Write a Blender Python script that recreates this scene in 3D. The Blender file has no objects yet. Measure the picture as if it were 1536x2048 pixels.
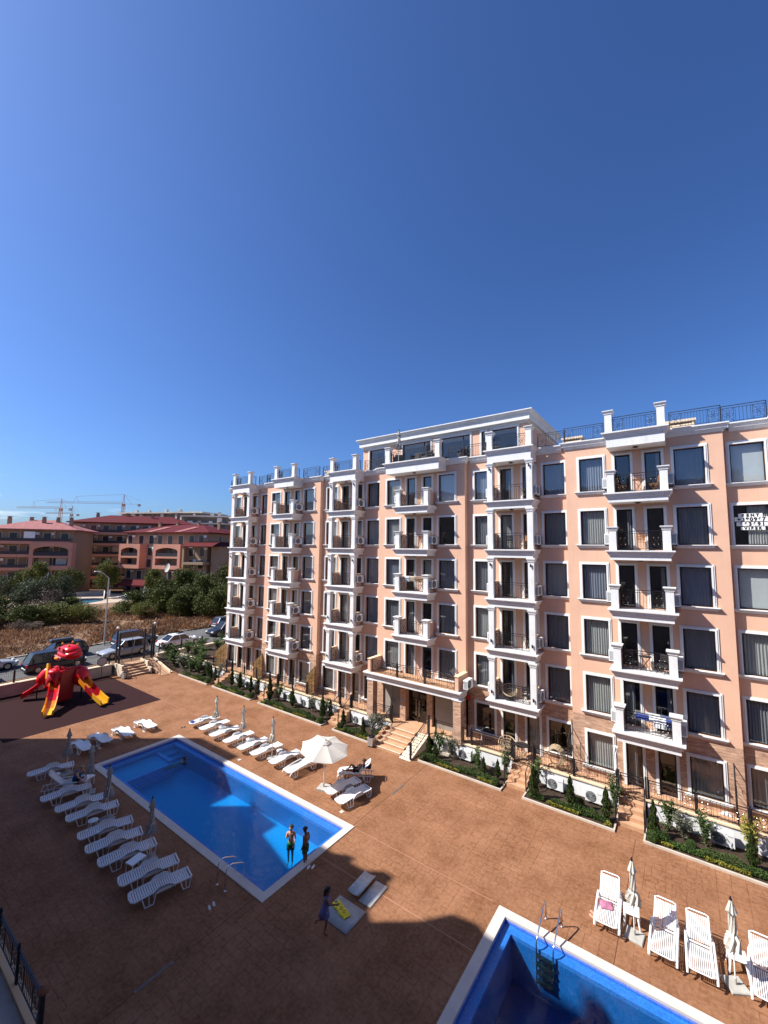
import bpy, bmesh, math, random
from mathutils import Vector, Matrix, Euler
R = math.radians
PI = math.pi
random.seed(7)
sc = bpy.context.scene
col = sc.collection

# ------------------------------------------------------------------ materials
MATS = {}
def mat(name, c, rough=.6, var=.12, scale=4., bump=0., bscale=40., metal=0., spec=.5, c2=None, detail=4):
    m = bpy.data.materials.new(name); m.use_nodes = True
    nt = m.node_tree; b = nt.nodes['Principled BSDF']
    b.inputs['Roughness'].default_value = rough; b.inputs['Metallic'].default_value = metal
    b.inputs['Specular IOR Level'].default_value = spec if rough < .7 or spec != .5 else .12
    tc = nt.nodes.new('ShaderNodeTexCoord')
    if var > 0 or c2:
        n = nt.nodes.new('ShaderNodeTexNoise'); n.inputs['Scale'].default_value = scale; n.inputs['Detail'].default_value = detail
        n.inputs['Roughness'].default_value = .6
        nt.links.new(tc.outputs['Object'], n.inputs['Vector'])
        r = nt.nodes.new('ShaderNodeValToRGB'); r.color_ramp.elements[0].position = .3; r.color_ramp.elements[1].position = .7
        a = c2 if c2 else tuple(x*(1-var) for x in c); d = c if c2 else tuple(min(1, x*(1+var)) for x in c)
        r.color_ramp.elements[0].color = (*a, 1); r.color_ramp.elements[1].color = (*d, 1)
        nt.links.new(n.outputs['Fac'], r.inputs['Fac']); nt.links.new(r.outputs['Color'], b.inputs['Base Color'])
    else:
        b.inputs['Base Color'].default_value = (*c, 1)
    if bump > 0:
        n2 = nt.nodes.new('ShaderNodeTexNoise'); n2.inputs['Scale'].default_value = bscale; n2.inputs['Detail'].default_value = 3
        nt.links.new(tc.outputs['Object'], n2.inputs['Vector'])
        bp = nt.nodes.new('ShaderNodeBump'); bp.inputs['Strength'].default_value = bump; bp.inputs['Distance'].default_value = .02
        nt.links.new(n2.outputs['Fac'], bp.inputs['Height']); nt.links.new(bp.outputs['Normal'], b.inputs['Normal'])
    MATS[name] = m
    return m
def leafmat(name, c, c2, trans=.25, scale=1.3):
    m = bpy.data.materials.new(name); m.use_nodes = True; nt = m.node_tree
    b = nt.nodes['Principled BSDF']; b.inputs['Roughness'].default_value = .65; b.inputs['Specular IOR Level'].default_value = .25
    g = nt.nodes.new('ShaderNodeNewGeometry'); tc = nt.nodes.new('ShaderNodeTexCoord')
    n = nt.nodes.new('ShaderNodeTexNoise'); n.inputs['Scale'].default_value = scale; n.inputs['Detail'].default_value = 3
    nt.links.new(tc.outputs['Object'], n.inputs['Vector'])
    ad = nt.nodes.new('ShaderNodeMath'); ad.operation = 'MULTIPLY_ADD'; ad.inputs[1].default_value = .45
    nt.links.new(g.outputs['Random Per Island'], ad.inputs[0]); 
    mu = nt.nodes.new('ShaderNodeMath'); mu.operation = 'MULTIPLY'; mu.inputs[1].default_value = .75
    nt.links.new(n.outputs['Fac'], mu.inputs[0]); nt.links.new(mu.outputs[0], ad.inputs[2])
    r = nt.nodes.new('ShaderNodeValToRGB'); r.color_ramp.elements[0].position = .3; r.color_ramp.elements[1].position = .85
    r.color_ramp.elements[0].color = (*c2, 1); r.color_ramp.elements[1].color = (*c, 1)
    nt.links.new(ad.outputs[0], r.inputs['Fac']); nt.links.new(r.outputs['Color'], b.inputs['Base Color'])
    t = nt.nodes.new('ShaderNodeBsdfTranslucent'); nt.links.new(r.outputs['Color'], t.inputs['Color'])
    mx = nt.nodes.new('ShaderNodeMixShader'); mx.inputs[0].default_value = trans
    nt.links.new(b.outputs[0], mx.inputs[1]); nt.links.new(t.outputs[0], mx.inputs[2])
    nt.links.new(mx.outputs[0], nt.nodes['Material Output'].inputs['Surface'])
    MATS[name] = m; return m
def glassmat(name, tint=(.75, .8, .82), ior=1.5, rough=.02, wav=0., refl=1.0):
    m = bpy.data.materials.new(name); m.use_nodes = True; nt = m.node_tree; nt.nodes.remove(nt.nodes['Principled BSDF'])
    tr = nt.nodes.new('ShaderNodeBsdfTransparent'); tr.inputs['Color'].default_value = (*tint, 1)
    gl = nt.nodes.new('ShaderNodeBsdfGlossy'); gl.inputs['Roughness'].default_value = rough; gl.inputs['Color'].default_value = (refl, refl, refl, 1)
    fr = nt.nodes.new('ShaderNodeFresnel'); fr.inputs['IOR'].default_value = ior
    ge = nt.nodes.new('ShaderNodeNewGeometry'); mr = nt.nodes.new('ShaderNodeMapRange'); mr.inputs[3].default_value = ior; mr.inputs[4].default_value = 1/ior
    nt.links.new(ge.outputs['Backfacing'], mr.inputs[0]); nt.links.new(mr.outputs[0], fr.inputs['IOR'])   # a thin pane is the same from both sides
    mx = nt.nodes.new('ShaderNodeMixShader')
    nt.links.new(fr.outputs[0], mx.inputs[0]); nt.links.new(tr.outputs[0], mx.inputs[1]); nt.links.new(gl.outputs[0], mx.inputs[2])
    nt.links.new(mx.outputs[0], nt.nodes['Material Output'].inputs['Surface'])
    if wav > 0:
        tc = nt.nodes.new('ShaderNodeTexCoord')
        n = nt.nodes.new('ShaderNodeTexNoise'); n.inputs['Scale'].default_value = 2.2 if wav > .2 else 1.2; n.inputs['Detail'].default_value = 4; n.inputs['Distortion'].default_value = .6
        nt.links.new(tc.outputs['Object'], n.inputs['Vector'])
        bp = nt.nodes.new('ShaderNodeBump'); bp.inputs['Strength'].default_value = wav; bp.inputs['Distance'].default_value = .05
        nt.links.new(n.outputs['Fac'], bp.inputs['Height'])
        nt.links.new(bp.outputs['Normal'], gl.inputs['Normal']); nt.links.new(bp.outputs['Normal'], fr.inputs['Normal'])
    MATS[name] = m; return m

stucco = mat('salmon_stucco', (.70, .43, .30), .85, .06, .6, .25, 60)
def streaks(m, amt=.16, sx=3.2, sz=.22):
    nt = m.node_tree; b = nt.nodes['Principled BSDF']; src = b.inputs['Base Color'].links[0].from_socket
    tc = nt.nodes.new('ShaderNodeTexCoord'); mp = nt.nodes.new('ShaderNodeMapping'); mp.inputs['Scale'].default_value = (sx,sx,sz); n = nt.nodes.new('ShaderNodeTexNoise'); n.inputs['Scale'].default_value = 1.6; n.inputs['Detail'].default_value = 6; n.inputs['Roughness'].default_value = .7
    nt.links.new(tc.outputs['Object'], mp.inputs[0]); nt.links.new(mp.outputs[0], n.inputs['Vector'])
    r = nt.nodes.new('ShaderNodeMapRange'); r.inputs[1].default_value = .5; r.inputs[2].default_value = .78; r.inputs[3].default_value = 0; r.inputs[4].default_value = amt; nt.links.new(n.outputs['Fac'], r.inputs[0])
    mx = nt.nodes.new('ShaderNodeMix'); mx.data_type = 'RGBA'; mx.blend_type = 'MULTIPLY'; mx.inputs[7].default_value = (.45,.38,.34,1); nt.links.new(r.outputs[0], mx.inputs[0]); nt.links.new(src, mx.inputs[6]); nt.links.new(mx.outputs[2], b.inputs['Base Color'])
streaks(stucco)
cream = mat('cream_stucco', (.74, .56, .36), .85, .05, .8, .2, 60)
white = mat('white_plaster', (.72, .715, .70), .75, .05, 1.2, .12, 30); streaks(white, .30, 4, .5)
offw = mat('offwhite_wall', (.74, .73, .70), .8, .06, .9, .15, 30)
capst = mat('cream_coping', (.72, .58, .42), .7, .08, 2)
darkfr = mat('dark_frame', (.018, .013, .013), .35, 0)
iron = mat('black_iron', (.012, .010, .013), .45, 0)
brass = mat('rosette_metal', (.75, .72, .66), .25, 0, metal=1.)
paper = mat('white_paper', (.82, .82, .8), .8, 0)
curt = leafmat('curtain_cloth', (.74, .73, .70), (.62, .61, .59), .3, .4)
curt2 = leafmat('curtain_cloth_grey', (.40, .40, .42), (.28, .29, .31), .25, .4)
curt3 = leafmat('curtain_cloth_blue', (.40, .42, .50), (.32, .34, .42), .25, .4)
blind = mat('roller_blind', (.66, .68, .68), .7, .03)
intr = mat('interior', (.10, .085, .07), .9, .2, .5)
roofm = mat('roof_membrane', (.34, .31, .28), .9, .2, .5)
plast = mat('white_plastic', (.80, .80, .79), .35, .02, 2)
plast2 = mat('greyer_white_plastic', (.66, .66, .66), .4, .05, 2)  # a darker grey-white than the other plastic
acw = mat('ac_casing', (.76, .76, .74), .4, .04, 2)
acd = mat('ac_grille', (.07, .07, .07), .5, 0)
acg = mat('ac_guard', (.35, .36, .36), .4, 0)
canvas = leafmat('parasol_canvas', (.78, .74, .66), (.68, .64, .56), .3, 2)
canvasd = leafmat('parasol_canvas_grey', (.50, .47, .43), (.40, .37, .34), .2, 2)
polem = mat('pole_white', (.78, .77, .73), .3, .03)
steel = mat('polished_steel', (.72, .72, .72), .18, 0, metal=1.)
conc = mat('grey_concrete', (.40, .38, .34), .85, .15, 3, .2, 30)
soil = mat('soil', (.05, .034, .024), .95, .4, 6, .6, 14)
kerbm = mat('kerb_stone', (.50, .43, .35), .8, .12, 2, .2, 20)
stepm = mat('sandstone_steps', (.50, .29, .17), .75, .14, 3, .15, 30)
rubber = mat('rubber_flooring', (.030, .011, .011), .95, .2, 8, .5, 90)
asph = mat('asphalt', (.12, .117, .113), .9, .15, .8, .3, 60)
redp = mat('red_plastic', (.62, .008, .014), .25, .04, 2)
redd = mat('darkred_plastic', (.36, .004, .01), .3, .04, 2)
yelp = mat('yellow_plastic', (.85, .42, .02), .3, .04, 2)
orap = mat('orange_plastic', (.72, .22, .01), .3, .04, 2)
yelv = mat('yellow_vinyl', (.85, .66, .02), .4, .04, 2)
bark = mat('bark', (.12, .085, .055), .9, .3, 6, .6, 20)
skin1 = mat('tanned_and_backlit_skin', (.22, .095, .055), .5, .08, 6)  # dark skin tone; the standing boy's backlit shade is put into this colour
skin2 = mat('fair_skin', (.50, .26, .17), .5, .06, 6)
hairm = mat('dark_hair', (.018, .012, .010), .6, .2, 20)
hairb = mat('grey_blond_hair', (.33, .25, .15), .7, .2, 20)
woodm = mat('teak', (.34, .15, .06), .55, .2, 6)
wick = mat('wicker', (.50, .38, .24), .7, .2, 12)
towelw = mat('white_towel', (.75, .76, .78), .9, .06, 8, .5, 60)
towelb = mat('blue_towel', (.05, .08, .30), .9, .3, 9, .5, 60)
towelt = mat('tan_towel', (.40, .24, .15), .9, .15, 6, .5, 60)
pinkc = mat('mauve_cloth', (.42, .16, .24), .9, .25, 14, .6, 30)
tilered = mat('red_roof_tiles', (.10, .013, .014), .7, .25, 1.5, .3, 3)
ftile = mat('faded_roof_tiles', (.38, .17, .15), .7, .25, 1.5, .3, 3, c2=(.26, .09, .085))
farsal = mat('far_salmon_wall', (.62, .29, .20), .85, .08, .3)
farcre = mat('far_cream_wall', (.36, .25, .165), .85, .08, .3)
farcon = mat('far_concrete', (.52, .49, .44), .85, .15, .2)
farwin = mat('far_window', (.04, .045, .05), .12, 0)
farrail = mat('far_balcony_rail', (.03, .025, .03), .5, 0)
cranem = mat('crane_paint', (.62, .36, .22), .6, .1)
cranew = mat('crane_paint_grey', (.50, .46, .43), .6, .1)
galv = mat('galvanised_steel', (.50, .50, .48), .45, .08, 3, metal=.4)
signw = mat('sign_back_grey', (.42, .40, .40), .5, .05)
glass = glassmat('window_glass', (.76, .79, .79), 1.9)
glassd = glassmat('dark_glass', (.05, .06, .07), 1.6)
screencloth = leafmat('screen_cloth', (.62, .48, .30), (.52, .40, .25), .6, 1)
retw = mat('retaining_render', (.42, .36, .30), .9, .2, .8, .3, 20)
drainm = mat('drain_steel', (.22, .22, .21), .6, .1, 5)
water = glassmat('pool_water', (.34, .78, .90), 1.33, .03, .30, .7)
leafA = leafmat('bush_leaves', (.115, .13, .022), (.020, .030, .008), .2, .35)
leafB = leafmat('olive_leaves', (.105, .125, .06), (.03, .04, .022), .2, .35)
leafC = leafmat('brown_twigs', (.19, .13, .09), (.07, .05, .04), .1, .5)
leafD = leafmat('bush_yellow_leaves', (.17, .17, .03), (.04, .05, .012), .25, .3)
leafT = leafmat('thuja_leaves', (.060, .090, .020), (.018, .034, .010), .1, 3)
leafH = leafmat('hedge_leaves', (.075, .13, .025), (.02, .045, .012), .15, 4)
leafY = leafmat('yellow_green_leaves', (.34, .30, .045), (.13, .14, .02), .25, 4)
leafS = leafmat('silver_leaves', (.24, .25, .18), (.10, .11, .07), .25, 4)
leafO = leafmat('laurel_leaves', (.11, .17, .045), (.035, .06, .02), .3, 4)
drym = leafmat('dry_grass', (.35, .185, .09), (.10, .055, .03), .15, .35)

# stamped concrete deck: irregular ashlar pattern
def deckmat():
    m = bpy.data.materials.new('stamped_concrete'); m.use_nodes = True; nt = m.node_tree
    N = nt.nodes; Lk = nt.links; b = N['Principled BSDF']; b.inputs['Roughness'].default_value = .8; b.inputs['Specular IOR Level'].default_value = .12
    tc = N.new('ShaderNodeTexCoord')
    nz = N.new('ShaderNodeTexNoise'); nz.inputs['Scale'].default_value = .7; nz.inputs['Detail'].default_value = 6; nz.inputs['Roughness'].default_value = .65
    Lk.new(tc.outputs['Object'], nz.inputs['Vector'])
    nf = N.new('ShaderNodeTexNoise'); nf.inputs['Scale'].default_value = 8; nf.inputs['Detail'].default_value = 5; nf.inputs['Roughness'].default_value = .7
    Lk.new(tc.outputs['Object'], nf.inputs['Vector'])
    wob = N.new('ShaderNodeVectorMath'); wob.operation = 'MULTIPLY_ADD'; wob.inputs[1].default_value = (.09, .09, 0)
    Lk.new(nf.outputs['Color'], wob.inputs[0]); Lk.new(tc.outputs['Object'], wob.inputs[2])
    facs = []
    for (bw, rh, off, rot) in ((.46, .30, .5, 0.), (.62, .46, .33, PI/2)):
        mp = N.new('ShaderNodeMapping'); mp.inputs['Rotation'].default_value = (0, 0, rot); Lk.new(wob.outputs[0], mp.inputs['Vector'])
        br = N.new('ShaderNodeTexBrick'); br.offset = off; br.squash = .7; br.squash_frequency = 3
        br.inputs['Scale'].default_value = 1.; br.inputs['Brick Width'].default_value = bw; br.inputs['Row Height'].default_value = rh
        br.inputs['Mortar Size'].default_value = .011; br.inputs['Mortar Smooth'].default_value = .4
        br.inputs['Color1'].default_value = (.36, .36, .36, 1); br.inputs['Color2'].default_value = (.64, .64, .64, 1); br.inputs['Mortar'].default_value = (.5, .5, .5, 1)
        Lk.new(mp.outputs[0], br.inputs['Vector']); facs.append(br)
    vo = N.new('ShaderNodeTexVoronoi'); vo.inputs['Scale'].default_value = .55; Lk.new(tc.outputs['Object'], vo.inputs['Vector'])
    gt = N.new('ShaderNodeMath'); gt.operation = 'GREATER_THAN'; gt.inputs[1].default_value = .5
    sx = N.new('ShaderNodeSeparateColor'); Lk.new(vo.outputs['Color'], sx.inputs[0]); Lk.new(sx.outputs[0], gt.inputs[0])
    mf = N.new('ShaderNodeMix'); mf.data_type = 'FLOAT'; Lk.new(gt.outputs[0], mf.inputs[0]); Lk.new(facs[0].outputs['Fac'], mf.inputs[2]); Lk.new(facs[1].outputs['Fac'], mf.inputs[3])
    mc = N.new('ShaderNodeMix'); mc.data_type = 'RGBA'; Lk.new(gt.outputs[0], mc.inputs[0]); Lk.new(facs[0].outputs['Color'], mc.inputs[6]); Lk.new(facs[1].outputs['Color'], mc.inputs[7])
    rp = N.new('ShaderNodeValToRGB'); e = rp.color_ramp.elements
    e[0].position = .36; e[0].color = (.163, .068, .030, 1); e[1].position = .62; e[1].color = (.325, .160, .086, 1)
    mm = N.new('ShaderNodeMath'); mm.operation = 'MULTIPLY_ADD'; mm.inputs[1].default_value = .5; Lk.new(nf.outputs['Fac'], mm.inputs[0])
    h = N.new('ShaderNodeMath'); h.operation = 'MULTIPLY'; h.inputs[1].default_value = .5; Lk.new(nz.outputs['Fac'], h.inputs[0]); Lk.new(h.outputs[0], mm.inputs[2])
    Lk.new(mm.outputs[0], rp.inputs['Fac'])
    ov = N.new('ShaderNodeMix'); ov.data_type = 'RGBA'; ov.blend_type = 'OVERLAY'; ov.inputs[0].default_value = .12
    Lk.new(rp.outputs['Color'], ov.inputs[6]); Lk.new(mc.outputs[2], ov.inputs[7])
    dk = N.new('ShaderNodeMix'); dk.data_type = 'RGBA'; dk.blend_type = 'MULTIPLY'; dk.inputs[7].default_value = (.52, .42, .38, 1)
    k = N.new('ShaderNodeMath'); k.operation = 'MULTIPLY'
    # grout is only clearly pressed in some patches
    st = N.new('ShaderNodeMapRange'); st.inputs[1].default_value = .36; st.inputs[2].default_value = .62; st.inputs[3].default_value = .12; st.inputs[4].default_value = .8
    n4 = N.new('ShaderNodeTexNoise'); n4.inputs['Scale'].default_value = .35; Lk.new(tc.outputs['Object'], n4.inputs['Vector']); Lk.new(n4.outputs['Fac'], st.inputs[0])
    Lk.new(mf.outputs[0], k.inputs[0]); Lk.new(st.outputs[0], k.inputs[1])
    Lk.new(k.outputs[0], dk.inputs[0]); Lk.new(ov.outputs[2], dk.inputs[6]); Lk.new(dk.outputs[2], b.inputs['Base Color'])
    bp = N.new('ShaderNodeBump'); bp.inputs['Strength'].default_value = .5; bp.inputs['Distance'].default_value = .015
    sb = N.new('ShaderNodeMath'); sb.operation = 'SUBTRACT'; Lk.new(nf.outputs['Fac'], sb.inputs[0]); Lk.new(k.outputs[0], sb.inputs[1])
    Lk.new(sb.outputs[0], bp.inputs['Height']); Lk.new(bp.outputs['Normal'], b.inputs['Normal'])
    return m
deckm = deckmat()
def stonemat(name, c1, c2, mor, sw=.45, sh=.12, wallish=True):
    m = bpy.data.materials.new(name); m.use_nodes = True; nt = m.node_tree; N = nt.nodes; Lk = nt.links; b = N['Principled BSDF']; b.inputs['Roughness'].default_value = .8; b.inputs['Specular IOR Level'].default_value = .15
    tc = N.new('ShaderNodeTexCoord'); sp = N.new('ShaderNodeSeparateXYZ'); Lk.new(tc.outputs['Object'], sp.inputs[0])
    ad = N.new('ShaderNodeMath'); ad.operation = 'ADD'; Lk.new(sp.outputs[0], ad.inputs[0]); Lk.new(sp.outputs[1], ad.inputs[1])
    cb = N.new('ShaderNodeCombineXYZ'); Lk.new(ad.outputs[0], cb.inputs[0]); Lk.new(sp.outputs[2], cb.inputs[1])
    br = N.new('ShaderNodeTexBrick'); br.inputs['Scale'].default_value = 1; br.inputs['Brick Width'].default_value = sw; br.inputs['Row Height'].default_value = sh
    br.inputs['Mortar Size'].default_value = .006; br.inputs['Color1'].default_value = (*c1, 1); br.inputs['Color2'].default_value = (*c2, 1); br.inputs['Mortar'].default_value = (*mor, 1); br.squash = .6
    Lk.new(cb.outputs[0], br.inputs['Vector'])
    n = N.new('ShaderNodeTexNoise'); n.inputs['Scale'].default_value = 3; n.inputs['Detail'].default_value = 6
    mp = N.new('ShaderNodeMapping'); mp.inputs['Scale'].default_value = (1, 1, 5); Lk.new(tc.outputs['Object'], mp.inputs[0]); Lk.new(mp.outputs[0], n.inputs['Vector'])
    mx = N.new('ShaderNodeMix'); mx.data_type = 'RGBA'; mx.blend_type = 'OVERLAY'; mx.inputs[0].default_value = .75
    Lk.new(br.outputs['Color'], mx.inputs[6]); Lk.new(n.outputs['Fac'], mx.inputs[7]); Lk.new(mx.outputs[2], b.inputs['Base Color'])
    bp = N.new('ShaderNodeBump'); bp.inputs['Strength'].default_value = .4; bp.inputs['Distance'].default_value = .01; Lk.new(n.outputs['Fac'], bp.inputs['Height']); Lk.new(bp.outputs['Normal'], b.inputs['Normal'])
    return m
stone = stonemat('stone_cladding', (.56, .36, .245), (.42, .255, .175), (.34, .22, .16))
def tilemat(name, c1, c2, mor, s=.05):
    m = bpy.data.materials.new(name); m.use_nodes = True; nt = m.node_tree; N = nt.nodes; Lk = nt.links; b = N['Principled BSDF']; b.inputs['Roughness'].default_value = .3
    tc = N.new('ShaderNodeTexCoord'); sp = N.new('ShaderNodeSeparateXYZ'); Lk.new(tc.outputs['Object'], sp.inputs[0])
    ad = N.new('ShaderNodeMath'); ad.operation = 'ADD'; Lk.new(sp.outputs[1], ad.inputs[0]); Lk.new(sp.outputs[2], ad.inputs[1])
    cb = N.new('ShaderNodeCombineXYZ'); Lk.new(sp.outputs[0], cb.inputs[0]); Lk.new(ad.outputs[0], cb.inputs[1])
    br = N.new('ShaderNodeTexBrick'); br.offset = 0; br.inputs['Scale'].default_value = 1; br.inputs['Brick Width'].default_value = s; br.inputs['Row Height'].default_value = s
    br.inputs['Mortar Size'].default_value = .003; br.inputs['Color1'].default_value = (*c1, 1); br.inputs['Color2'].default_value = (*c2, 1); br.inputs['Mortar'].default_value = (*mor, 1)
    Lk.new(cb.outputs[0], br.inputs['Vector'])
    n = N.new('ShaderNodeTexNoise'); n.inputs['Scale'].default_value = 14; n.inputs['Detail'].default_value = 3; Lk.new(tc.outputs['Object'], n.inputs['Vector'])
    mx = N.new('ShaderNodeMix'); mx.data_type = 'RGBA'; mx.blend_type = 'OVERLAY'; mx.inputs[0].default_value = .3
    Lk.new(br.outputs['Color'], mx.inputs[6]); Lk.new(n.outputs['Fac'], mx.inputs[7]); Lk.new(mx.outputs[2], b.inputs['Base Color'])
    return m
tileD = tilemat('pool_tiles_deep', (.0, .25, .55), (.006, .32, .64), (.02, .28, .6))
tileL = tilemat('pool_tiles_light', (.16, .20, .58), (.24, .29, .68), (.28, .32, .66))
tileM = tilemat('pool_tiles_mid', (.04, .13, .36), (.07, .18, .44), (.1, .22, .55))
tileN = tilemat('pool_tiles_navy', (.0, .035, .16), (.0, .05, .20), (.01, .06, .24))
copm = mat('pool_coping', (.58, .52, .455), .7, .07, 2, .15, 40)

# ------------------------------------------------------------------ mesh builder
class MB:
    def __init__(s): s.v = []; s.f = []; s.mi = []; s.m = 0; s.T = None
    def add(s, vs, fs):
        o = len(s.v)
        if s.T is not None: vs = [tuple(s.T @ Vector(v)) for v in vs]
        s.v.extend(vs)
        for f in fs: s.f.append([i+o for i in f]); s.mi.append(s.m)
        return s
    def box(s, x0, x1, y0, y1, z0, z1):
        return s.add([(x0,y0,z0),(x1,y0,z0),(x1,y1,z0),(x0,y1,z0),(x0,y0,z1),(x1,y0,z1),(x1,y1,z1),(x0,y1,z1)],
              [(0,3,2,1),(4,5,6,7),(0,1,5,4),(1,2,6,5),(2,3,7,6),(3,0,4,7)])
    def cbox(s, c, d): return s.box(c[0]-d[0]/2, c[0]+d[0]/2, c[1]-d[1]/2, c[1]+d[1]/2, c[2]-d[2]/2, c[2]+d[2]/2)
    def quad(s, a, b, c, d): return s.add([a, b, c, d], [(0,1,2,3)])
    def tube(s, pts, r, n=6, caps=True, closed=False):
        pts = [Vector(p) for p in pts]; rs = r if isinstance(r, (list, tuple)) else [r]*len(pts)
        vs = []; fs = []; up = None; m = len(pts)
        for i, p in enumerate(pts):
            if closed: t = pts[(i+1) % m]-pts[i-1]
            else: t = (pts[min(i+1, m-1)]-pts[max(i-1, 0)])
            t = t.normalized() if t.length > 1e-9 else Vector((0,0,1))
            if up is None: up = Vector((0,0,1)) if abs(t.z) < .9 else Vector((1,0,0))
            a = t.cross(up)
            if a.length < 1e-4: a = t.cross(Vector((1,0,0)))
            a.normalize(); b = a.cross(t).normalized(); up = b
            for k in range(n):
                th = 2*PI*(k+.5)/n; vs.append(tuple(p+(a*math.cos(th)+b*math.sin(th))*rs[i]))
        seg = m if closed else m-1
        for i in range(seg):
            j = (i+1) % m
            for k in range(n):
                l = (k+1) % n; fs.append((i*n+k, i*n+l, j*n+l, j*n+k))
        if caps and not closed: fs.append(tuple(range(n))[::-1]); fs.append(tuple(range((m-1)*n, m*n)))
        return s.add(vs, fs)
    def bar(s, p, q, r): return s.tube([p, q], r, 4)
    def cyl(s, x, y, z0, z1, r, n=12, r2=None): return s.tube([(x,y,z0),(x,y,z1)], [r, r if r2 is None else r2], n)
    def lathe(s, prof, c=(0,0,0), n=16, axis='z', caps=True):
        vs = []; fs = []
        for (r, h) in prof:
            for k in range(n):
                a = 2*PI*k/n
                if axis == 'z': vs.append((c[0]+r*math.cos(a), c[1]+r*math.sin(a), c[2]+h))
                elif axis == 'x': vs.append((c[0]+h, c[1]+r*math.cos(a), c[2]+r*math.sin(a)))
                else: vs.append((c[0]+r*math.sin(a), c[1]+h, c[2]+r*math.cos(a)))
        for i in range(len(prof)-1):
            for k in range(n):
                l = (k+1) % n; fs.append((i*n+k, i*n+l, (i+1)*n+l, (i+1)*n+k))
        if caps: fs.append(tuple(range(n))[::-1]); fs.append(tuple(range((len(prof)-1)*n, len(prof)*n)))
        return s.add(vs, fs)
    def loft(s, rings, caps=True, closed=True):
        n = len(rings[0]); vs = [p for r in rings for p in r]; fs = []
        for i in range(len(rings)-1):
            for k in range(n if closed else n-1):
                l = (k+1) % n; fs.append((i*n+k, i*n+l, (i+1)*n+l, (i+1)*n+k))
        if caps: fs.append(tuple(range(n))[::-1]); fs.append(tuple(range((len(rings)-1)*n, len(rings)*n)))
        return s.add(vs, fs)
    def prism(s, poly, y0, y1):      # polygon in x,z extruded along y
        n = len(poly); vs = [(x, y0, z) for x, z in poly]+[(x, y1, z) for x, z in poly]
        fs = [tuple(range(n)), tuple(range(n, 2*n))[::-1]]+[(i, i+n, (i+1) % n+n, (i+1) % n) for i in range(n)]
        return s.add(vs, fs)
    def sphere(s, c, r, n=10, m=7, sc3=(1,1,1)):
        pr = [(r*math.sin(PI*i/m), -r*math.cos(PI*i/m)) for i in range(m+1)]; pr[0] = (r*.02, -r); pr[-1] = (r*.02, r)
        o = len(s.v); s.lathe(pr, (0,0,0), n)
        M = s.T
        for i in range(o, len(s.v)):
            v = Vector(s.v[i])
            if M is not None: v = M.inverted() @ v
            v = Vector((c[0]+v.x*sc3[0], c[1]+v.y*sc3[1], c[2]+v.z*sc3[2])); s.v[i] = tuple(M @ v) if M is not None else tuple(v)
        return s
    def ledge(s, x0, x1, y0, y1, ztop, prof, back=True):   # stepped cornice: prof = [(dz, inset)]; insets at front and both sides
        rings = []
        for dz, i in prof: rings.append([(x0+i, y0+i, ztop-dz), (x1-i, y0+i, ztop-dz), (x1-i, y1, ztop-dz), (x0+i, y1, ztop-dz)])
        return s.loft(rings[::-1])
    def post(s, cx, cy, z0, prof):                          # square post: prof = [(z, half)]
        return s.loft([[(cx-h, cy-h, z0+z), (cx+h, cy-h, z0+z), (cx+h, cy+h, z0+z), (cx-h, cy+h, z0+z)] for z, h in prof])
    def mesh(s, name, mats, smooth=False):
        me = bpy.data.meshes.new(name); me.from_pydata(s.v, [], s.f)
        for m in (mats if isinstance(mats, (list, tuple)) else [mats]): me.materials.append(m)
        if any(s.mi): me.polygons.foreach_set('material_index', s.mi)
        if smooth: me.polygons.foreach_set('use_smooth', [True]*len(me.polygons))
        me.update(); return me
    def build(s, name, mats, parent=None, loc=None, smooth=False, rz=0):
        return ob(name, s.mesh(name, mats, smooth), parent, loc, rz)
KIDS = {}
def ob(name, me, parent=None, loc=None, rz=0):
    o = bpy.data.objects.new(name, me); col.objects.link(o)
    if parent: o.parent = parent; KIDS.setdefault(parent.name, []).append(o)
    if loc is not None: o.location = loc
    if rz: o.rotation_euler = (0, 0, rz)
    return o
def tag(o, label=None, cat=None, group=None, kind=None):
    if label: o['label'] = label
    if cat: o['category'] = cat
    if group: o['group'] = group
    if kind: o['kind'] = kind
    return o
def thing(name, label, cat, loc=(0,0,0), rz=0, group=None):
    o = bpy.data.objects.new(name, None); col.objects.link(o); o.location = loc; o.rotation_euler = (0,0,rz); o.empty_display_size = .2
    return tag(o, label, cat, group)
def kids(o): return KIDS.get(o.name, [])
def dup(o, loc=None, rz=None, label=None, group=None, parent=None, sc3=None):
    c = o.copy(); col.objects.link(c)
    if parent is not None: c.parent = parent; KIDS.setdefault(parent.name, []).append(c)
    if loc is not None: c.location = loc
    if rz is not None: c.rotation_euler = (0,0,rz)
    if sc3 is not None: c.scale = sc3
    if label: c['label'] = label
    if group: c['group'] = group
    for ch in list(kids(o)): dup(ch, parent=c)
    return c
def struct(mb, name, m, smooth=False): o = mb.build(name, m, smooth=smooth); o['kind'] = 'structure'; return o
YAW = -.6295
def FW(u, d, z=0.): return Vector((u*math.cos(YAW)+d*math.sin(YAW), -u*math.sin(YAW)+d*math.cos(YAW), z))
ORD = ['first','second','third','fourth','fifth','sixth','seventh','eighth','ninth','tenth','eleventh','twelfth','thirteenth','fourteenth','fifteenth','sixteenth','seventeenth','eighteenth','nineteenth','twentieth','twenty-first','twenty-second']
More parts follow.
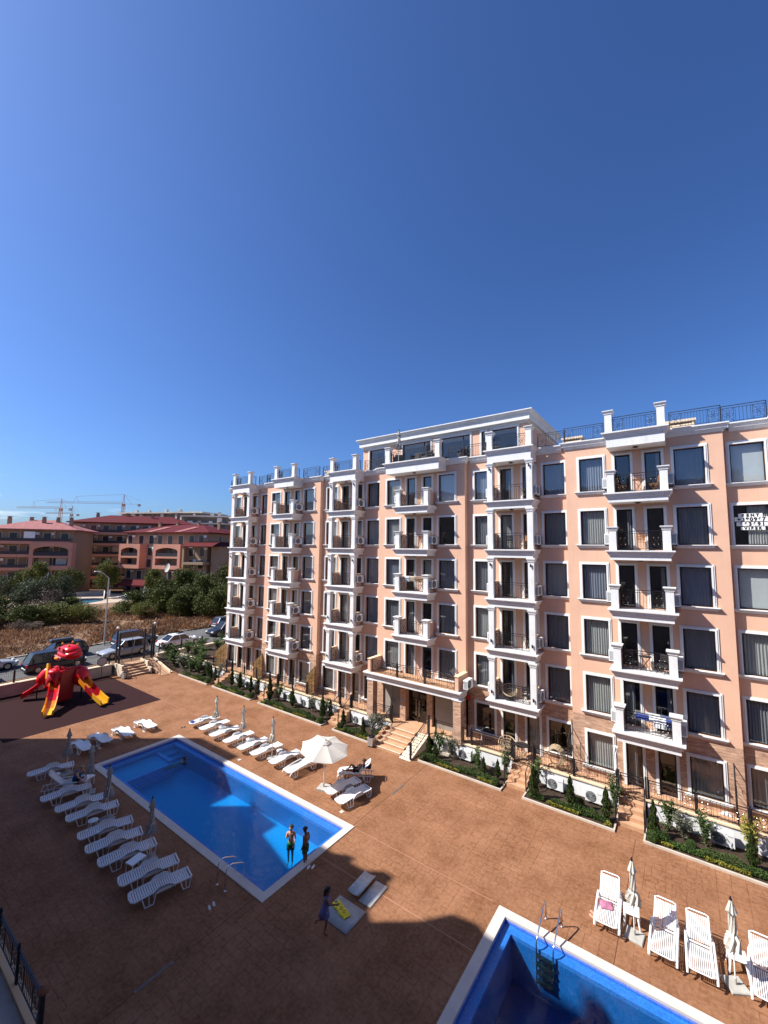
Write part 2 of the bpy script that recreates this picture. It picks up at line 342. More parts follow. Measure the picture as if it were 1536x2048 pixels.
# ================================================================== SETTING
P1 = (-28.27, -12.79, 10.45, 15.57); P2 = (-5.94, 9.0, 4.0, 15.46); CW = .33; LW = .30
def rect_minus(mb, X0, X1, Y0, Y1, holes, z):
    xs = sorted({X0, X1}|{h[0] for h in holes}|{h[1] for h in holes}); ys = sorted({Y0, Y1}|{h[2] for h in holes}|{h[3] for h in holes})
    for i in range(len(xs)-1):
        for j in range(len(ys)-1):
            cx = (xs[i]+xs[i+1])/2; cy = (ys[j]+ys[j+1])/2
            if any(h[0] < cx < h[1] and h[2] < cy < h[3] for h in holes): continue
            mb.quad((xs[i],ys[j],z),(xs[i+1],ys[j],z),(xs[i+1],ys[j+1],z),(xs[i],ys[j+1],z))
mb = MB(); rect_minus(mb, -46.6, 40, -12, 24.5, [P1, P2], 0); struct(mb, 'pool_deck', deckm)
# terrain beyond, one level up (street level)
ZS = .9
terr = mat('dry_ground', (.27, .165, .095), .95, .35, .12, .6, 1.2, c2=(.17, .10, .06))
mb = MB(); S = 3000
mb.quad((-S,-S,ZS-.02),(-46.65,-S,ZS-.02),(-46.65,S,ZS-.02),(-S,S,ZS-.02))
mb.quad((-46.65,26.2,ZS-.02),(S,26.2,ZS-.02),(S,S,ZS-.02),(-46.65,S,ZS-.02))
mb.quad((-46.65,-S,ZS-.02),(S,-S,ZS-.02),(S,-12,ZS-.02),(-46.65,-12,ZS-.02))
struct(mb, 'ground', terr)
# street
mb = MB(); mb.quad((-56.5,-40,ZS),(-47.3,-40,ZS),(-49.2,60,ZS),(-58.4,60,ZS)); struct(mb, 'street', asph)
mb = MB()
mb.add([(-56.75,-40,ZS-.02),(-56.5,-40,ZS-.02),(-58.4,60,ZS-.02),(-58.65,60,ZS-.02),(-56.75,-40,ZS+.13),(-56.5,-40,ZS+.13),(-58.4,60,ZS+.13),(-58.65,60,ZS+.13)],[(0,3,2,1),(4,5,6,7),(0,1,5,4),(1,2,6,5),(2,3,7,6),(3,0,4,7)])
struct(mb, 'street_kerb', conc)
# playground rubber, deck joints, drains
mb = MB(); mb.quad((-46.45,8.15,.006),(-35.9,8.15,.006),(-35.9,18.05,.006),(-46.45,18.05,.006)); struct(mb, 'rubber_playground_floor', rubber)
jm = mat('joint_line', (.10, .045, .03), .9, .1, 4)
mb = MB()
for (x0,y0,x1,y1) in ((-12.93,15.6,-12.91,22.35),(-35.9,18.05,-35.88,22.4),(-28.3,15.6,-28.28,22.4),(-2.36,15.5,-2.34,22.4),(-13.22,-2,-13.2,10.4),(-28.3,0,-28.28,10.4),(-20.6,15.6,-20.58,22.4),(-20.6,0,-20.58,10.4)):
    mb.quad((x0,y0,.004),(x1,y0,.004),(x1,y1,.004),(x0,y1,.004))
struct(mb, 'deck_joint', jm)
jl = mat('joint_ridge', (.40, .20, .12), .9, .1, 4)
mb = MB()
for (x0,y0,x1,y1) in ((-12.7,13.3,-6.0,13.34),(-12.7,15.5,-6.2,15.53),(-35.9,18.05,-28.3,18.08)): mb.quad((x0,y0,.005),(x1,y0,.005),(x1,y1,.005),(x0,y1,.005))
struct(mb, 'deck_ridge', jl)
for (x,y0,y1,l) in ((-13.23,6.4,7.5,'narrow steel slot drain in the shaded near part of the deck'),(-12.88,18.7,19.85,'narrow steel slot drain in the sunlit deck near the entrance steps')):
    d = thing('slot_drain', l, 'drain', (x,(y0+y1)/2,0)); L = y1-y0
    m2 = MB(); m2.box(-.035,.035,-L/2,L/2,.004,.012); m2.build('drain_channel', drainm, d)
    m2 = MB(); m2.box(-.018,.018,-L/2+.03,L/2-.03,.0125,.016); m2.build('drain_slot', acd, d)

def pool(P, zf, name, label, fl, ladders=()):
    x0,x1,y0,y1 = P
    root = thing(name, label, 'swimming pool', ((x0+x1)/2,(y0+y1)/2,0)); ox, oy = (x0+x1)/2, (y0+y1)/2
    T = Matrix.Translation((-ox,-oy,0))
    mb = MB(); mb.T = T; z = .035; a = x0+CW; b = x1-CW; c = y0+CW; d = y1-CW
    n = max(2, int((x1-x0)/1.0))
    for (u0,u1,v0,v1) in ((x0,x1,y0,c),(x0,x1,d,y1),(x0,a,c,d),(b,x1,c,d)): mb.box(u0,u1,v0,v1,-.04,z)
    mb.build('coping', copm, root)
    mb = MB(); mb.T = T                                    # overflow ledge just under water
    e,f,g,h = a+LW,b-LW,c+LW,d-LW; zl = -.17
    for (u0,u1,v0,v1) in ((a,b,c,g),(a,b,h,d),(a,e,g,h),(f,b,g,h)): mb.box(u0,u1,v0,v1,zl-.12,zl)
    for q in (((a,c),(b,c)),((b,c),(b,d)),((b,d),(a,d)),((a,d),(a,c))):
        (p,q2),(r,s2) = q; mb.quad((p,q2,zl),(r,s2,zl),(r,s2,-.04),(p,q2,-.04))
    mb.build('overflow_ledge', tileL, root)
    mb = MB(); mb.T = T
    for q in (((e,g),(f,g)),((f,g),(f,h)),((f,h),(e,h)),((e,h),(e,g))):
        (p,q2),(r,s2) = q; mb.quad((p,q2,zf),(r,s2,zf),(r,s2,zl-.12),(p,q2,zl-.12))
    mb.build('basin_wall', tileM, root)
    mb = MB(); mb.T = T; mb.quad((e,g,zf),(f,g,zf),(f,h,zf),(e,h,zf)); mb.build('basin_floor', fl, root)
    mb = MB(); mb.T = T; mb.quad((a,c,-.10),(b,c,-.10),(b,d,-.10),(a,d,-.10)); mb.build('water_surface', water, root)
    return root, T, (e,f,g,h)
r1, T1, (e,f,g,h) = pool(P1, -1.15, 'swimming_pool', 'long blue rectangular pool with swimmers and corner entry steps', tileD)
mb = MB(); mb.T = T1
mb.box(e, -25.95, g, 13.75, -1.14, -.42); mb.build('children_shelf', tileD, r1)
mb = MB(); mb.T = T1
for i, (xx, zz) in enumerate(((-27.6,-.3),(-27.1,-.46),(-26.6,-.62),(-26.1,-.78))): mb.box(e if i == 0 else xx-.5, xx, 13.95, h, -1.14, zz)
mb.build('entry_steps', tileD, r1)
mb = MB(); mb.T = T1
mb.box(e, -25.95, 13.75, 13.95, -1.14, -.30); mb.box(-25.95,-25.75, g, 13.95, -1.14, -.42)
for xx, zz in ((-27.6,-.3),(-27.1,-.46),(-26.6,-.62),(-26.1,-.78)): mb.box(xx-.10, xx+.002, 14.0, h-.02, zz, zz+.012)
mb.build('step_edging', tileL, r1)
r2, T2, _ = pool(P2, -1.6, 'swimming_pool', 'dark blue unoccupied pool in the lower right corner', tileN)

def ladder(loc, rz, label, short=False):
    t = thing('pool_ladder', label, 'pool ladder', loc, rz)
    # local: +y towards the water
    for sx in (-.26, .26):
        mb = MB(); pts = [(sx,0,.02),(sx,.0,.46),(sx,.03,.56),(sx,.09,.61),(sx,.18,.595),(sx,.60,.38),(sx,1.04,.15),(sx,1.14,.06),(sx,1.17,-.10),(sx,1.17,-1.15)]
        if short: pts = [(sx,0,.02),(sx,.0,.62),(sx,.04,.76),(sx,.12,.83),(sx,.26,.82),(sx,.66,.64),(sx,.78,.56),(sx,.80,.46),(sx,.80,-.15),(sx,.80,-1.1)]
        mb.tube(pts, .023, 8); mb.build('handrail', steel, t, smooth=True)
        mb = MB(); mb.lathe([(.05,0),(.05,.02),(.03,.035)], (sx,0,.005), 12); mb.build('flange', steel, t)
    mb = MB()
    for z in (-.28,-.52,-.76,-1.0): mb.box(-.25,.25,(.76 if short else 1.12),(.88 if short else 1.24),z-.05,z)
    mb.build('tread', iron, t)
    return t
ladder((-14.55,9.95,0), 0, 'bent steel pool ladder at the shaded near edge of the long pool', True)
ladder((-4.2,15.93,0), PI, 'sunlit steel pool ladder over the far edge of the corner pool')

# white floor markers by the long pool
for i,(x,y,l) in enumerate(((-22.2,16.05,'small white skimmer lid in the deck between the long pool and the closed parasols'),(-14.0+.0,16.05-.0,'small white skimmer lid near the right end of the long pool'),(-30.35,11.6,'small white skimmer lid in shade beyond the far short side of the long pool'))):
    m2 = MB(); m2.box(-.09,.09,-.09,.09,.003,.012); m2.box(-.06,.06,-.06,.06,.012,.016); o = m2.build('skimmer_lid', copm, loc=(x,y,0)); tag(o, l, 'lid', 'skimmer lids')

# retaining wall with fence along the street
def wall_thing(name, label, x0,x1,y0,y1,z0,z1, m=offw, cap=capst, ov=.05):
    t = thing(name, label, 'wall', ((x0+x1)/2,(y0+y1)/2,z0)); mb = MB(); T = Matrix.Translation((-(x0+x1)/2,-(y0+y1)/2,-z0)); mb.T = T
    mb.box(x0,x1,y0,y1,z0,z1-.06); mb.build('wall_body', m, t)
    mb = MB(); mb.T = T; mb.box(x0-ov,x1+ov,y0-ov,y1+ov,z1-.06,z1); mb.build('coping', cap, t); return t
wall_thing('retaining_wall', 'low cream retaining wall between the rubber playground and the street', -47.0,-46.6,-12,18.35,0,1.02,retw)
wall_thing('retaining_wall', 'low retaining wall beside the planted strip right of the street gate', -47.5,-47.1,23.0,36.0,.3,1.12)
def railing_mb(mb, L, h=.95, z0=.08, ornate=True, bar=.011, sp=.13, ends=True, ow=.42):
    # along +x from 0 to L, at y=0 ; material 0 iron, 1 rosettes
    mb.m = 0
    mb.box(0,L,-.018,.018,h-.03,h); mb.box(0,L,-.012,.012,h-.14,h-.12); mb.box(0,L,-.012,.012,z0,z0+.02)
    if ends:
        for x in (0,L): mb.box(x-.018,x+.018,-.018,.018,0,h)
    pans = []
    if ornate and L > 2*ow+.2: pans = [(.06,.06+ow),(L-.06-ow,L-.06)]
    elif ornate and L > ow+.1: pans = [((L-ow)/2,(L+ow)/2)]
    zt = h-.13; zb = z0+.01
    for a,b in pans:
        for x in (a,b): mb.bar((x,0,zb),(x,0,zt),bar)
        cx,cz = (a+b)/2,(zt+zb)/2; mb.bar((a,0,zb),(b,0,zt),bar*.9); mb.bar((a,0,zt),(b,0,zb),bar*.9)
        for (sx,sz) in ((-1,0),(1,0),(0,1),(0,-1)):
            c = (cx+sx*(b-a)*.27,0,cz+sz*(zt-zb)*.27); rr = .07
            mb.tube([(c[0]+rr*math.cos(2*PI*k/8),0,c[2]+rr*math.sin(2*PI*k/8)) for k in range(8)], bar*.7, 3, closed=True)
        mb.m = 1
        for sx,sz in ((-.3,.3),(.3,.3),(-.3,-.3),(.3,-.3)):
            mb.lathe([(.004,-.025),(.022,-.008),(.022,.008),(.004,.025)], (cx+sx*(b-a)*.8,0,cz+sz*(zt-zb)*.7), 6, 'y')
        mb.m = 0
    free = [(0.06,L-.06)]
    if pans: free = [(pans[i][1], pans[i+1][0]) for i in range(len(pans)-1)] or [(.06,pans[0][0]),(pans[0][1],L-.06)]
    for a,b in free:
        n = max(1,int((b-a)/sp))
        for k in range(n+1 if not pans else n):
            x = a+(b-a)*(k+(0 if not pans else .5))/n; mb.bar((x,0,zb),(x,0,zt),bar*.8)
    return mb
IR = [iron, brass]
def fence(label, p0, p1, z, h=1.0, seg=1.8, name='fence', cat='fence', ornate=True, posth=None, group=None):
    p0 = Vector(p0); p1 = Vector(p1); L = (p1-p0).length; ang = math.atan2(p1.y-p0.y,p1.x-p0.x); n = max(1,round(L/seg)); s = L/n
    t = thing(name, label, cat, (p0.x,p0.y,z), ang, group)
    me = railing_mb(MB(), s-.10, h, .1, ornate).mesh('fence_panel', IR)
    for i in range(n): ob('fence_panel', me, t, (i*s+.05,0,0))
    mb = MB(); mb.box(-.03,.03,-.03,.03,0,(posth or h+.06)); mb.sphere((0,0,(posth or h+.06)+.02),.035,6,4); pm = mb.mesh('post', iron)
    for i in range(n+1): ob('post', pm, t, (i*s,0,0))
    return t
fence('black iron fence on the low wall behind the playground', (-46.8,18.2), (-46.8,-6), 1.02, 1.0, 2.4, ornate=False)
mb = MB(); mb.add([(-46.6,22.65,.86),(-42.5,22.65,.12),(-41.4,22.5,.04),(-38.95,22.5,.04),(-38.95,24.6,.55),(-46.6,24.6,.86)],[(0,1,2,3,4,5)]); struct(mb,'planting_bank',soil)
mb = MB(); mb.quad((-46.6,24.7,.89),(-38.95,24.7,.89),(-38.95,26.3,.89),(-46.6,26.3,.89)); mb.quad((-47.1,26.3,.89),(-42.4,26.3,.89),(-42.6,37,.89),(-47.1,37,.89)); struct(mb,'planting_bed',soil)
mb = MB(); mb.quad((-42.3,26.3,.90),(-39.0,26.3,.90),(-39.0,37,.90),(-42.5,37,.90)); struct(mb,'side_path',deckm)
wall_thing('garden_wall','low white garden wall among shrubs between the ramp and the salmon building',-45.6,-39.0,24.6,24.72,.2,1.08,white,cream)
fence('black iron fence on the planted wall right of the street gate', (-47.3,23.2), (-47.3,35.8), 1.12, 1.0, 2.4, ornate=False)

# street stairs and ramp
t = thing('stairs', 'short flight of sandstone steps from the deck up to the street gate', 'stairs', (-45.3,20.0,0))
mb = MB()
for i in range(5): mb.box(-1.35+.0, 1.3-i*.36-.36+.0, -1.15, 1.0, i*.18+ (0 if i==0 else 0), (i+1)*.18)
mb.build('steps', stepm, t)
mb = MB()
for i in range(5): mb.box(1.3-i*.36-.40, 1.3-i*.36-.33, -1.16, 1.01, (i+1)*.18-.035, (i+1)*.18+.006)
mb.build('step_nosing', capst, t)
for y in (-1.28, 1.12):
    mb = MB(); mb.box(-1.35,1.15,y-.1,y+.1,0,.55); mb.box(-1.4,.3,y-.1,y+.1,.55,1.05); mb.build('side_wall', capst, t)
    mb = MB(); mb.bar((1.25,y,0),(1.25,y,.95),.03); mb.bar((1.25,y,.95),(-.9,y,1.85),.025); mb.bar((-.9,y,.9),(-.9,y,1.85),.03); mb.bar((1.25,y,.5),(-.9,y,1.4),.015)
    for k in range(8):
        x = 1.15-k*.26; z = (1.25-x)/2.15*.9; mb.bar((x,y,z+.05),(x,y,z+.92),.012)
    mb.build('handrail', iron, t)
t = thing('ramp', 'paved wheelchair ramp with iron rails beside the street steps', 'ramp', (-44.6,21.75,0))
mb = MB(); mb.add([(1.9,-.45,0),(1.9,.45,0),(-2.0,.45,0),(-2.0,-.45,0),(-2.0,-.45,.9),(-2.0,.45,.9)],[(0,1,2,3),(0,4,5,1),(2,5,4,3),(0,3,4),(1,5,2)]); mb.build('ramp_surface', stepm, t)
for y in (-.5,.5):
    mb = MB(); mb.bar((1.9,y,0),(1.9,y,.9),.025); mb.bar((1.9,y,.9),(-2,y,1.8),.022); mb.bar((1.9,y,.5),(-2,y,1.4),.015); mb.bar((-2,y,.9),(-2,y,1.8),.025); mb.build('handrail', iron, t)
mb = MB(); mb.add([(1.9,.5,0),(1.9,.7,0),(-2.0,.7,0),(-2.0,.5,0),(-2,.5,1.0),(-2,.7,1.0),(1.9,.5,.1),(1.9,.7,.1)],[(0,1,2,3),(4,6,7,5),(0,6,4,3),(1,2,5,7),(0,1,7,6),(2,3,4,5)]); mb.build('ramp_kerb', capst, t)

# street gate with lamp posts
t = thing('entrance_gate', 'tall black iron street gate with four posts and globe lamps above the steps', 'gate', (-46.75,18.75,ZS))
for i, y in enumerate((0,.25,2.65,3.4,3.62)):
    hh = (3.3,3.0,3.1,3.2,3.3)[i]
    mb = MB(); mb.cbox((0,y,hh/2),(.14,.14,hh)); mb.lathe([(.07,0),(.03,.08),(.02,.16)], (0,y,hh), 8); pst = mb.build('gate_post', iron, t)
    if i in (0,4):
        mb = MB(); mb.sphere((0,y,hh+.28),.13,10,7); mb.build('globe_lamp', paper, pst, smooth=True)
for (a,b,h_) in ((.3,2.6,1.5),):
    mb = MB(); mb.T = Matrix.Translation((0,a,0)) @ Matrix.Rotation(PI/2,4,'Z'); railing_mb(mb, b-a, h_, .1, False, .012, .14); mb.T = None
    mb.bar((0,a,2.4),(0,b,2.4),.02); mb.bar((0,1.45,0),(0,1.45,2.4),.025)
    mb.build('gate_leaf', iron, t)
mb = MB(); mb.T = Matrix.Translation((0,2.7,0)) @ Matrix.Rotation(PI/2,4,'Z'); railing_mb(mb, .65, 1.4, .1, False); mb.build('gate_panel', iron, t)

# round back of a sign on a post
t = thing('round_sign', 'round grey-backed sign in a dark hoop on a post at the playground edge', 'sign', (-46.25,17.35,0))
mb = MB(); mb.cyl(0,0,0,1.25,.025,8); mb.build('sign_post', iron, t)
mb = MB(); mb.lathe([(.38,-.01),(.38,.01)], (0,0,1.55), 20, 'x'); mb.build('sign_plate', signw, t)
mb = MB(); mb.tube([(0,.41*math.cos(2*PI*k/20),1.55+.41*math.sin(2*PI*k/20)) for k in range(20)], .035, 6, closed=True); mb.bar((0,-.3,1.55),(0,.3,1.6),.012); mb.build('sign_hoop', iron, t)
for (x,y,l) in ((-44.25,18.6,'grey litter bin at the foot of the street steps'),(-16.98,22.36-.15,'grey square litter bin left of the building entrance steps')):
    t = thing('litter_bin', l, 'bin', (x,y,0), .2)
    mb = MB(); mb.post(0,0,0,[(.0,.13),(.02,.15),(.08,.15)]); mb.build('bin_foot', iron, t)
    mb = MB(); mb.post(0,0,.08,[(0,.17),(.5,.20)]); mb.build('bin_body', galv, t)
    mb = MB(); mb.lathe([(.20,0),(.22,.03),(.17,.05),(.15,.02)], (0,0,.6), 12); mb.build('bin_rim', iron, t)

# street lamp
t = thing('street_lamp', 'tall grey street lamp with a single angled arm behind the street cars', 'street lamp', (-56.9,21.4,ZS))
mb = MB(); mb.tube([(0,0,0),(0,0,.9),(0,0,8.0)],[.11,.09,.055],10); mb.build('lamp_pole', galv, t)
mb = MB(); mb.tube([(0,0,7.95),(-.05,-.55,8.5),(-.1,-.95,8.75)],[.05,.045,.04],8); mb.build('lamp_arm', galv, t)
mb = MB(); mb.add([(-.22,-1.55,8.78),(0,-1.55,8.78),(0,-.85,8.72),(-.22,-.85,8.72),(-.19,-1.5,8.86),(-.03,-1.5,8.86),(-.03,-.9,8.82),(-.19,-.9,8.82)],[(0,3,2,1),(4,5,6,7),(0,1,5,4),(1,2,6,5),(2,3,7,6),(3,0,4,7)]); mb.build('lamp_head', paper, t)
# ================================================================== MAIN APARTMENT BUILDING
FZ = [.80, 3.79, 6.78, 9.78, 12.77, 15.76]; RZ = 18.75; YP = 25.5; YR = 25.85; YB = 40.
CX = [-1.86+(j-5)*6.786 for j in range(8)]; CX[4] += .08
PROJ = [j % 2 == 1 for j in range(8)]
def edges(j):
    x0 = CX[j]-3.59 if PROJ[j] else (CX[j-1]+3.59 if j > 0 else -39.0)
    x1 = CX[j]+3.59 if PROJ[j] else (CX[j+1]-3.59 if j < 7 else CX[j]+3.2)
    return x0, x1
BLD = thing('apartment_building', 'long salmon six-storey apartment block with white trimmed windows and stacked balconies', 'apartment building', (-12, 32, 0))
TB = Matrix.Translation((12, -32, 0))
def bmb(): m = MB(); m.T = TB; return m
BL = Vector((-12, 32, 0))
def openings(j, k):
    f = FZ[k]; c = CX[j]; wb = .47 if k == 0 else .30; o = []
    if j == 3 and k == 0: return o
    W = ((-2.86,-1.65),(1.60,2.84)) if PROJ[j] else ((-2.72,-1.5),(1.75,2.97))
    D = ((-1.06,-.33),(.33,1.06)) if PROJ[j] else ((-.95,-.21),(.5,1.22))
    if j == 0: W = ((-2.55,-1.45),(1.9,2.97))
    if j == 6: W = ((-2.96,-1.7),(1.75,2.97))
    for i, (a, b) in enumerate(W): o.append(('w', c+a, c+b, f+wb, f+2.20))
    for i, (a, b) in enumerate(D): o.append(('d', c+a, c+b, f+.03, f+2.20))
    return o
def wall_open(mb, x0, x1, z0, z1, y, ops, depth=.15):
    xs = sorted({x0, x1}|{o[1] for o in ops}|{o[2] for o in ops}); zs = sorted({z0, z1}|{o[3] for o in ops}|{o[4] for o in ops})
    xs = [x for x in xs if x0 <= x <= x1]; zs = [z for z in zs if z0 <= z <= z1]
    for i in range(len(xs)-1):
        for k in range(len(zs)-1):
            cx = (xs[i]+xs[i+1])/2; cz = (zs[k]+zs[k+1])/2
            if any(o[1] < cx < o[2] and o[3] < cz < o[4] for o in ops): continue
            mb.quad((xs[i],y,zs[k]),(xs[i+1],y,zs[k]),(xs[i+1],y,zs[k+1]),(xs[i],y,zs[k+1]))
def reveals(mb, ops, y, depth=.15):
    for _,a,b,c,d in ops:
        mb.quad((a,y,c),(a,y+depth,c),(a,y+depth,d),(a,y,d)); mb.quad((b,y,c),(b,y,d),(b,y+depth,d),(b,y+depth,c))
        mb.quad((a,y,d),(a,y+depth,d),(b,y+depth,d),(b,y,d)); mb.quad((a,y,c),(b,y,c),(b,y+depth,c),(a,y+depth,c))
SZ = 3.82
sal = bmb(); stn = bmb(); stn2 = bmb(); stn1 = stn
for j in range(8):
    x0, x1 = edges(j); y = YP if PROJ[j] else YR
    up = [o for k in range(1,6) for o in openings(j, k)]; lo = openings(j, 0)
    wall_open(sal, x0, x1, SZ, RZ, y, up); reveals(sal, up, y)
    gz = .80; stn = stn1 if j < 3 or (j == 3) else stn2
    if j == 3:
        pass
    else:
        wall_open(stn, x0, x1, gz, SZ, y-.012, lo); reveals(stn, lo, y-.012, .162)
    if PROJ[j]:
        for xx in (x0, x1):
            if j == 3: stn = stn1 if xx == x0 else stn2
            sal.quad((xx,YP,SZ),(xx,YR,SZ),(xx,YR,RZ),(xx,YP,RZ)); stn.quad((xx,YP-.012,gz),(xx,YR,gz),(xx,YR,SZ),(xx,YP-.012,SZ))
x0 = -39.0; x1 = edges(7)[1]
sal.quad((x0,YR,SZ),(x0,YB,SZ),(x0,YB,RZ),(x0,YR,RZ)); sal.quad((x0,YB,.0),(x1,YB,.0),(x1,YB,RZ),(x0,YB,RZ)); sal.quad((x1,YP,0),(x1,YB,0),(x1,YB,RZ),(x1,YP,RZ))
stn = stn1; stn.quad((x0,YR,.0),(x0,YB,.0),(x0,YB,SZ),(x0,YR,SZ))
# entrance recess in bay 4 from the street
ex0, ex1 = edges(3)
for (a_,b_,c_) in ((ex0,-18.45,YP-.012),(-16.75,-16.3,YP-.3),(-14.75,-14.35,YP-.012),(-12.1,ex1,YP-.012)):
    mb = bmb(); mb.box(a_,b_,c_,YP+.3,.8,SZ); mb.build('entrance_pier', stone, BLD)
sal.build('wall', stucco, BLD)
for s_ in (stn, stn2): s_.build('stone_cladding', stone, BLD)
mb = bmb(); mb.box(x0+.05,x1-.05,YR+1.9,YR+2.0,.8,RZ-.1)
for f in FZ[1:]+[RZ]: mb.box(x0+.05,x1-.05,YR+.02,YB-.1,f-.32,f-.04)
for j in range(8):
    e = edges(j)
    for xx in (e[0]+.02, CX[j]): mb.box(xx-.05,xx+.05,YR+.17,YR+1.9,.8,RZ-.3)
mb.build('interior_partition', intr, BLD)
mb = bmb(); mb.box(x0,x1,YR-.02,YB,RZ-.04,RZ+.06); mb.build('roof', roofm, BLD)

# ---- window and door kinds (meshes shared), each a part with sub-parts
def trim_mesh(w, h, door=False, tw=.135, tp=.06):
    mb = MB(); b0 = 0 if door else 0
    for (i, (o, p)) in enumerate(((tw, tp*.6), (tw*.55, tp))):
        # two stepped bands, sides + top
        q = o; 
        mb.box(-w/2-q, -w/2, -p, .0+(0 if i else 0), 0, h+q); mb.box(w/2, w/2+q, -p, 0, 0, h+q); mb.box(-w/2, w/2, -p, 0, h, h+q)
        tw2 = 0
    return mb.mesh('window_trim', white)
def sill_mesh(w):
    mb = MB(); mb.ledge(-w/2-.27, w/2+.27, -.17, 0, 0, [(0,0),(.035,0),(.035,.02),(.085,.06),(.12,.06),(.12,.085),(.17,.11)]); return mb.mesh('window_sill', white)
def frame_mesh(w, h, mull, th=.05):
    mb = MB()
    mb.box(-w/2,-w/2+th,-.03,.03,0,h); mb.box(w/2-th,w/2,-.03,.03,0,h); mb.box(-w/2+th,w/2-th,-.03,.03,0,th); mb.box(-w/2+th,w/2-th,-.03,.03,h-th,h)
    if mull: mb.box(mull-.035, mull+.035,-.028,.032,th,h-th)
    return mb.mesh('window_frame', darkfr)
def pane_mesh(w, h): mb = MB(); mb.quad((-w/2+.045,0,.045),(w/2-.045,0,.045),(w/2-.045,0,h-.045),(-w/2+.045,0,h-.045)); return mb.mesh('pane', glass)
def curtain_mesh(a, b, h, m, fold=.13, amp=.028, seed=0):
    rnd = random.Random(seed); n = max(6, int((b-a)/.022)); vs = []; fs = []; ph = 0; xs = []
    for i in range(n+1):
        ph += rnd.uniform(.6,1.4)*2*PI*(.022/fold); xs.append((a+(b-a)*i/n, amp*math.sin(ph)+rnd.uniform(-.004,.004)))
    for x, y in xs: vs.append((x,y,.03))
    for x, y in xs: vs.append((x+y*.15,y*.7,h-.05))
    for i in range(n): fs.append((i,i+1,n+2+i,n+1+i))
    mb = MB(); mb.add(vs, fs); return mb.mesh('curtain', m, smooth=True)
KIT = {}
rw = random.Random(3)
def kit(kind, w, h):
    key = (kind, round(w,2), round(h,2))
    if key not in KIT:
        K = dict(trim=trim_mesh(w,h,kind=='d'), frame=frame_mesh(w,h,None if kind=='d' else 0,.075 if kind=='d' else .05), pane=pane_mesh(w,h), sill=sill_mesh(w) if kind=='w' else None)
        K['frame2'] = frame_mesh(w,h,0 if kind!='d' else None,.075 if kind=='d' else .05)
        K['cur'] = [curtain_mesh(-w/2+.03,w/2-.03,h,curt,.12,.03,1), curtain_mesh(-w/2+.03,w/2-.03,h,curt2,.14,.03,2), curtain_mesh(-w*.1,w/2-.03,h,curt,.10,.035,3), curtain_mesh(-w/2+.03,w*.15,h,curt2,.11,.035,4), curtain_mesh(-w/2+.03,w/2-.03,h,curt3,.12,.03,5), curtain_mesh(w*.15,w/2-.03,h,curt2,.09,.035,6)]
        mbb = MB(); mbb.box(-w/2+.03,w/2-.03,-.01,.01,.06,h-.02); K['blind'] = mbb.mesh('roller_blind', blind)
        KIT[key] = K
    return KIT[key]
nwin = 0
for j in range(8):
    y = YP if PROJ[j] else YR
    for k in range(6):
        ops = openings(j, k)
        for i, (kind, a, b, c, d) in enumerate(ops):
            if j == 7 and kind == 'd': pass
            w, h = b-a, d-c; K = kit(kind, w, h); loc = Vector(((a+b)/2, y+.12, c))-BL
            mull = False if kind == 'd' else (j in (0,1,2) and i == 0)
            w_ = ob('balcony_door' if kind == 'd' else 'window', K['frame'] if not mull else K['frame2'], BLD, loc)
            KIDS.setdefault(w_.name, [])
            ob('pane', K['pane'], w_)
            ob('trim', K['trim'], w_, (0,-.12-(.012 if k == 0 else 0),0))
            if kind == 'w': ob('sill', K['sill'], w_, (0,-.12-(.012 if k==0 else 0),.0))
            r = rw.random()
            if kind == 'w':
                v = 0 if r < .46 else 1 if r < .62 else 2 if r < .76 else 3 if r < .88 else 4
                if j == 5 and i == 0: v = [0,0,0,4,0,4][k]
                if j == 5 and i == 1: v = [1,1,1,4,1,4][k]
                if j == 4: v = [None,1,1,0,1,4][k] if i == 1 else [None,1,0,1,1,4][k]
                if j == 6 and i == 0: v = [1,3,0,'b',2,'b'][k]
                if j == 3 and i == 1: v = [None,1,1,1,None,'b'][k]
            else:
                v = None if r < .35 else 5 if r < .6 else 3 if r < .75 else 1 if r < .9 else 0
            if v == 'b': ob('roller_blind', K['blind'], w_, (0,.10,0))
            elif v is not None: ob('curtain', K['cur'][v], w_, (0,.10,0))

# ---- string course / top cornice along the walls
CPROF = [(0,0),(.06,0),(.06,.03),(.18,.10),(.24,.10),(.24,.14),(.40,.22)]
for j in range(8):
    x0_, x1_ = edges(j); y = YP if PROJ[j] else YR; e = .26
    a = x0_-(e if PROJ[j] or j == 0 else -e); b = x1_+(e if PROJ[j] or j == 7 else -e)
    mb = bmb(); prof = CPROF if PROJ[j] else CPROF
    rings = []
    for dz, i in prof:
        ins = i if PROJ[j] else 0
        rings.append([(a+ins, y-e+i, 19.0-dz),(b-ins, y-e+i, 19.0-dz),(b-ins, y+.3, 19.0-dz),(a+ins, y+.3, 19.0-dz)])
    mb.loft(rings[::-1]); mb.build('cornice', white, BLD)
mb = bmb(); mb.box(-39.3,-38.95,YR,YB,18.6,19.0); mb.build('cornice', white, BLD)

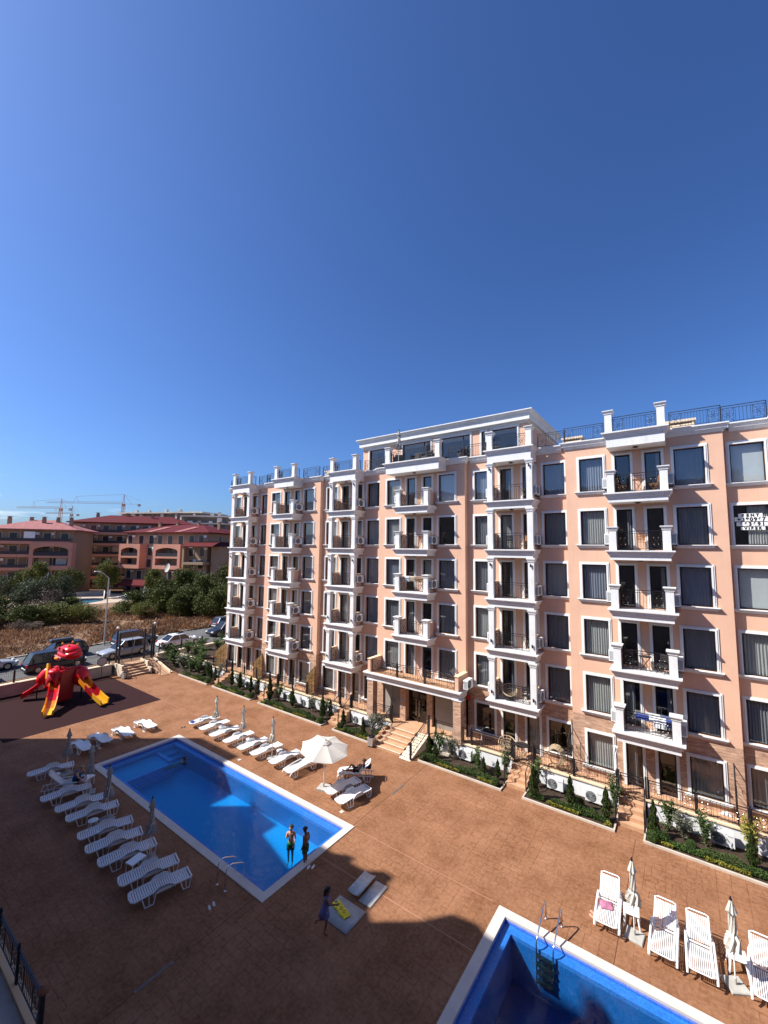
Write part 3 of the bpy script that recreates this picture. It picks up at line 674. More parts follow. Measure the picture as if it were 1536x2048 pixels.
# ---- balconies
SP = [(0,0),(.07,0),(.07,.035),(.17,.10),(.23,.10),(.23,.135),(.33,.19),(.50,.19)]
SPR = [(0,0),(.07,0),(.07,.035),(.20,.13),(.27,.13),(.27,.17),(.33,.20),(.80,.20)]
PCAP = [(0,.17),(1.03,.17),(1.03,.20),(1.07,.20),(1.14,.245),(1.17,.245),(1.17,.265),(1.22,.265)]
def colprof(h): return [(0,.17),(.0,.17),(h-.24,.17),(h-.24,.20),(h-.20,.20),(h-.12,.235),(h-.09,.235),(h-.09,.25),(h,.25)]
def balcony(j, k, x0=None, x1=None, prof=SP, kind=None):
    c = CX[j]; z = (FZ+[RZ+.25])[k]; pr = PROJ[j]; yw = YP if pr else YR
    hw = 1.5 if pr else 1.56; a = x0 if x0 is not None else c-hw; b = x1 if x1 is not None else c+hw; yf = 24.2 if pr else 24.5
    nm = 'roof_balcony' if k == 6 else 'balcony'; o0 = Vector(((a+b)/2, yw, z))-BL
    mb = MB(); w = b-a; D = yw-yf; mb.ledge(-w/2, w/2, -D, -.002, 0, prof)
    B = mb.build(nm, white, BLD, o0); s = w/2-.33; yr = -D+.46; yq = -D+.40
    mb = MB(); railing_mb(mb, 2*s-.36, 1.0 if k < 6 else .88, .08, True, .013, .12); mb.T = None
    ob('railing', mb.mesh('railing', IR), B, (-(2*s-.36)/2, yr, 0))
    if k == 6 or pr:
        me = MB(); me.post(0,0,0,PCAP); me = me.mesh('pillar', white)
        for sx in (-s, s): ob('pillar', me, B, (sx, yq, 0))
    else:
        H = 3.0-.50 if k < 5 else 3.24-.80
        me = MB(); me.post(0,0,0,colprof(H)); me = me.mesh('column', white)
        for sx in (-s, s): ob('column', me, B, (sx, yq, 0))
        me = MB(); me.cbox((0,-.19,0),(.05,.06,.09)); me.cyl(0,-.24,-.09,.10,.035,8); me = me.mesh('wall_lamp', iron)
        zl = 2.05 if k in (5,3) else .45
        for sx in (-s, s):
            if k != 4: ob('wall_lamp', me, B, (sx, yq, zl))
    if k < 6:
        mb = MB(); L = -yr-.16 
        mb.box(-.06,.06,yr+.19,-.003,0,.96)
        wm = mb.mesh('side_wall', stucco); mb = MB(); mb.box(-.085,.085,yr+.19,-.003,.96,1.0); cm = mb.mesh('side_wall_coping', cream)
        for sx in (-s-.02, s+.02): ob('side_wall', wm, B, (sx,0,0)); ob('side_wall_coping', cm, B, (sx,0,0))
    if k > 1 or pr:
        mb = MB(); mb.lathe([(.06,0),(.13,.03),(.13,.07)], (0,-D/2,-.50-.07 if k < 6 else -.87), 10); mb.build('ceiling_lamp', darkfr, B)
    if k == 6:
        mb = MB(); 
        for sx in (-s,s):
            mb.T = Matrix.Translation((sx,yq+.18,0)) @ Matrix.Rotation(PI/2,4,'Z'); railing_mb(mb, -yq-.5, .88, .08, False, .012, .12); mb.T = None
        mb.build('side_railing', IR, B)
    return B
for j in range(8):
    for k in range(1, 6):
        if j == 3 and k == 1: continue
        balcony(j, k)
    if j == 3: balcony(j, 6, -17.85, -13.05, SPR)
    else: balcony(j, 6, prof=SPR)
# wide first-floor balcony over the entrance
z = 3.93; mb = MB(); mb.ledge(-3.85,3.80,-1.5,-.002,0,[(0,0),(.08,0),(.08,.04),(.18,.12),(.25,.12),(.25,.16),(.36,.22),(.55,.22)])
EB = mb.build('entrance_balcony', white, BLD, Vector((-15.35,YP,z))-BL)
mb = MB(); mb.box(-3.50,3.50,-1.30,-.003,-.0,.012); mb.build('balcony_floor', stepm, EB)
mb = MB(); railing_mb(mb, 2.1, .9, .08, True, .013, .12); me = mb.mesh('railing', IR)
for i in range(3): ob('railing', me, EB, (-3.2+i*2.2, -1.22, .0))
mb = MB(); mb.box(-.05,.05,-.05,.05,0,.95); me = mb.mesh('railing_post', iron)
for x in (-1.05,1.15): ob('railing_post', me, EB, (x,-1.22,0))
for sx in (-3.42,3.48):
    mb = MB(); mb.box(sx-.12,sx+.12,-1.32,-.004,0,.88); mb.build('side_wall', stucco, EB)
    mb = MB(); mb.box(sx-.15,sx+.15,-1.36,-.004,.88,.93); mb.build('side_wall_coping', cream, EB)
# entrance pillars and doors
for xx in (-18.68,-11.88):
    mb = MB(); mb.box(-.26,.26,-.26,.26,0,2.52); P = mb.build('entrance_pillar', stone, BLD, Vector((xx,24.48,.8))-BL)
    mb = MB(); mb.post(0,0,2.52,[(0,.28),(.03,.28),(.06,.31),(.08,.31)]); mb.build('pillar_cap', white, P)
grp = mat('beige_panel', (.32,.285,.24), .6, .04)
mb = bmb(); mb.box(-18.45,-16.85,YP+.1,YP+.16,.8,3.4); mb.build('panel_doors', grp, BLD)
mb = bmb(); mb.box(-17.66,-17.64,YP+.085,YP+.099,.85,3.3); mb.box(-17.8,-17.76,YP+.07,YP+.099,1.8,1.95); mb.box(-17.54,-17.5,YP+.07,YP+.099,1.8,1.95); mb.build('panel_door_joint', acd, BLD)
mb = bmb(); mb.box(-14.15,-12.1,YP+.1,YP+.16,.8,3.4); mb.build('panel_wall', grp, BLD)
mb = bmb(); mb.box(-16.25,-14.75,YP+.15,YP+.2,3.2,3.4)
for xx in (-16.2,-15.5,-14.8): mb.box(xx-.05,xx+.05,YP+.12,YP+.2,.8,3.2)
mb.box(-16.2,-14.8,YP+.12,YP+.2,2.95,3.05)
ED = mb.build('entrance_door', darkfr, BLD)
mb = bmb(); mb.quad((-16.2,YP+.17,.8),(-14.8,YP+.17,.8),(-14.8,YP+.17,3.0),(-16.2,YP+.17,3.0)); mb.build('pane', glassd, ED)
mb = bmb()
for xx in (-15.62,-15.38): mb.bar((xx,YP+.04,1.2),(xx,YP+.04,2.3),.018)
mb.build('door_handle', steel, ED)
mb = bmb(); mb.box(-16.7,-16.55,YP-.33,YP-.301,2.0,2.25); mb.box(-16.68,-16.57,YP-.33,YP-.301,1.6,1.75); mb.build('intercom', acg, BLD)
al = bmb(); al.box(-11.75,-11.55,YP-.06,YP-.013,3.15,3.45); al.build('alarm_box', redp, BLD)

# ---- roof railings between the roof balconies
for j in range(8):
    a = CX[j]+(1.5 if j != 3 else 2.4); b = edges(j)[1]
    for (p, q) in ((a, b), (edges(j)[0], CX[j]-(1.5 if j != 3 else 2.4))):
        if q-p < .5: continue
        y = (YP if PROJ[j] else YR)-.12
        mb = MB(); railing_mb(mb, q-p-.04, .88, .08, True, .012, .12); ob('roof_railing', mb.mesh('roof_railing', IR), BLD, Vector((p,y,19.0))-BL)
# ---- penthouse
PX0, PX1, PY = -21.75, -7.95, 26.8
mb = bmb(); po = [('w',-21.05,-19.45,19.1,20.95),('w',-17.75,-15.2,19.1,20.95),('w',-14.3,-12.0,19.1,20.95),('d',-11.15,-10.85,19.1,20.95),('w',-10.4,-8.65,19.1,20.95)]
wall_open(mb, PX0, PX1, 18.8, 21.1, PY, po); reveals(mb, po, PY)
mb.quad((PX1,PY,18.8),(PX1,34,18.8),(PX1,34,21.1),(PX1,PY,21.1)); mb.quad((PX0,PY,18.8),(PX0,34,18.8),(PX0,34,21.1),(PX0,PY,21.1)); mb.quad((PX0,34,18.8),(PX1,34,18.8),(PX1,34,21.1),(PX0,34,21.1))
mb.build('penthouse_wall', stucco, BLD)
mb = bmb(); pr = [(0,0),(.06,0),(.06,.03),(.22,.16),(.27,.16),(.27,.20),(.33,.22),(.62,.22),(.62,.45),(.78,.45)]
rings = [[(PX0-.45+i, PY-.5+i, 21.88-dz),(PX1+.40-i, PY-.5+i, 21.88-dz),(PX1+.40-i,34.3-i,21.88-dz),(PX0-.45+i,34.3-i,21.88-dz)] for dz, i in pr]
mb.loft(rings[::-1]); mb.build('penthouse_cornice', white, BLD)
mb = bmb(); mb.box(PX0+.1,PX1-.1,PY+1.8,PY+1.9,18.85,21.1); mb.build('interior_partition', intr, BLD)
for kind,a,b,c,d in po:
    w,h = b-a,d-c; K = kit(kind,w,h); W_ = ob('penthouse_window', frame_mesh(w,h,0.25*w if w > 1.8 else None,.05), BLD, Vector(((a+b)/2,PY+.12,c))-BL)
    ob('pane', K['pane'], W_); ob('trim', K['trim'], W_, (0,-.12,0))
for (x,y,s) in ((-25.9,27.4,.9),(-5.4,27.6,1.),(-.0+.1,27.2,1.1),(9,29,1.)):
    mb = bmb(); mb.box(x-.55*s,x+.55*s,y-.4,y+.4,18.8,19.55); mb.box(x-.62*s,x+.62*s,y-.46,y+.46,19.68,19.8)
    for sx in (-.5,.5):
        for sy in (-.35,.35): mb.box(x+sx*s-.05,x+sx*s+.05,y+sy-.05,y+sy+.05,19.55,19.68)
    mb.build('chimney', capst, BLD)

# ---- terrace, beds, gates
GX = [(-36.45,-35.6),(-29.95,-28.95),(-21.7,-20.65),(-16.95,-13.6),(-8.45,-7.35),(-3.15,-2.05),(3.7,4.75)]
WX = [(-46.5+7.6,GX[0][0])]+[(GX[i][1],GX[i+1][0]) for i in range(len(GX)-1)]+[(GX[-1][1],CX[7]+3)]
tw = thing('terrace_wall', 'white rendered terrace wall with cream coping along the foot of the salmon building', 'wall', (-12,24.5,0))
TT = Matrix.Translation((12,-24.5,0))
for a,b in WX:
    mb = MB(); mb.T = TT; mb.box(a,b,24.42,24.56,0,.84); mb.build('wall_segment', white, tw)
    mb = MB(); mb.T = TT; mb.box(a-.03,b+.03,24.36,24.60,.84,.91); mb.build('coping', cream, tw)
mb = MB(); mb.box(-39,CX[7]+3,24.56,YR+.2,.6,.80); struct(mb, 'terrace_floor', stepm)
mb = MB(); mb.box(-16.95,-13.6,24.36,24.56,.6,.80); struct(mb, 'entrance_landing', stepm)
mb = MB(); bi = 0
BED = [(-41.5,GX[0][0])]+WX[1:]
for n,(a,b) in enumerate(BED):
    mb = MB(); mb.quad((a+.03,22.5,.05),(b-.03,22.5,.05),(b-.03,24.42,.07),(a+.03,24.42,.07)); o = struct(mb, 'planting_bed', soil)
    mb = MB(); mb.box(a,b,22.40,22.50,0,.09); mb.box(a,a+.07,22.5,24.4,0,.09); mb.box(b-.07,b,22.5,24.4,0,.09); struct(mb, 'bed_kerb', kerbm)
def garden_steps(x0, x1, label):
    t = thing('garden_steps', label, 'steps', ((x0+x1)/2, 23.7, 0)); w = (x1-x0)/2-.02
    for i in range(4):
        mb = MB(); mb.box(-w,w,-.62+i*.33,.72,i*.18+.001,(i+1)*.18); mb.build('step', stepm, t)
    for sx in (-w,w): pass
    return t
def gate(x0, x1, label):
    t = thing('garden_gate', label, 'gate', ((x0+x1)/2, 24.45, 0), 0, 'iron garden gates in the terrace wall'); w = (x1-x0)/2
    for sx in (-w-.02, w+.02):
        mb = MB(); mb.cbox((sx,0,.95),(.075,.075,1.9)); mb.build('gate_post', iron, t)
        mb = MB(); mb.bar((sx,-1.4,0),(sx,-1.4,1.05),.035); mb.bar((sx,-1.4,1.05),(sx,0,1.75),.022); mb.bar((sx,-1.4,.55),(sx,0,1.25),.014); mb.build('handrail', iron, t)
    mb = MB(); mb.T = Matrix.Translation((-w+.06,0,.62)); railing_mb(mb, 2*w-.12, 1.18, .35, False, .012, .12); mb.bar((.1,0,.1),(2*w-.2,0,.1),.01)
    L = 2*w-.12; mb.bar((0,0,0),(L,0,.35),.012); mb.bar((L,0,0),(0,0,.35),.012)
    mb.box(0,.03,-.015,.015,0,1.18); mb.box(L-.03,L,-.015,.015,0,1.18); mb.box(0,L,-.012,.012,0,.02); mb.build('gate_leaf', IR, t)
    return t
gl = ['nearest the street','second from the street end','left of the entrance steps',None,'right of the entrance beside the wicker hanging chair','in front of the column of square-pillared balconies at right','at the right edge of the picture']
for i,(a,b) in enumerate(GX):
    if i == 3: continue
    garden_steps(a, b, 'sandstone garden steps, '+gl[i]); gate(a, b, 'iron garden gate, '+gl[i])
# fences on the terrace wall
fl = ['at the street end','between the first two garden gates','behind the row of slim conifers left of centre','just left of the entrance steps','just right of the entrance steps','by the egg-shaped wicker chair','below the RENT window side of the building','at the far right']
for n,(a,b) in enumerate(WX):
    fence('iron terrace fence, '+fl[n], (a+.1,24.48), (b-.1,24.48), .91, .88, 2.0, name='terrace_fence', posth=.95, group='terrace fences')
# entrance stairs
t = thing('entrance_stairs', 'wide sandstone steps rising to the dark glass entrance door', 'stairs', (-15.3,23.4,0))
for i in range(5):
    mb = MB(); mb.box(-1.5,.55-.0,-1.15+i*.42,1.15,i*.155+.001,(i+1)*.155); mb.build('step', stepm, t)
mb = MB()
for i in range(5): mb.box(-1.5,.55,-1.165+i*.42,-1.11+i*.42,(i+1)*.155-.03,(i+1)*.155+.004)
mb.build('step_nosing', capst, t)
mb = MB(); mb.add([(.57,-1.3,0),(1.35,-1.3,0),(1.35,1.1,0),(.57,1.1,0),(.57,1.1,.78),(1.35,1.1,.78)],[(0,3,2,1),(0,1,5,4),(1,2,5),(0,4,3),(2,3,4,5)]); mb.build('ramp_panel', capst, t)
mb = MB(); sl = .78/2.4
for r_ in range(9):
    for c_ in range(5):
        yy = -1.1+r_*.24; xx = .68+c_*.14+(r_%2)*.05; zz = (yy+1.3)*sl+.004; mb.add([(xx,yy-.04,zz-.04*sl),(xx+.06,yy,zz),(xx,yy+.04,zz+.04*sl),(xx-.06,yy,zz)],[(0,1,2,3)])
mb.build('ramp_perforation', acd, t)
mb = MB()
for i in range(4):
    mb.box(-1.72,-1.5,-1.15+i*.42,-1.15+i*.42+.44,0,(i+1)*.155+.16)
mb.build('stepped_stringer', stepm, t)
for sx in (1.30,-1.62):
    mb = MB(); mb.box(sx-.05,sx+.05,-1.2,-1.1,0,1.0); mb.bar((sx,-1.15,1.0),(sx,1.05,1.85),.03); mb.bar((sx,-1.15,.85),(sx,1.05,1.70),.014); mb.bar((sx,-1.15,.2),(sx,1.05,1.0),.02); mb.box(sx-.06,sx+.06,.99,1.11,.0,1.95)
    for k_ in range(12):
        y_ = -1.0+k_*.17; z_ = .1+(y_+1.15)*.385; mb.bar((sx,y_,z_+.1),(sx,y_,z_+.75),.010)
    mb.build('handrail', iron, t)
# divider screens between terraces
def screen(x, label, panel=True, h=1.9):
    t = thing('divider_screen', label, 'screen', (x,24.5,.80), 0, 'iron divider screens between terraces')
    mb = MB(); L = 1.28
    mb.bar((0,0,0),(0,0,h-.4),.022); mb.bar((0,L,0),(0,L,h+.4),.022); mb.bar((0,0,h-.4),(0,L,h+.4),.022); mb.bar((0,0,h*.5),(0,L,h*.5),.014); mb.bar((0,0,.1),(0,L,.1),.014)
    for k_ in range(1,4): y_ = L*k_/4; mb.bar((0,y_,.1),(0,y_,h-.4+.8*k_/4),.011)
    mb.bar((0,0,h*.5),(0,L,h-.2),.011); mb.bar((0,L,h*.5),(0,0,h-.5),.011)
    mb.tube([(0,L/2+.16*math.cos(2*PI*k/10),h*.72+.16*math.sin(2*PI*k/10)) for k in range(10)], .012, 4, closed=True)
    mb.build('screen_lattice', iron, t)
    if panel: mb = MB(); mb.add([(-.03,.03,.03),(-.03,L-.03,.03),(-.03,L-.03,h+.34),(-.03,.03,h-.43),(-.045,.03,.03),(-.045,L-.03,.03),(-.045,L-.03,h+.34),(-.045,.03,h-.43)],[(0,1,2,3),(4,7,6,5),(0,4,5,1),(1,5,6,2),(2,6,7,3),(3,7,4,0)]); mb.build('screen_panel', screencloth, t)
screen(-38.6,'iron lattice divider screen with beige panel at the street end of the terrace'); screen(-32.4,'iron lattice divider screen with beige panel between the first two terraces'); screen(-25.5,'iron lattice divider screen with beige panel left of the entrance','x')
screen(-5.55,'dark iron lattice divider screen beside the egg-shaped wicker chair', False, 2.1); screen(1.35,'dark iron divider screen seen edge-on at the right side', False, 2.1)
# ================================================================== AIR CONDITIONERS
def make_ac(label, group):
    t = thing('air_conditioner', label, 'air conditioner', (0,0,0), 0, group)
    w,d,h = .80,.29,.56
    mb = MB(); mb.loft([[(-w/2+b,-d/2+b,z),(w/2-b,-d/2+b,z),(w/2-b,d/2-b,z),(-w/2+b,d/2-b,z)] for z,b in ((.06,.012),(.075,0),(h+.045,0),(h+.06,.012))]); mb.build('casing', acw, t)
    mb = MB(); mb.lathe([(.235,-.0),(.235,-.012),(.21,-.014)], (-.13,-d/2-.001,.06+h/2), 20, 'y'); g = mb.build('fan_opening', acd, t)
    mb = MB(); c = (-.13,-d/2-.022,.06+h/2)
    for r in (.06,.10,.14,.18,.22): mb.tube([(c[0]+r*math.cos(2*PI*k/16),c[1],c[2]+r*math.sin(2*PI*k/16)) for k in range(16)], .0055, 3, closed=True)
    for k in range(4):
        a = PI*k/4; mb.bar((c[0]-.225*math.cos(a),c[1],c[2]-.225*math.sin(a)),(c[0]+.225*math.cos(a),c[1],c[2]+.225*math.sin(a)),.006)
    mb.lathe([(.035,-.004),(.03,-.012)], c, 10, 'y'); mb.build('fan_guard', acg, t)
    
    for sx in (-1,1): mb = MB(); mb.box(min(sx*(w/2+.001),sx*(w/2+.006)),max(sx*(w/2+.001),sx*(w/2+.006)),-d/2+.04,d/2-.04,.12,.56); mb.build('side_grille', acg, t)
    mb = MB(); mb.box(.18,.36,-d/2-.004,-d/2-.001,.50,.53); mb.build('badge_strip', acg, t)
    for x_ in (-.3,.24): mb = MB(); mb.box(x_,x_+.06,-d/2,d/2,0,.06); mb.build('foot', acd, t)
    return t
FLN = ['ground','first','second','third','fourth','fifth']
def colname(j): return ['street-end stack','second stack from street end','stack left of entrance','stack above entrance','stack right of entrance','stack left of RENT window','right-edge stack'][j]
ac0 = None; skipR = {(1,3),(3,5),(3,2),(0,0)}
def put_ac(x,y,z,rz,label,group):
    global ac0
    if ac0 is None: ac0 = make_ac(label, group); ac0.location = (x,y,z); ac0.rotation_euler = (0,0,rz); return ac0
    return dup(ac0,(x,y,z),rz,label,group)
for j in range(7):
    for k in range(1,6):
        yy = 25.02 if PROJ[j] else 25.36; f = FZ[k]
        if j == 3 and k == 1: put_ac(-11.35,24.75,f+.25,PI/2,'white air conditioner on the right side of the wide balcony over the entrance','balcony air conditioners'); continue
        if (j,k) not in skipR: put_ac(CX[j]+1.43,yy,f+.24,PI/2,'white air conditioner, right side of %s floor balcony, %s'%(FLN[k],colname(j)),'balcony air conditioners')
        if j >= 3: put_ac(CX[j]-1.43,yy,f+.24,-PI/2,'white air conditioner, left side of %s floor balcony, %s'%(FLN[k],colname(j)),'balcony air conditioners')
put_ac(-8.6,29.5,19.1,PI/2,'air conditioner on the terrace roof beside the penthouse','')
for x,l in ((-33.6,'by the first garden gate from the street'),(-32.4,'second from the street end'),(-27.2,'middle of the long bed'),(-25.0,'among slim conifers left of the entrance'),(-19.6,'in the small bed just left of the entrance steps'),(-11.25,'by the green shrubs right of the entrance'),(-6.1,'just right of the gate by the wicker chair'),(-4.25,'between two slim conifers below the lattice divider'),(.75,'under the last window at the right edge')):
    put_ac(x,24.1,.12,0,'air conditioner in the flower bed, '+l,'air conditioners in the flower beds')
t = thing('meter_box', 'small white meter box on a stone plinth in the bed right of the entrance', 'meter box', (-12.6,24.15,0)); mb = MB(); mb.box(-.35,.35,-.25,.2,.05,.22); mb.build('plinth', kerbm, t); mb = MB(); mb.box(-.17,.17,-.1,.12,.22,.72); mb.build('box_body', acw, t); mb = MB(); mb.box(-.14,.14,-.105,-.101,.27,.67); mb.build('box_door', plast, t)

# ================================================================== LOUNGERS
def slat(mb, y, w, dz, z, dy=.052, th=.014, sag=.018):
    xs = [-w/2,-w/4,0,w/4,w/2]; zs = [0,-sag*.75,-sag,-sag*.75,0]; top=[];bot=[]
    r=[]
    for x,s_ in zip(xs,zs): r.append([(x,y-dy/2,z+s_-dz/2),(x,y+dy/2,z+s_+dz/2),(x,y+dy/2,z+s_+dz/2-th),(x,y-dy/2,z+s_-dz/2-th)])
    mb.loft(r)
def legframe(mb, x, ya, yb, zt, splay=.03):
    s = 1 if x > 0 else -1; xb = x+s*splay
    pts = [(x,ya,zt),(xb,ya+.10,.015),(xb,yb-.06,.015),(x,yb,zt)]
    mb.tube(pts, .024, 5); mb.bar((x,(ya+yb)/2,zt),(xb,(ya+yb)/2+.02,.02),.017)
def arm_panel(mb, x, y0, y1, z0, z1, th=.022):
    pr = [(y0,z0-.03),(y0+.10,z1-.06),(y0+.22,z1),(y1-.22,z1),(y1-.08,z1-.07),(y1,z0-.03)]
    s = 1 if x > 0 else -1
    mb.loft([[(x,y,z),(x+s*th*2.2,y,z-.004)] for y,z in pr]+[[(x+s*.045,y,z-.05),(x+s*.0,y,z-.05)] for y,z in pr[::-1]], caps=False)
    n = len(pr); mb.add([(x,y,z) for y,z in pr]+[(x+s*.012,y,z) for y,z in pr],[tuple(range(n)),tuple(range(n,2*n))[::-1]])
def lounger_flat(label, group, m=plast):
    t = thing('sun_lounger', label, 'sun lounger', (0,0,0), 0, group); W = .58
    mb = MB(); n = 26
    for i in range(n):
        y = -.93+1.83*i/(n-1); z = .345+.022*math.cos((y+.1)*3.1)+(.02 if y < -.1 else 0); w = W*(1-.25*max(0,(-.80-y)/.2)**1.5) if y < -.8 else W
        slat(mb, y, w, .0, z)
    mb.build('slatted_bed', m, t)
    mb = MB(); pts = []
    for i in range(15): y = -.90+1.84*i/14; pts.append((W/2+.01,y,.335+.022*math.cos((y+.1)*3.1)+(.02 if y < -.1 else 0)))
    L = [(-x,y,z) for x,y,z in pts]
    end = [(-W/2*.8,-.985,.355),(0,-1.01,.345),(W/2*.8,-.985,.355)]
    loop = L[::-1]+end+pts+[(W/2,.99,.33),(-W/2,.99,.33)]
    mb.tube(loop, .03, 5, closed=True); mb.build('side_rail', m, t)
    for sx in (-1,1):
        mb = MB(); arm_panel(mb, sx*(W/2+.03), -.32, .42, .33, .50); mb.build('armrest', m, t)
        for ya,yb in ((-.66,-.22),(.60,.97)):
            mb = MB(); legframe(mb, sx*(W/2+.01), ya, yb, .32); mb.build('leg', m, t)
    return t
def lounger_raised(label, group, ang=30, longi=True, m=plast):
    t = thing('sun_lounger', label, 'sun lounger', (0,0,0), 0, group); W = .58; a = R(ang); yb = .12
    def P(v): return (v if v <= yb else yb+(v-yb)*math.cos(a), .35 if v <= yb else .35+(v-yb)*math.sin(a))
    for nm,v0,v1 in (('seat',-.97,yb-.03),('backrest',yb+.02,.98)):
        mb = MB()
        if longi:
            for i in range(11):
                x = -W/2+.045+(W-.09)*i/10; (ya,za),(yc,zc) = P(v0+.05),P(v1-.05)
                mb.loft([[(x-.014,ya,za),(x+.014,ya,za),(x+.014,ya,za-.015),(x-.014,ya,za-.015)],[(x-.014,yc,zc),(x+.014,yc,zc),(x+.014,yc,zc-.015),(x-.014,yc,zc-.015)]])
        else:
            n = 14
            for i in range(n):
                v = v0+.04+(v1-v0-.08)*i/(n-1); y,z = P(v); slat(mb,y,W,.05*math.sin(a) if nm=='backrest' else 0,z,.05*(math.cos(a) if nm=='backrest' else 1))
        (ya,za),(yc,zc) = P(v0),P(v1); e = .03
        q = [(-W/2,ya,za),(-W/2,yc,zc),(-W/2+.08,P(v1+.03)[0],P(v1+.03)[1]),(W/2-.08,P(v1+.03)[0],P(v1+.03)[1]),(W/2,yc,zc),(W/2,ya,za),(W/2-.08,P(v0-.02)[0],P(v0-.02)[1]),(-W/2+.08,P(v0-.02)[0],P(v0-.02)[1])]
        mb.tube(q, .026, 5, closed=True); mb.build(nm, m, t)
    for sx in (-1,1):
        x = sx*(W/2+.07)
        mb = MB(); mb.tube([(x,-1.0,.20),(x,-.9,.33),(x,-.3,.42),(x,.25,.46),(x,.42,.36),(x,.46,.1)],[.03,.036,.034,.034,.03,.026],6); mb.build('armrest', m, t)
        for ya,yb_ in ((-.85,-.45),(.45,.85)):
            mb = MB(); legframe(mb, sx*(W/2+.04), ya, yb_, .30); mb.build('leg', m, t)
    mb = MB(); mb.tube([(-W/2-.02,.1,.27),(-W/2-.02,.98,.27),(W/2+.02,.98,.27),(W/2+.02,.1,.27)],.022,5)
    y,z = P(.7); mb.bar((-.2,y,z-.03),(-.2,.8,.27),.012); mb.bar((.2,y,z-.03),(.2,.8,.27),.012); mb.build('base_frame', m, t)
    return t
GL = 'white sun loungers in the shaded row left of the long pool'; GS = 'white sun loungers in the sunny row between the long pool and the building'
GT = 'sun loungers beyond the short far end of the long pool'; GR = 'white sun loungers beside the corner pool'
lab = ['at the far end beside the first closed parasol','','third from the far end, in front of the seated man','fourth from the far end, half behind a closed parasol','fifth from the far end, next to a round stool','sixth from the far end, just after the round stool','fourth from the camera end','third from the camera end, next to the small rectangular table','second from the camera end, after the small rectangular table','nearest the camera']
pos = [(-28.98,8.74,-14),None,(-25.7,8.47,-10),(-24.12,8.61,-13),(-22.94,8.67,-13),(-21.16,8.56,-14),(-20.0,8.46,-14),(-18.8,8.48,-13),(-17.16,8.56,-14),(-16.08,8.47,-13)]
LA = None
for p,l in zip(pos,lab):
    if p is None: continue
    l = 'shaded white slatted sun lounger, '+l
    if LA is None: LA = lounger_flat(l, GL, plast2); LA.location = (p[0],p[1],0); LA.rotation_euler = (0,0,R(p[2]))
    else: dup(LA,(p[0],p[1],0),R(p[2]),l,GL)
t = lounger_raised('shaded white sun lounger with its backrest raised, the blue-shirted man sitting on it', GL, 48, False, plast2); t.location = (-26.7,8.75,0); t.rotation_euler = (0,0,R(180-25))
LS = None
lab = ['farthest one, heaped with towels','second from the far end, beside a closed parasol','third from the far end','fourth from the far end, beside the second closed parasol','fifth from the far end','sixth from the far end, beside the third closed parasol','seventh from the far end, before the curved-arm one']
pos = [(-28.55,17.55,-11),(-27.2,17.5,-4),(-25.72,17.35,-5),(-24.26,17.4,-3),(-22.72,17.4,-4),(-21.48,17.45,-6),(-19.8,17.5,-5)]
for p,l in zip(pos,lab):
    l = 'sunlit lounger in the far row, '+l
    if LS is None: LS = lounger_flat(l, GS, plast); LS.location = (p[0],p[1],0); LS.rotation_euler = (0,0,R(p[2]))
    else: dup(LS,(p[0],p[1],0),R(p[2]),l,GS)
t = lounger_raised('sunlit white lounger with long curved armrests left of the open parasol', GS, 12, False); t.location = (-18.34,17.4,0); t.rotation_euler = (0,0,R(-6))
for x,y,a,l in ((-15.04,17.3,-12,'sunlit white sun lounger half in parasol shade, beside the sunbather'),(-14.13,17.05,-9,'sunlit white sun lounger with its foot end toward the camera, right of the open parasol')): dup(LS,(x,y,0),R(a),l,GS)
SBL = lounger_raised('white lounger with raised backrest carrying the sunbather behind the open parasol', GS, 42, False); SBL.location = (-15.35,18.75,0); SBL.rotation_euler = (0,0,R(-58))
for (x,y,a,l) in ((-31.1,14.66,94,'right-hand one, in full sun'),(-31.0,13.19,93,'second from the right, partly lit'),(-31.15,11.9,96,'third from right, at the shadow edge'),(-30.9,10.78,95,'left-hand one, fully in shade')): dup(LS,(x,y,0),R(a),'lounger beyond the far end of the long pool, '+l,GT)
LR = None
for (x,y,a,l) in ((-2.72,17.45,3,'with a mauve cloth on its seat'),(-1.1,17.3,-1,'with a parasol shadow across its back'),(-.18,17.35,2,'left of the second closed parasol'),(1.36,17.5,-2,'cut off by the right edge of the picture')):
    l = 'raised-back lounger beside the corner pool, '+l
    if LR is None: LR = lounger_raised(l, GR, 30, True); LR.location = (x,y,0); LR.rotation_euler = (0,0,R(a))
    else: dup(LR,(x,y,0),R(a),l,GR)

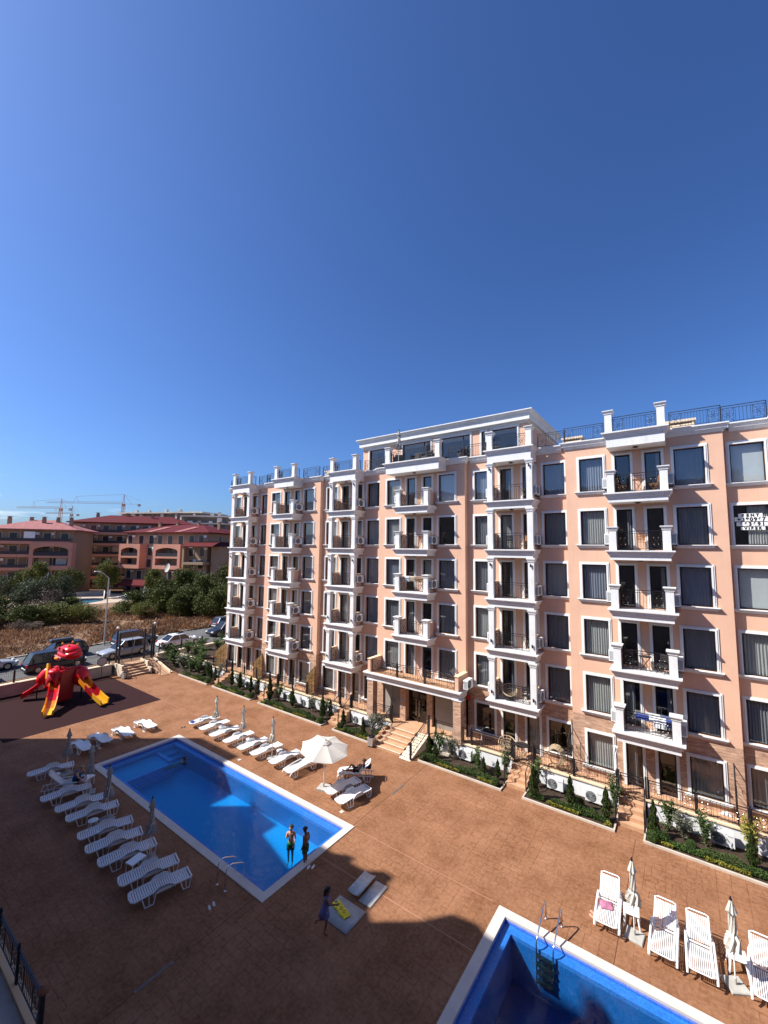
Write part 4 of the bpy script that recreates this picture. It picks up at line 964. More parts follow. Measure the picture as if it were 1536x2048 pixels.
# ================================================================== PARASOLS, TABLES
def star(r, n=8, k=2, amp=.35, ph=0, z=0, cx=0, cy=0):
    return [(cx+r*(1-amp*(i%2)+(.1*math.sin(i*2.3+ph)))*math.cos(2*PI*i/(2*n)+ph), cy+r*(1-amp*(i%2)+(.1*math.sin(i*2.3+ph)))*math.sin(2*PI*i/(2*n)+ph), z) for i in range(2*n)]
def parasol_closed(label, group, m, square=True, H=2.4):
    t = thing('closed_parasol', label, 'parasol', (0,0,0), 0, group)
    mb = MB(); mb.cyl(0,0,.06,H-.05,.02,8); mb.build('pole', polem, t)
    mb = MB()
    if square: mb.post(0,0,0,[(0,.27),(.05,.27),(.07,.25)]); mb.cyl(0,0,.07,.22,.035,8)
    else: mb.lathe([(.25,0),(.25,.05),(.05,.10),(.035,.22)],(0,0,0),14)
    mb.build('base', conc, t)
    mb = MB(); k = H/2.4; rr = []
    for z,r,a,cx in ((2.36,.02,.1,0),(2.30,.04,.2,0),(2.06,.11,.3,.0),(2.02,.125,.35,.0),(2.015,.07,.3,0),(1.75,.075,.3,.01),(1.5,.085,.35,.02),(1.42,.07,.3,.01),(1.36,.12,.4,.0),(1.12,.15,.45,-.02),(1.0,.16,.55,-.03),(.98,.05,.3,0)):
        rr.append(star(r*(1.25 if z > 1.4 else 1.45),8,2,a,z*1.4,z*k,cx,cx*.6))
    mb.loft(rr[::-1]); mb.build('canopy', m, t)
    mb = MB(); mb.lathe([(.035,0),(.04,.03),(.02,.09),(.01,.12)],(0,0,2.34*k),8); mb.build('finial', iron, t)
    return t
GU = 'closed parasols standing between the loungers'
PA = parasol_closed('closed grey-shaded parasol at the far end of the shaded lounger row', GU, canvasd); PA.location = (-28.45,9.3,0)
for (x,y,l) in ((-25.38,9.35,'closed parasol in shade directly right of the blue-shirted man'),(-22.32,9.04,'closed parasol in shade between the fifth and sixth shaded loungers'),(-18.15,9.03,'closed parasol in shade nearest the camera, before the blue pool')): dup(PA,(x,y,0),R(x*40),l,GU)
PB = parasol_closed('closed beige parasol in the sunny row, farthest one beside the towels', GU, canvas); PB.location = (-26.75,17.3,0)
for (x,y,l) in ((-23.71,17.32,'closed beige parasol in the sunny row, middle one'),(-20.8,17.34,'closed beige parasol in the sunny row, the one closest to the open parasol'),(-1.92,16.99,'closed cream parasol on a square slab beside the lounger with the mauve cloth'),(.63,16.95,'closed cream parasol on a square slab by the right picture edge')): dup(PB,(x,y,0),R(x*50),l,GU)
t = thing('open_parasol', 'large open cream parasol shading the sunbather beside the long pool', 'parasol', (-16.08,16.94,0), .3)
mb = MB(); mb.cyl(0,0,.06,2.42,.022,10); mb.build('pole', polem, t)
mb = MB(); mb.post(0,0,0,[(0,.3),(.08,.3),(.10,.28)]); mb.cyl(0,0,.1,.28,.04,10); mb.build('base', conc, t)
n = 8; Rr = 1.34; tilt = Matrix.Translation((0,0,2.08)) @ Matrix.Rotation(R(7),4,'Y') @ Matrix.Rotation(R(4),4,'X')
mb = MB(); mb.T = tilt; vs = [(0,0,.30)]; fs = []; sub = 6; rings = [.2,.45,.7,.88,1.0]
for ri,q in enumerate(rings):
    for i in range(n*sub):
        s_ = (i%sub)/sub; edge = abs(s_-.5)*2; a = 2*PI*i/(n*sub)
        r = Rr*q*(math.cos(PI/n)/math.cos((s_-.5)*2*PI/n))*(1-(.035*(1-edge**2) if q == 1 else 0)); z = .30-.36*q**1.25-(.045*(1-edge**2))*q
        vs.append((r*math.cos(a),r*math.sin(a),z))
N_ = n*sub
for i in range(N_): fs.append((0,1+i,1+(i+1)%N_))
for ri in range(len(rings)-1):
    for i in range(N_): a_ = 1+ri*N_; fs.append((a_+i,a_+N_+i,a_+N_+(i+1)%N_,a_+(i+1)%N_))
mb.add(vs,fs); mb.build('canopy', canvas, t)
mb = MB(); mb.T = tilt; mb.lathe([(.02,.40),(.16,.36),(.30,.28)],(0,0,0),8,caps=False); mb.build('vent_cap', canvas, t)
mb = MB(); mb.T = tilt; mb.lathe([(.03,.38),(.035,.43),(.01,.47)],(0,0,0),8); mb.build('finial', acg, t)
for k_ in range(8):
    a = 2*PI*k_/8; mb = MB(); mb.T = tilt; mb.bar((.03*math.cos(a),.03*math.sin(a),.25),(Rr*.97*math.cos(a),Rr*.97*math.sin(a),-.075),.009); mb.build('rib', acg, t)
mb = MB()
for k_ in range(40): a = k_*PI/2+random.random()*.2; 
ribm = mat('canopy_seam', (.55,.50,.42), .8, 0)
def stool(label, group='', m=plast, r=.2, h=.42):
    t = thing('round_stool_table', label, 'side table', (0,0,0), 0, group)
    mb = MB(); mb.lathe([(r*.9,0),(r,.012),(r,.03),(r*.96,.036),(r*.3,.034)],(0,0,h-.036),18); mb.build('table_top', m, t)
    mb = MB()
    for k_ in range(8): a = 2*PI*k_/8+.2; mb.cbox((.11*math.cos(a),.11*math.sin(a),h-.001+.002),(.03,.03,.004))
    mb.build('top_vents', acg, t)
    for k_ in range(4):
        a = PI/4+k_*PI/2; mb = MB(); mb.tube([(r*.75*math.cos(a),r*.75*math.sin(a),h-.03),(r*.95*math.cos(a),r*.95*math.sin(a),0)],[.035,.022],6); mb.build('leg', m, t)
    return t
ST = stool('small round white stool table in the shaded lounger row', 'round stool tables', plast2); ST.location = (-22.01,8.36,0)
for (x,y,l) in ((-27.93,8.65,'small white stool table half hidden behind the raised backrest in the shaded row'),(-26.37,17.52,'small white stool table beside the farthest beige closed parasol'),(-23.31,17.51,'small white stool table beside the middle beige closed parasol'),(-20.53,17.7,'small white stool table with dark slots, in the sunny row before the open parasol'),(-15.95,18.15,'small white stool table at the feet of the sunbather')): dup(ST,(x,y,0),x,l,'round stool tables')
for (x,y,l) in ((-2.04,17.5,'small square white plastic table behind the closed parasol next to the mauve cloth lounger'),(.73,17.6,'small square white plastic table behind the closed parasol at right')):
    t = thing('plastic_table', l, 'side table', (x,y,0), .1, 'square plastic tables')
    mb = MB(); mb.loft([[(-s,-s,z),(-s*.8,-s*1.05,z),(s*.8,-s*1.05,z),(s,-s,z),(s,s,z),(-s,s,z)] for s,z in ((.22,.42),(.235,.43),(.235,.455),(.22,.465))]); mb.build('table_top', plast, t)
    for sx in (-1,1):
        for sy in (-1,1): mb = MB(); mb.tube([(sx*.19,sy*.19,.43),(sx*.21,sy*.21,.2),(sx*.24,sy*.24,0)],[.045,.03,.024],6); mb.build('leg', plast, t)
for (x,y,l,rz) in ((-17.95,8.42,'small rectangular white table between two shaded loungers',.25),(-26.15,9.5,'low white table beside the seated man',.5)):
    t = thing('low_table', l, 'side table', (x,y,0), rz)
    mb = MB(); mb.box(-.20,.20,-.30,.30,.42,.46); mb.build('table_top', plast, t)
    for sx in (-.17,.17):
        for sy in (-.27,.27): mb = MB(); mb.bar((sx,sy,0),(sx,sy,.42),.022); mb.build('leg', plast2, t)
# towels, slippers and mats
blackc_ = mat('navy_towel', (.02,.02,.05), .9, .2, 8)
def cloth(name, label, cat, cx, cy, cz, w, d, h, m, seed, rz=0):
    rnd = random.Random(seed); n = 9; vs = []; fs = []
    for i in range(n+1):
        for j_ in range(n+1):
            u,v = i/n*2-1, j_/n*2-1; r = 1-.18*rnd.random()*max(abs(u),abs(v)); zz = h*max(.04,(1-max(abs(u),abs(v))**2))*(.5+.6*rnd.random())
            vs.append((u*w/2*r, v*d/2*r, zz))
    for i in range(n):
        for j_ in range(n): a = i*(n+1)+j_; fs.append((a,a+n+1,a+n+2,a+1))
    mb = MB(); mb.add(vs,fs); o = mb.build(name, m, None, (cx,cy,cz), True, rz); mod = o.modifiers.new('sub','SUBSURF'); mod.levels = 1; mod.render_levels = 1
    s_ = o.modifiers.new('solid','SOLIDIFY'); s_.thickness = .012
    return tag(o, label, cat)
cloth('crumpled_cloth','crumpled mauve cloth lying on the lounger by the corner pool','cloth',-2.78,17.3,.37,.48,.40,.12,pinkc,1,.4)
cloth('towel','white towel heaped on the farthest sunny lounger','towel',-28.65,17.2,.37,.45,.5,.16,towelw,2,.2)
cloth('towel','dark towel beside the white one on the farthest sunny lounger','towel',-28.75,16.75,.37,.35,.3,.10,towelb,3,.1)
cloth('towel','dark towel draped over the raised backrest behind the sunbather','towel',-14.82,19.08,.66,.62,.5,.05,blackc_,4,-1.0)
blackc_d = 0
mt = mat('grey_mat', (.42,.40,.37), .7, .15, 3, .15, 30); mt2 = mat('light_mat', (.62,.58,.52), .6, .18, 6, .15, 30)
def matobj(label, c, sx, sy, rz, m, lift=0, curl=0, z=.03):
    n = 10; vs = []; fs = []
    for i in range(n+1):
        for k_ in (0,1):
            u = i/n*2-1; vs.append((u*sx, (k_*2-1)*sy, z+lift*(k_ if not curl else 1)+curl*u*u))
    for i in range(n): a = i*2; fs.append((a,a+2,a+3,a+1))
    mb = MB(); mb.add(vs,fs); o = mb.build('gym_mat', m, None, (c[0],c[1],0), True, rz); s_ = o.modifiers.new('solid','SOLIDIFY'); s_.thickness = .03; return tag(o, label, 'mat')
matobj('large grey mat lying flat under the yellow float', (-10.18,11.85), .60,.52, 0, mt)
matobj('light stained mat with black corner feet, the right-hand one', (-9.85,13.15), .27,.55, .03, mt2)
matobj('light grey mat propped up above the other mats', (-10.35,13.1), .24,.55, .05, mt2, .0, .05, .17)
# yellow float
mb = MB(); mb.loft([[(-.36,-.14+.02*abs(i-4)/4,.0+.02),( .36,-.14,.02),(.36,.14,.02),(-.36,.14,.02)] if 0 else [(-.40+.8*i/8, -.15-.015*math.sin(i*1.5), .035),(-.40+.8*i/8,-.12,.035+.05*(1 if 0<i<8 else .3)),(-.40+.8*i/8,.12,.035+.05*(1 if 0<i<8 else .3)),(-.40+.8*i/8,.15+.015*math.sin(i*1.3),.035)] for i in range(9)])
t = thing('wet_floor_sign', 'yellow folded caution board lying flat on the grey mat', 'caution board', (-10.32,11.9,.03), -.28)
mb.build('board', yelv, t)
mb = MB(); mb.box(-.36,-.28,-.045,.045,.084,.088); mb.build('handle_slot', acd, t)
og = mat('ochre_print', (.45,.20,.02), .5, 0); mb = MB()
for x_ in (-.18,.02,.2): mb.tube([(x_+.05*math.cos(2*PI*k/8),.06*math.sin(2*PI*k/8),.088) for k in range(8)], .012, 4, closed=True)
mb.build('print', og, t)
def slippers(x,y,rz,m,label):
    t = thing('flip_flops', label, 'flip-flops', (x,y,.0), rz)
    for s_,o_ in ((-1,.0),(1,.08)):
        mb = MB(); mb.loft([[(s_*.08+dx*w_, yy+o_, z_) for dx in (-1,1) for yy in (0,)] for w_,yy0,z_ in ()] or [[(s_*.08+w_*math.cos(2*PI*k/10)*.045, o_+w_*math.sin(2*PI*k/10)*.12, z_) for k in range(10)] for w_,z_ in ((1,.003),(1.05,.012),(1,.022))]); mb.build('sole', m, t)
        mb = MB(); mb.tube([(s_*.08-.035,o_-.01,.02),(s_*.08,o_+.05,.045),(s_*.08+.035,o_-.01,.02)],.008,5); mb.build('strap', m, t)
    return t
slippers(-14.08,9.3,1.2,mt2,'light grey flip-flops beside the near pool ladder'); slippers(-12.62,12.65,.3,plast,'white and dark flip-flops on the coping behind the standing boy')
slippers(-3.15,17.05,1.1,mat('pink_rubber',(.75,.35,.28),.5,.05),'salmon pink flip-flops left of the mauve cloth lounger'); slippers(-16.0,17.35,1.4,iron,'dark flip-flops behind the open parasol base')
slippers(-29.2,16.35,.9,iron,'dark flip-flops by the farthest sunny lounger')

# ================================================================== PEOPLE (facing local +y)
def person(label, loc, rz, H, J, sk, hair=hairm, hairlen=.0, tiltx=0, clothes=(), lying=False):
    t = thing('person', label, 'person', loc, rz)
    D = dict(pelvis=(0,0,.53),belly=(0,0,.61),chest=(0,-.005,.72),neck=(0,-.005,.825),nk2=(0,.0,.86),head=(0,.012,.915),top=(0,.008,.955),
      shL=(-.095,-.01,.80),shR=(.095,-.01,.80),elL=(-.125,-.02,.64),elR=(.125,-.02,.64),wrL=(-.13,.02,.49),wrR=(.13,.02,.49),
      hipL=(-.05,0,.50),hipR=(.05,0,.50),knL=(-.055,.01,.28),knR=(.055,.01,.28),anL=(-.055,-.01,.045),anR=(.055,-.01,.045),toL=(-.065,.085,.015),toR=(.065,.085,.015))
    D.update(J); rad = dict(pelvis=.075,belly=.068,chest=.078,neck=.040,nk2=.033,head=.060,top=.045,sh=.042,el=.024,wr=.016,hip=.058,kn=.034,an=.020,to=.017)
    names = list(D); V = [Vector(D[n])*H for n in names]; ix = {n:i for i,n in enumerate(names)}
    E = [('pelvis','belly'),('belly','chest'),('chest','neck'),('neck','nk2'),('nk2','head'),('head','top'),('chest','shL'),('chest','shR'),('shL','elL'),('elL','wrL'),('shR','elR'),('elR','wrR'),('pelvis','hipL'),('pelvis','hipR'),('hipL','knL'),('knL','anL'),('anL','toL'),('hipR','knR'),('knR','anR'),('anR','toR')]
    ed = [(ix[a],ix[b]) for a,b in E]; rr = []
    for n in names: rr.append(rad.get(n, rad.get(n[:2], rad.get(n[:3], .03)))*H)
    for s_ in 'LR':                                        # hands: palm, four fingers and a thumb
        w_ = Vector(D['wr'+s_])*H; e_ = Vector(D['el'+s_])*H; d_ = (w_-e_).normalized(); sd = d_.cross(Vector((0,1,.2))); sd = (sd if sd.length > .1 else Vector((1,0,0))).normalized(); nn = d_.cross(sd).normalized()
        V.append(w_+d_*.045*H); rr.append(.019*H); pi_ = len(V)-1; ed.append((ix['wr'+s_],pi_))
        for q,(o_,l_) in enumerate(((-.018,.036),(-.006,.044),(.006,.041),(.018,.032))):
            V.append(V[pi_]+d_*.022*H+sd*o_*H); rr.append(.0065*H); ed.append((pi_,len(V)-1))
            V.append(V[-1]+d_*(l_-.015)*H+nn*.010*H+sd*o_*.2*H); rr.append(.0048*H); ed.append((len(V)-2,len(V)-1))
        V.append(w_+d_*.025*H+sd*.028*H+nn*.006*H); rr.append(.0065*H); ed.append((pi_,len(V)-1))
    me = bpy.data.meshes.new('body'); me.from_pydata([tuple(v) for v in V], ed, []); me.materials.append(sk)
    o = ob('body', me, t); md = o.modifiers.new('Skin','SKIN'); md.use_smooth_shade = True; md.branch_smoothing = .4
    for i,sv in enumerate(me.skin_vertices[0].data): sv.radius = (rr[i],rr[i]*(.72 if i in (ix['chest'],ix['belly'],ix['pelvis']) else 1)); sv.use_root = (i == ix['pelvis'])
    o.modifiers.new('Sub','SUBSURF').levels = 2; o.modifiers['Sub'].render_levels = 2
    hd = Vector(D['head'])*H; tp = Vector(D['top'])*H; nk = Vector(D['nk2'])*H; up = (tp-nk).normalized(); fw_ = Vector((0,1,0))-up*up.y; fw_ = (fw_ if fw_.length > .1 else Vector((0,0,1))).normalized(); si = fw_.cross(up).normalized()
    Mh = Matrix.Translation(hd) @ Matrix((si,fw_,up)).transposed().to_4x4()
    mb = MB(); mb.T = Mh; k = H
    rings = []                                             # hair cap wraps the back and the top of the skull
    for i in range(8):
        a = i/7*PI*.62; r_ = .068*k*math.sin(a)+.002; rings.append([(r_*math.cos(2*PI*q/14)*.92, -.010*k+r_*math.sin(2*PI*q/14)-(.02*k*(i/7)), .022*k+.058*k*math.cos(a)+(.045*k*(i/7)**2 if math.sin(2*PI*q/14) > .3 else 0)) for q in range(14)])
    mb.loft(rings); 
    if hairlen: mb.tube([(0,-.06*k,.01*k),(0,-.075*k,-.05*k),(.01*k,-.07*k,-hairlen*k)],[.045*k,.04*k,.015*k],8)
    mb.build('hair', hair, t, smooth=True)
    mb = MB(); mb.T = Mh
    for sx in (-.022,.022): mb.sphere((sx*k,.054*k,.004*k),.0075*k,6,4)
    mb.box(-.016*k,.016*k,.052*k,.057*k,-.034*k,-.030*k); mb.build('eyes_and_mouth', acd, t)
    mb = MB(); mb.T = Mh; mb.add([(-.008*k,.055*k,-.016*k),(.008*k,.055*k,-.016*k),(0,.072*k,-.016*k),(0,.056*k,.006*k)],[(0,1,2),(0,2,3),(1,3,2)])
    for sx in (-.058,.058): mb.sphere((sx*k,-.002*k,-.002*k),.014*k,6,5,(.4,.8,1.2))
    mb.build('nose_and_ears', sk, t)
    for nm,pts,m in clothes:
        mb = MB()
        for chain in pts: mb.tube([Vector(D[a] if isinstance(a,str) else a)*H for a,_ in chain],[r_*H for _,r_ in chain],12)
        mb.build(nm, m, t, smooth=True)
    return t
olive = mat('olive_cloth',(.09,.10,.045),.8,.15,10); greenc = mat('green_cloth',(.01,.16,.05),.7,.1,10); bluec = mat('blue_vest_cloth',(.015,.10,.25),.8,.12,10); dressm = mat('lilac_blue_dress',(.16,.16,.34),.8,.35,14); blackc = mat('black_cloth',(.015,.014,.018),.7,.1,8)
def fl(dr): return Matrix.Rotation(0,4,'Z')
person('barefoot boy in olive shorts standing on the pool edge looking down at the water', (-13.02,12.75,-.17), R(100), 1.52,
  dict(head=(0,.035,.905),top=(0,.055,.94),nk2=(0,.01,.855),wrL=(-.10,.05,.50),wrR=(.10,.05,.50),anL=(-.04,-.01,.045),anR=(.04,-.01,.045),knL=(-.045,.01,.28),knR=(.045,.01,.28),toL=(-.045,.085,.02),toR=(.045,.085,.02)), skin1, hairm, 0,
  clothes=[('shorts',[[((0,0,.57),.085),((0,0,.50),.095)],[('hipL',.066),((-.052,.005,.36),.058)],[('hipR',.066),((.052,.005,.36),.058)]],olive)])
person('boy in green shorts standing waist-deep in the pool with one hand raised', (-14.45,13.25,-.98), R(-150), 1.62,
  dict(elR=(.11,.05,.68),wrR=(.04,.16,.80),elL=(-.13,.02,.66),wrL=(-.13,.12,.60)), skin2, hairm, .06,
  clothes=[('shorts',[[((0,0,.57),.085),((0,0,.50),.092)],[('hipL',.064),((-.052,.005,.38),.056)],[('hipR',.064),((.052,.005,.38),.056)]],greenc)])
person('girl in a lilac dress running barefoot beside the mats', (-10.19,10.93,0), R(-54), 1.46,
  dict(belly=(0,.02,.61),chest=(0,.045,.72),neck=(0,.06,.825),nk2=(0,.065,.86),head=(0,.085,.915),top=(0,.09,.955),shL=(-.09,.045,.80),shR=(.09,.045,.80),elR=(.13,.12,.70),wrR=(.10,.24,.69),elL=(-.13,.0,.66),wrL=(-.10,.10,.60),
   knR=(.045,.06,.29),anR=(.04,.0,.05),toR=(.04,.09,.015),knL=(-.05,.03,.28),anL=(-.055,-.19,.24),toL=(-.06,-.22,.15)), skin1, hairm, .16,
  clothes=[('dress',[[((0,.05,.81),.070),((0,.045,.72),.084),((0,.02,.61),.078),((0,.0,.50),.100),((0,-.01,.38),.128)]],dressm)])
person('seated grey-haired man in a blue vest on a shaded lounger', (-26.35,9.2,-.36), R(-62), 1.74,
  dict(pelvis=(0,-.10,.42),belly=(0,-.09,.50),chest=(0,-.03,.61),neck=(0,.03,.70),nk2=(0,.05,.73),head=(0,.085,.775),top=(0,.10,.81),shL=(-.11,.01,.68),shR=(.11,.01,.68),elL=(-.13,.10,.56),elR=(.13,.10,.56),wrL=(-.05,.20,.50),wrR=(.05,.20,.50),
   hipL=(-.06,-.07,.41),hipR=(.06,-.07,.41),knL=(-.08,.17,.45),knR=(.08,.17,.45),anL=(-.08,.17,.25),anR=(.08,.17,.25),toL=(-.08,.25,.22),toR=(.08,.25,.22)), skin2, hairb, 0,
  clothes=[('vest',[[((0,-.01,.68),.075),((0,-.03,.61),.094),((0,-.08,.51),.10),((0,-.10,.43),.10)]],bluec),('shorts',[[((0,-.10,.45),.098),((0,-.08,.40),.09)],[('hipL',.07),((-.075,.10,.44),.056)],[('hipR',.07),((.075,.10,.44),.056)]],blackc)])
# sunbather on the raised lounger: head towards +y of the lounger, bent knees
LH = 1.68; Lm = Matrix.Translation((-15.35,18.75,0)) @ Matrix.Rotation(R(-58),4,'Z')
person('dark-skinned sunbather reclining with bent knees under the open parasol', (-15.35,18.75,0), R(-58), LH,
  dict(pelvis=(0,.02,.265),belly=(0,.08,.305),chest=(0,.155,.385),neck=(0,.225,.46),nk2=(0,.245,.485),head=(0,.275,.54),top=(0,.29,.58),shL=(-.095,.20,.44),shR=(.095,.20,.44),elL=(-.15,.10,.36),elR=(.15,.10,.36),wrL=(-.06,.01,.34),wrR=(.08,.02,.33),
   hipL=(-.05,-.01,.26),hipR=(.05,-.01,.26),knL=(-.06,-.17,.40),knR=(.06,-.22,.27),anL=(-.06,-.27,.245),anR=(.06,-.42,.245),toL=(-.06,-.34,.25),toR=(.06,-.45,.30)), skin1, hairm, 0,
  clothes=[('swim_shorts',[[((0,.06,.285),.08),((0,.0,.262),.082)],[('hipL',.062),((-.055,-.08,.32),.052)],[('hipR',.062),((.055,-.10,.265),.052)]],blackc)])
person('dark-haired swimmer low in the water by the pool entry steps', (-24.88,14.1,-.72), R(-30), 1.5,
  dict(pelvis=(0,-.25,.32),belly=(0,-.18,.34),chest=(0,-.09,.37),neck=(0,.0,.42),nk2=(0,.015,.44),head=(0,.03,.49),top=(0,.03,.53),shL=(-.10,-.03,.40),shR=(.10,-.03,.40),elL=(-.18,.05,.38),elR=(.18,.05,.38),wrL=(-.14,.18,.38),wrR=(.14,.18,.38),
   hipL=(-.05,-.28,.31),hipR=(.05,-.28,.31),knL=(-.07,-.46,.26),knR=(.07,-.46,.26),anL=(-.06,-.62,.22),anR=(.06,-.62,.22),toL=(-.06,-.70,.2),toR=(.06,-.70,.2)), skin1, hairm)

# ================================================================== THINGS ON BALCONIES AND TERRACES
def chair(label, m, rz=0, loc=(0,0,0), group='balcony chairs'):
    t = thing('balcony_chair', label, 'chair', loc, rz, group)
    mb = MB()
    for i in range(5): mb.box(-.2,.2,-.2+i*.085,-.2+i*.085+.06,.42,.44)
    mb.build('seat', m, t); mb = MB()
    for i in range(4): mb.box(-.2,.2,.20+i*.012,.22+i*.012,.52+i*.09,.58+i*.09)
    mb.bar((-.19,.19,.42),(-.19,.25,.90),.014); mb.bar((.19,.19,.42),(.19,.25,.90),.014); mb.build('backrest', m, t)
    for sx in (-.19,.19):
        mb = MB(); mb.bar((sx,-.2,0),(sx,.2,.43),.014); mb.build('leg', m, t); mb = MB(); mb.bar((sx,.2,0),(sx,-.2,.43),.014); mb.build('leg', m, t)
    return t
def table(label, m, loc, r=.28, h=.70, group='balcony tables'):
    t = thing('bistro_table', label, 'table', loc, 0, group)
    mb = MB(); mb.lathe([(r,0),(r,.025)],(0,0,h-.025),16); mb.build('table_top', m, t)
    for s_ in (-1,1):
        mb = MB(); mb.bar((-.22*s_,-.14,0),(.22*s_,-.14,h-.03),.014); mb.bar((-.22*s_,.14,0),(.22*s_,.14,h-.03),.014); mb.build('leg', m, t)
    return t
darkp = mat('dark_furniture', (.03,.025,.025), .6, .1)
CT = chair('wooden folding chair at the left of the top balcony beside the RENT window column', woodm, 1.2, (CX[5]-.75,24.95,FZ[5]))
for (j,k,dx,rz,m,l) in ((5,5,.75,-1.2,woodm,'wooden folding chair at the right of the top balcony left of the RENT window'),(5,4,.05,.1,woodm,'pale wooden chair on the fourth-floor balcony left of the RENT window'),(5,2,-.6,.6,darkp,'dark metal chair at the left of the second-floor balcony left of the RENT window'),(5,2,.7,-.5,darkp,'dark metal chair at the right of the second-floor balcony left of the RENT window'),(4,4,-.2,.4,darkp,'dark chair on the fourth-floor balcony right of the entrance'),(4,4,.7,-.6,woodm,'brown folding chair on the fourth-floor balcony right of the entrance'),(3,4,.5,.5,woodm,'wooden chair on the fourth-floor balcony above the entrance'),(2,5,.5,.2,darkp,'dark office chair on the top balcony left of the entrance'),(0,2,.5,.3,darkp,'dark chair on the second-floor balcony at the street end'),(1,1,.0,.5,darkp,'dark chair on the first-floor pillared balcony near the street end'),(4,1,.6,.3,darkp,'dark chair on the first-floor balcony right of the entrance')):
    yy = 24.98 if PROJ[j] else 25.3; chair(l, m, rz, (CX[j]+dx,yy,FZ[k]))
table('round wooden bistro table on the top balcony left of the RENT window', woodm, (CX[5]+.05,24.98,FZ[5]))
table('small round dark table on the second-floor balcony left of the RENT window', darkp, (CX[5],25.0,FZ[2]))
table('brown table with a tray on the top balcony left of the entrance', woodm, (CX[2]-.3,25.3,FZ[5]))
def dryrack(label, loc, cl):
    t = thing('drying_rack', label, 'drying rack', loc)
    mb = MB(); 
    for sx in (-.8,.8):
        mb.bar((sx,-.2,0),(sx,.2,.92),.012); mb.bar((sx,.2,0),(sx,-.2,.92),.012)
    for y in (-.2,-.1,0,.1,.2): mb.bar((-.8,y,.92),(.8,y,.92),.008)
    mb.build('rack_frame', galv, t)
    for (x0,x1,y,zl,m) in cl:
        mb = MB(); n = 8; vs = []
        for s_ in (-1,1):
            for i in range(n+1): vs.append((x0+(x1-x0)*i/n, y+s_*.02+.008*math.sin(i*2.1), .935))
            for i in range(n+1): vs.append((x0+(x1-x0)*i/n, y+s_*.045+.015*math.sin(i*1.7+s_), .93-zl*(1 if s_ < 0 else .7)))
        q = n+1; fs = []
        for i in range(n): fs += [(i,i+1,q+i+1,q+i),(2*q+i,3*q+i,3*q+i+1,2*q+i+1),(i,2*q+i,2*q+i+1,i+1)]
        mb.add(vs,fs); mb.build('hung_towel', m, t, smooth=True)
    return t
dryrack('drying rack with white and blue towels on a first-floor balcony', (CX[5]+.25,24.98,FZ[1]), [(-.75,-.2,-.12,.3,towelb),(-.35,.25,.12,.42,towelw),(.0,.5,-.12,.55,towelw),(.3,.78,.08,.5,towelb)])
dryrack('drying rack with pale and tan towels on the third-floor balcony above the entrance', (CX[3],24.9,FZ[3]+.12), [(-.8,-.3,-.15,.35,towelw),(-.25,.1,-.15,.32,capst),(.15,.8,-.15,.38,towelt)])
cloth('cloth_bundle','pale cloth bundle on the side wall of the third-floor balcony above the entrance','cloth',CX[3]+1.2,25.0,FZ[3]+1.0,.3,.5,.14,capst,9)
# wicker seats
def papasan(label, loc, r=.42):
    t = thing('papasan_chair', label, 'chair', loc, .4)
    mb = MB()
    for q in (.35,.6,.8,1.0): mb.tube([(r*q*math.cos(2*PI*k/18),r*q*math.sin(2*PI*k/18)*.95,.35+.22*q*q+.25*q*math.sin(2*PI*k/18)) for k in range(18)], .016 if q < 1 else .025, 5, closed=True)
    for k in range(12): a = 2*PI*k/12; mb.bar((0,0,.35),(r*math.cos(a),r*math.sin(a)*.95,.57+.25*math.sin(a)),.010)
    mb.build('basket', wick, t); mb = MB(); mb.lathe([(.26,0),(.27,.02),(.15,.33)],(0,0,0),12,caps=False); mb.build('stand', darkp, t); return t
papasan('dark round papasan chair on the first-floor balcony right of the entrance', (CX[4]-.35,25.3,FZ[1]))
papasan('round pale wicker papasan chair on the terrace by the second gate right of the entrance', (-9.0,25.0,.8), .5)
t = thing('terrace_table', 'small round black-topped table on the terrace right of the pale papasan chair', 'table', (-8.15,25.0,.8)); mb = MB(); mb.lathe([(.38,0),(.38,.03)],(0,0,.70),18); mb.build('table_top', darkp, t)
for k in range(3): a = 2*PI*k/3; mb = MB(); mb.bar((.3*math.cos(a),.3*math.sin(a),0),(-.1*math.cos(a),-.1*math.sin(a),.7),.014); mb.build('leg', plast, t)
t = thing('hanging_egg_chair', 'egg-shaped wicker hanging chair with a round opening on its arched stand', 'hanging chair', (-6.25,25.0,.8))
mb = MB()
for i in range(9):
    q = i/8; mb.tube([((.30+.16*q)*math.cos(2*PI*k/18), -.30+.42*q, .72+(.42+.13*q)*math.sin(2*PI*k/18)-.05*q) for k in range(18)], .016, 4, closed=True)
for k in range(18): a = 2*PI*k/18; mb.bar((.30*math.cos(a),-.30,.72+.42*math.sin(a)),(.46*math.cos(a),.12,.67+.55*math.sin(a)),.008)
mb.build('basket', wick, t)
mb = MB(); mb.tube([(0,.3,0),(0,.42,.9),(0,.38,1.6),(0,.1,1.95),(0,-.1,1.85),(0,-.1,1.25)],[.025]*5+[.01],6); mb.tube([(.45*math.cos(2*PI*k/16),.1+.4*math.sin(2*PI*k/16),.02) for k in range(16)], .02, 5, closed=True); mb.build('stand', iron, t)
t = thing('clothes_airer', 'thin white folding clothes airer on the terrace right of the entrance', 'clothes airer', (-11.0,25.0,.8)); mb = MB()
for s_ in (-.4,.4): mb.bar((s_,-.25,0),(s_,.2,.95),.012); mb.bar((s_,.25,0),(s_,-.2,.95),.012)
for y in (-.2,0,.2): mb.bar((-.4,y,.95),(.4,y,.95),.009)
mb.bar((-.8,-.1,1.1),(-.4,-.2,.95),.01); mb.bar((.8,.1,1.15),(.4,.2,.95),.01); mb.build('airer_frame', plast, t)
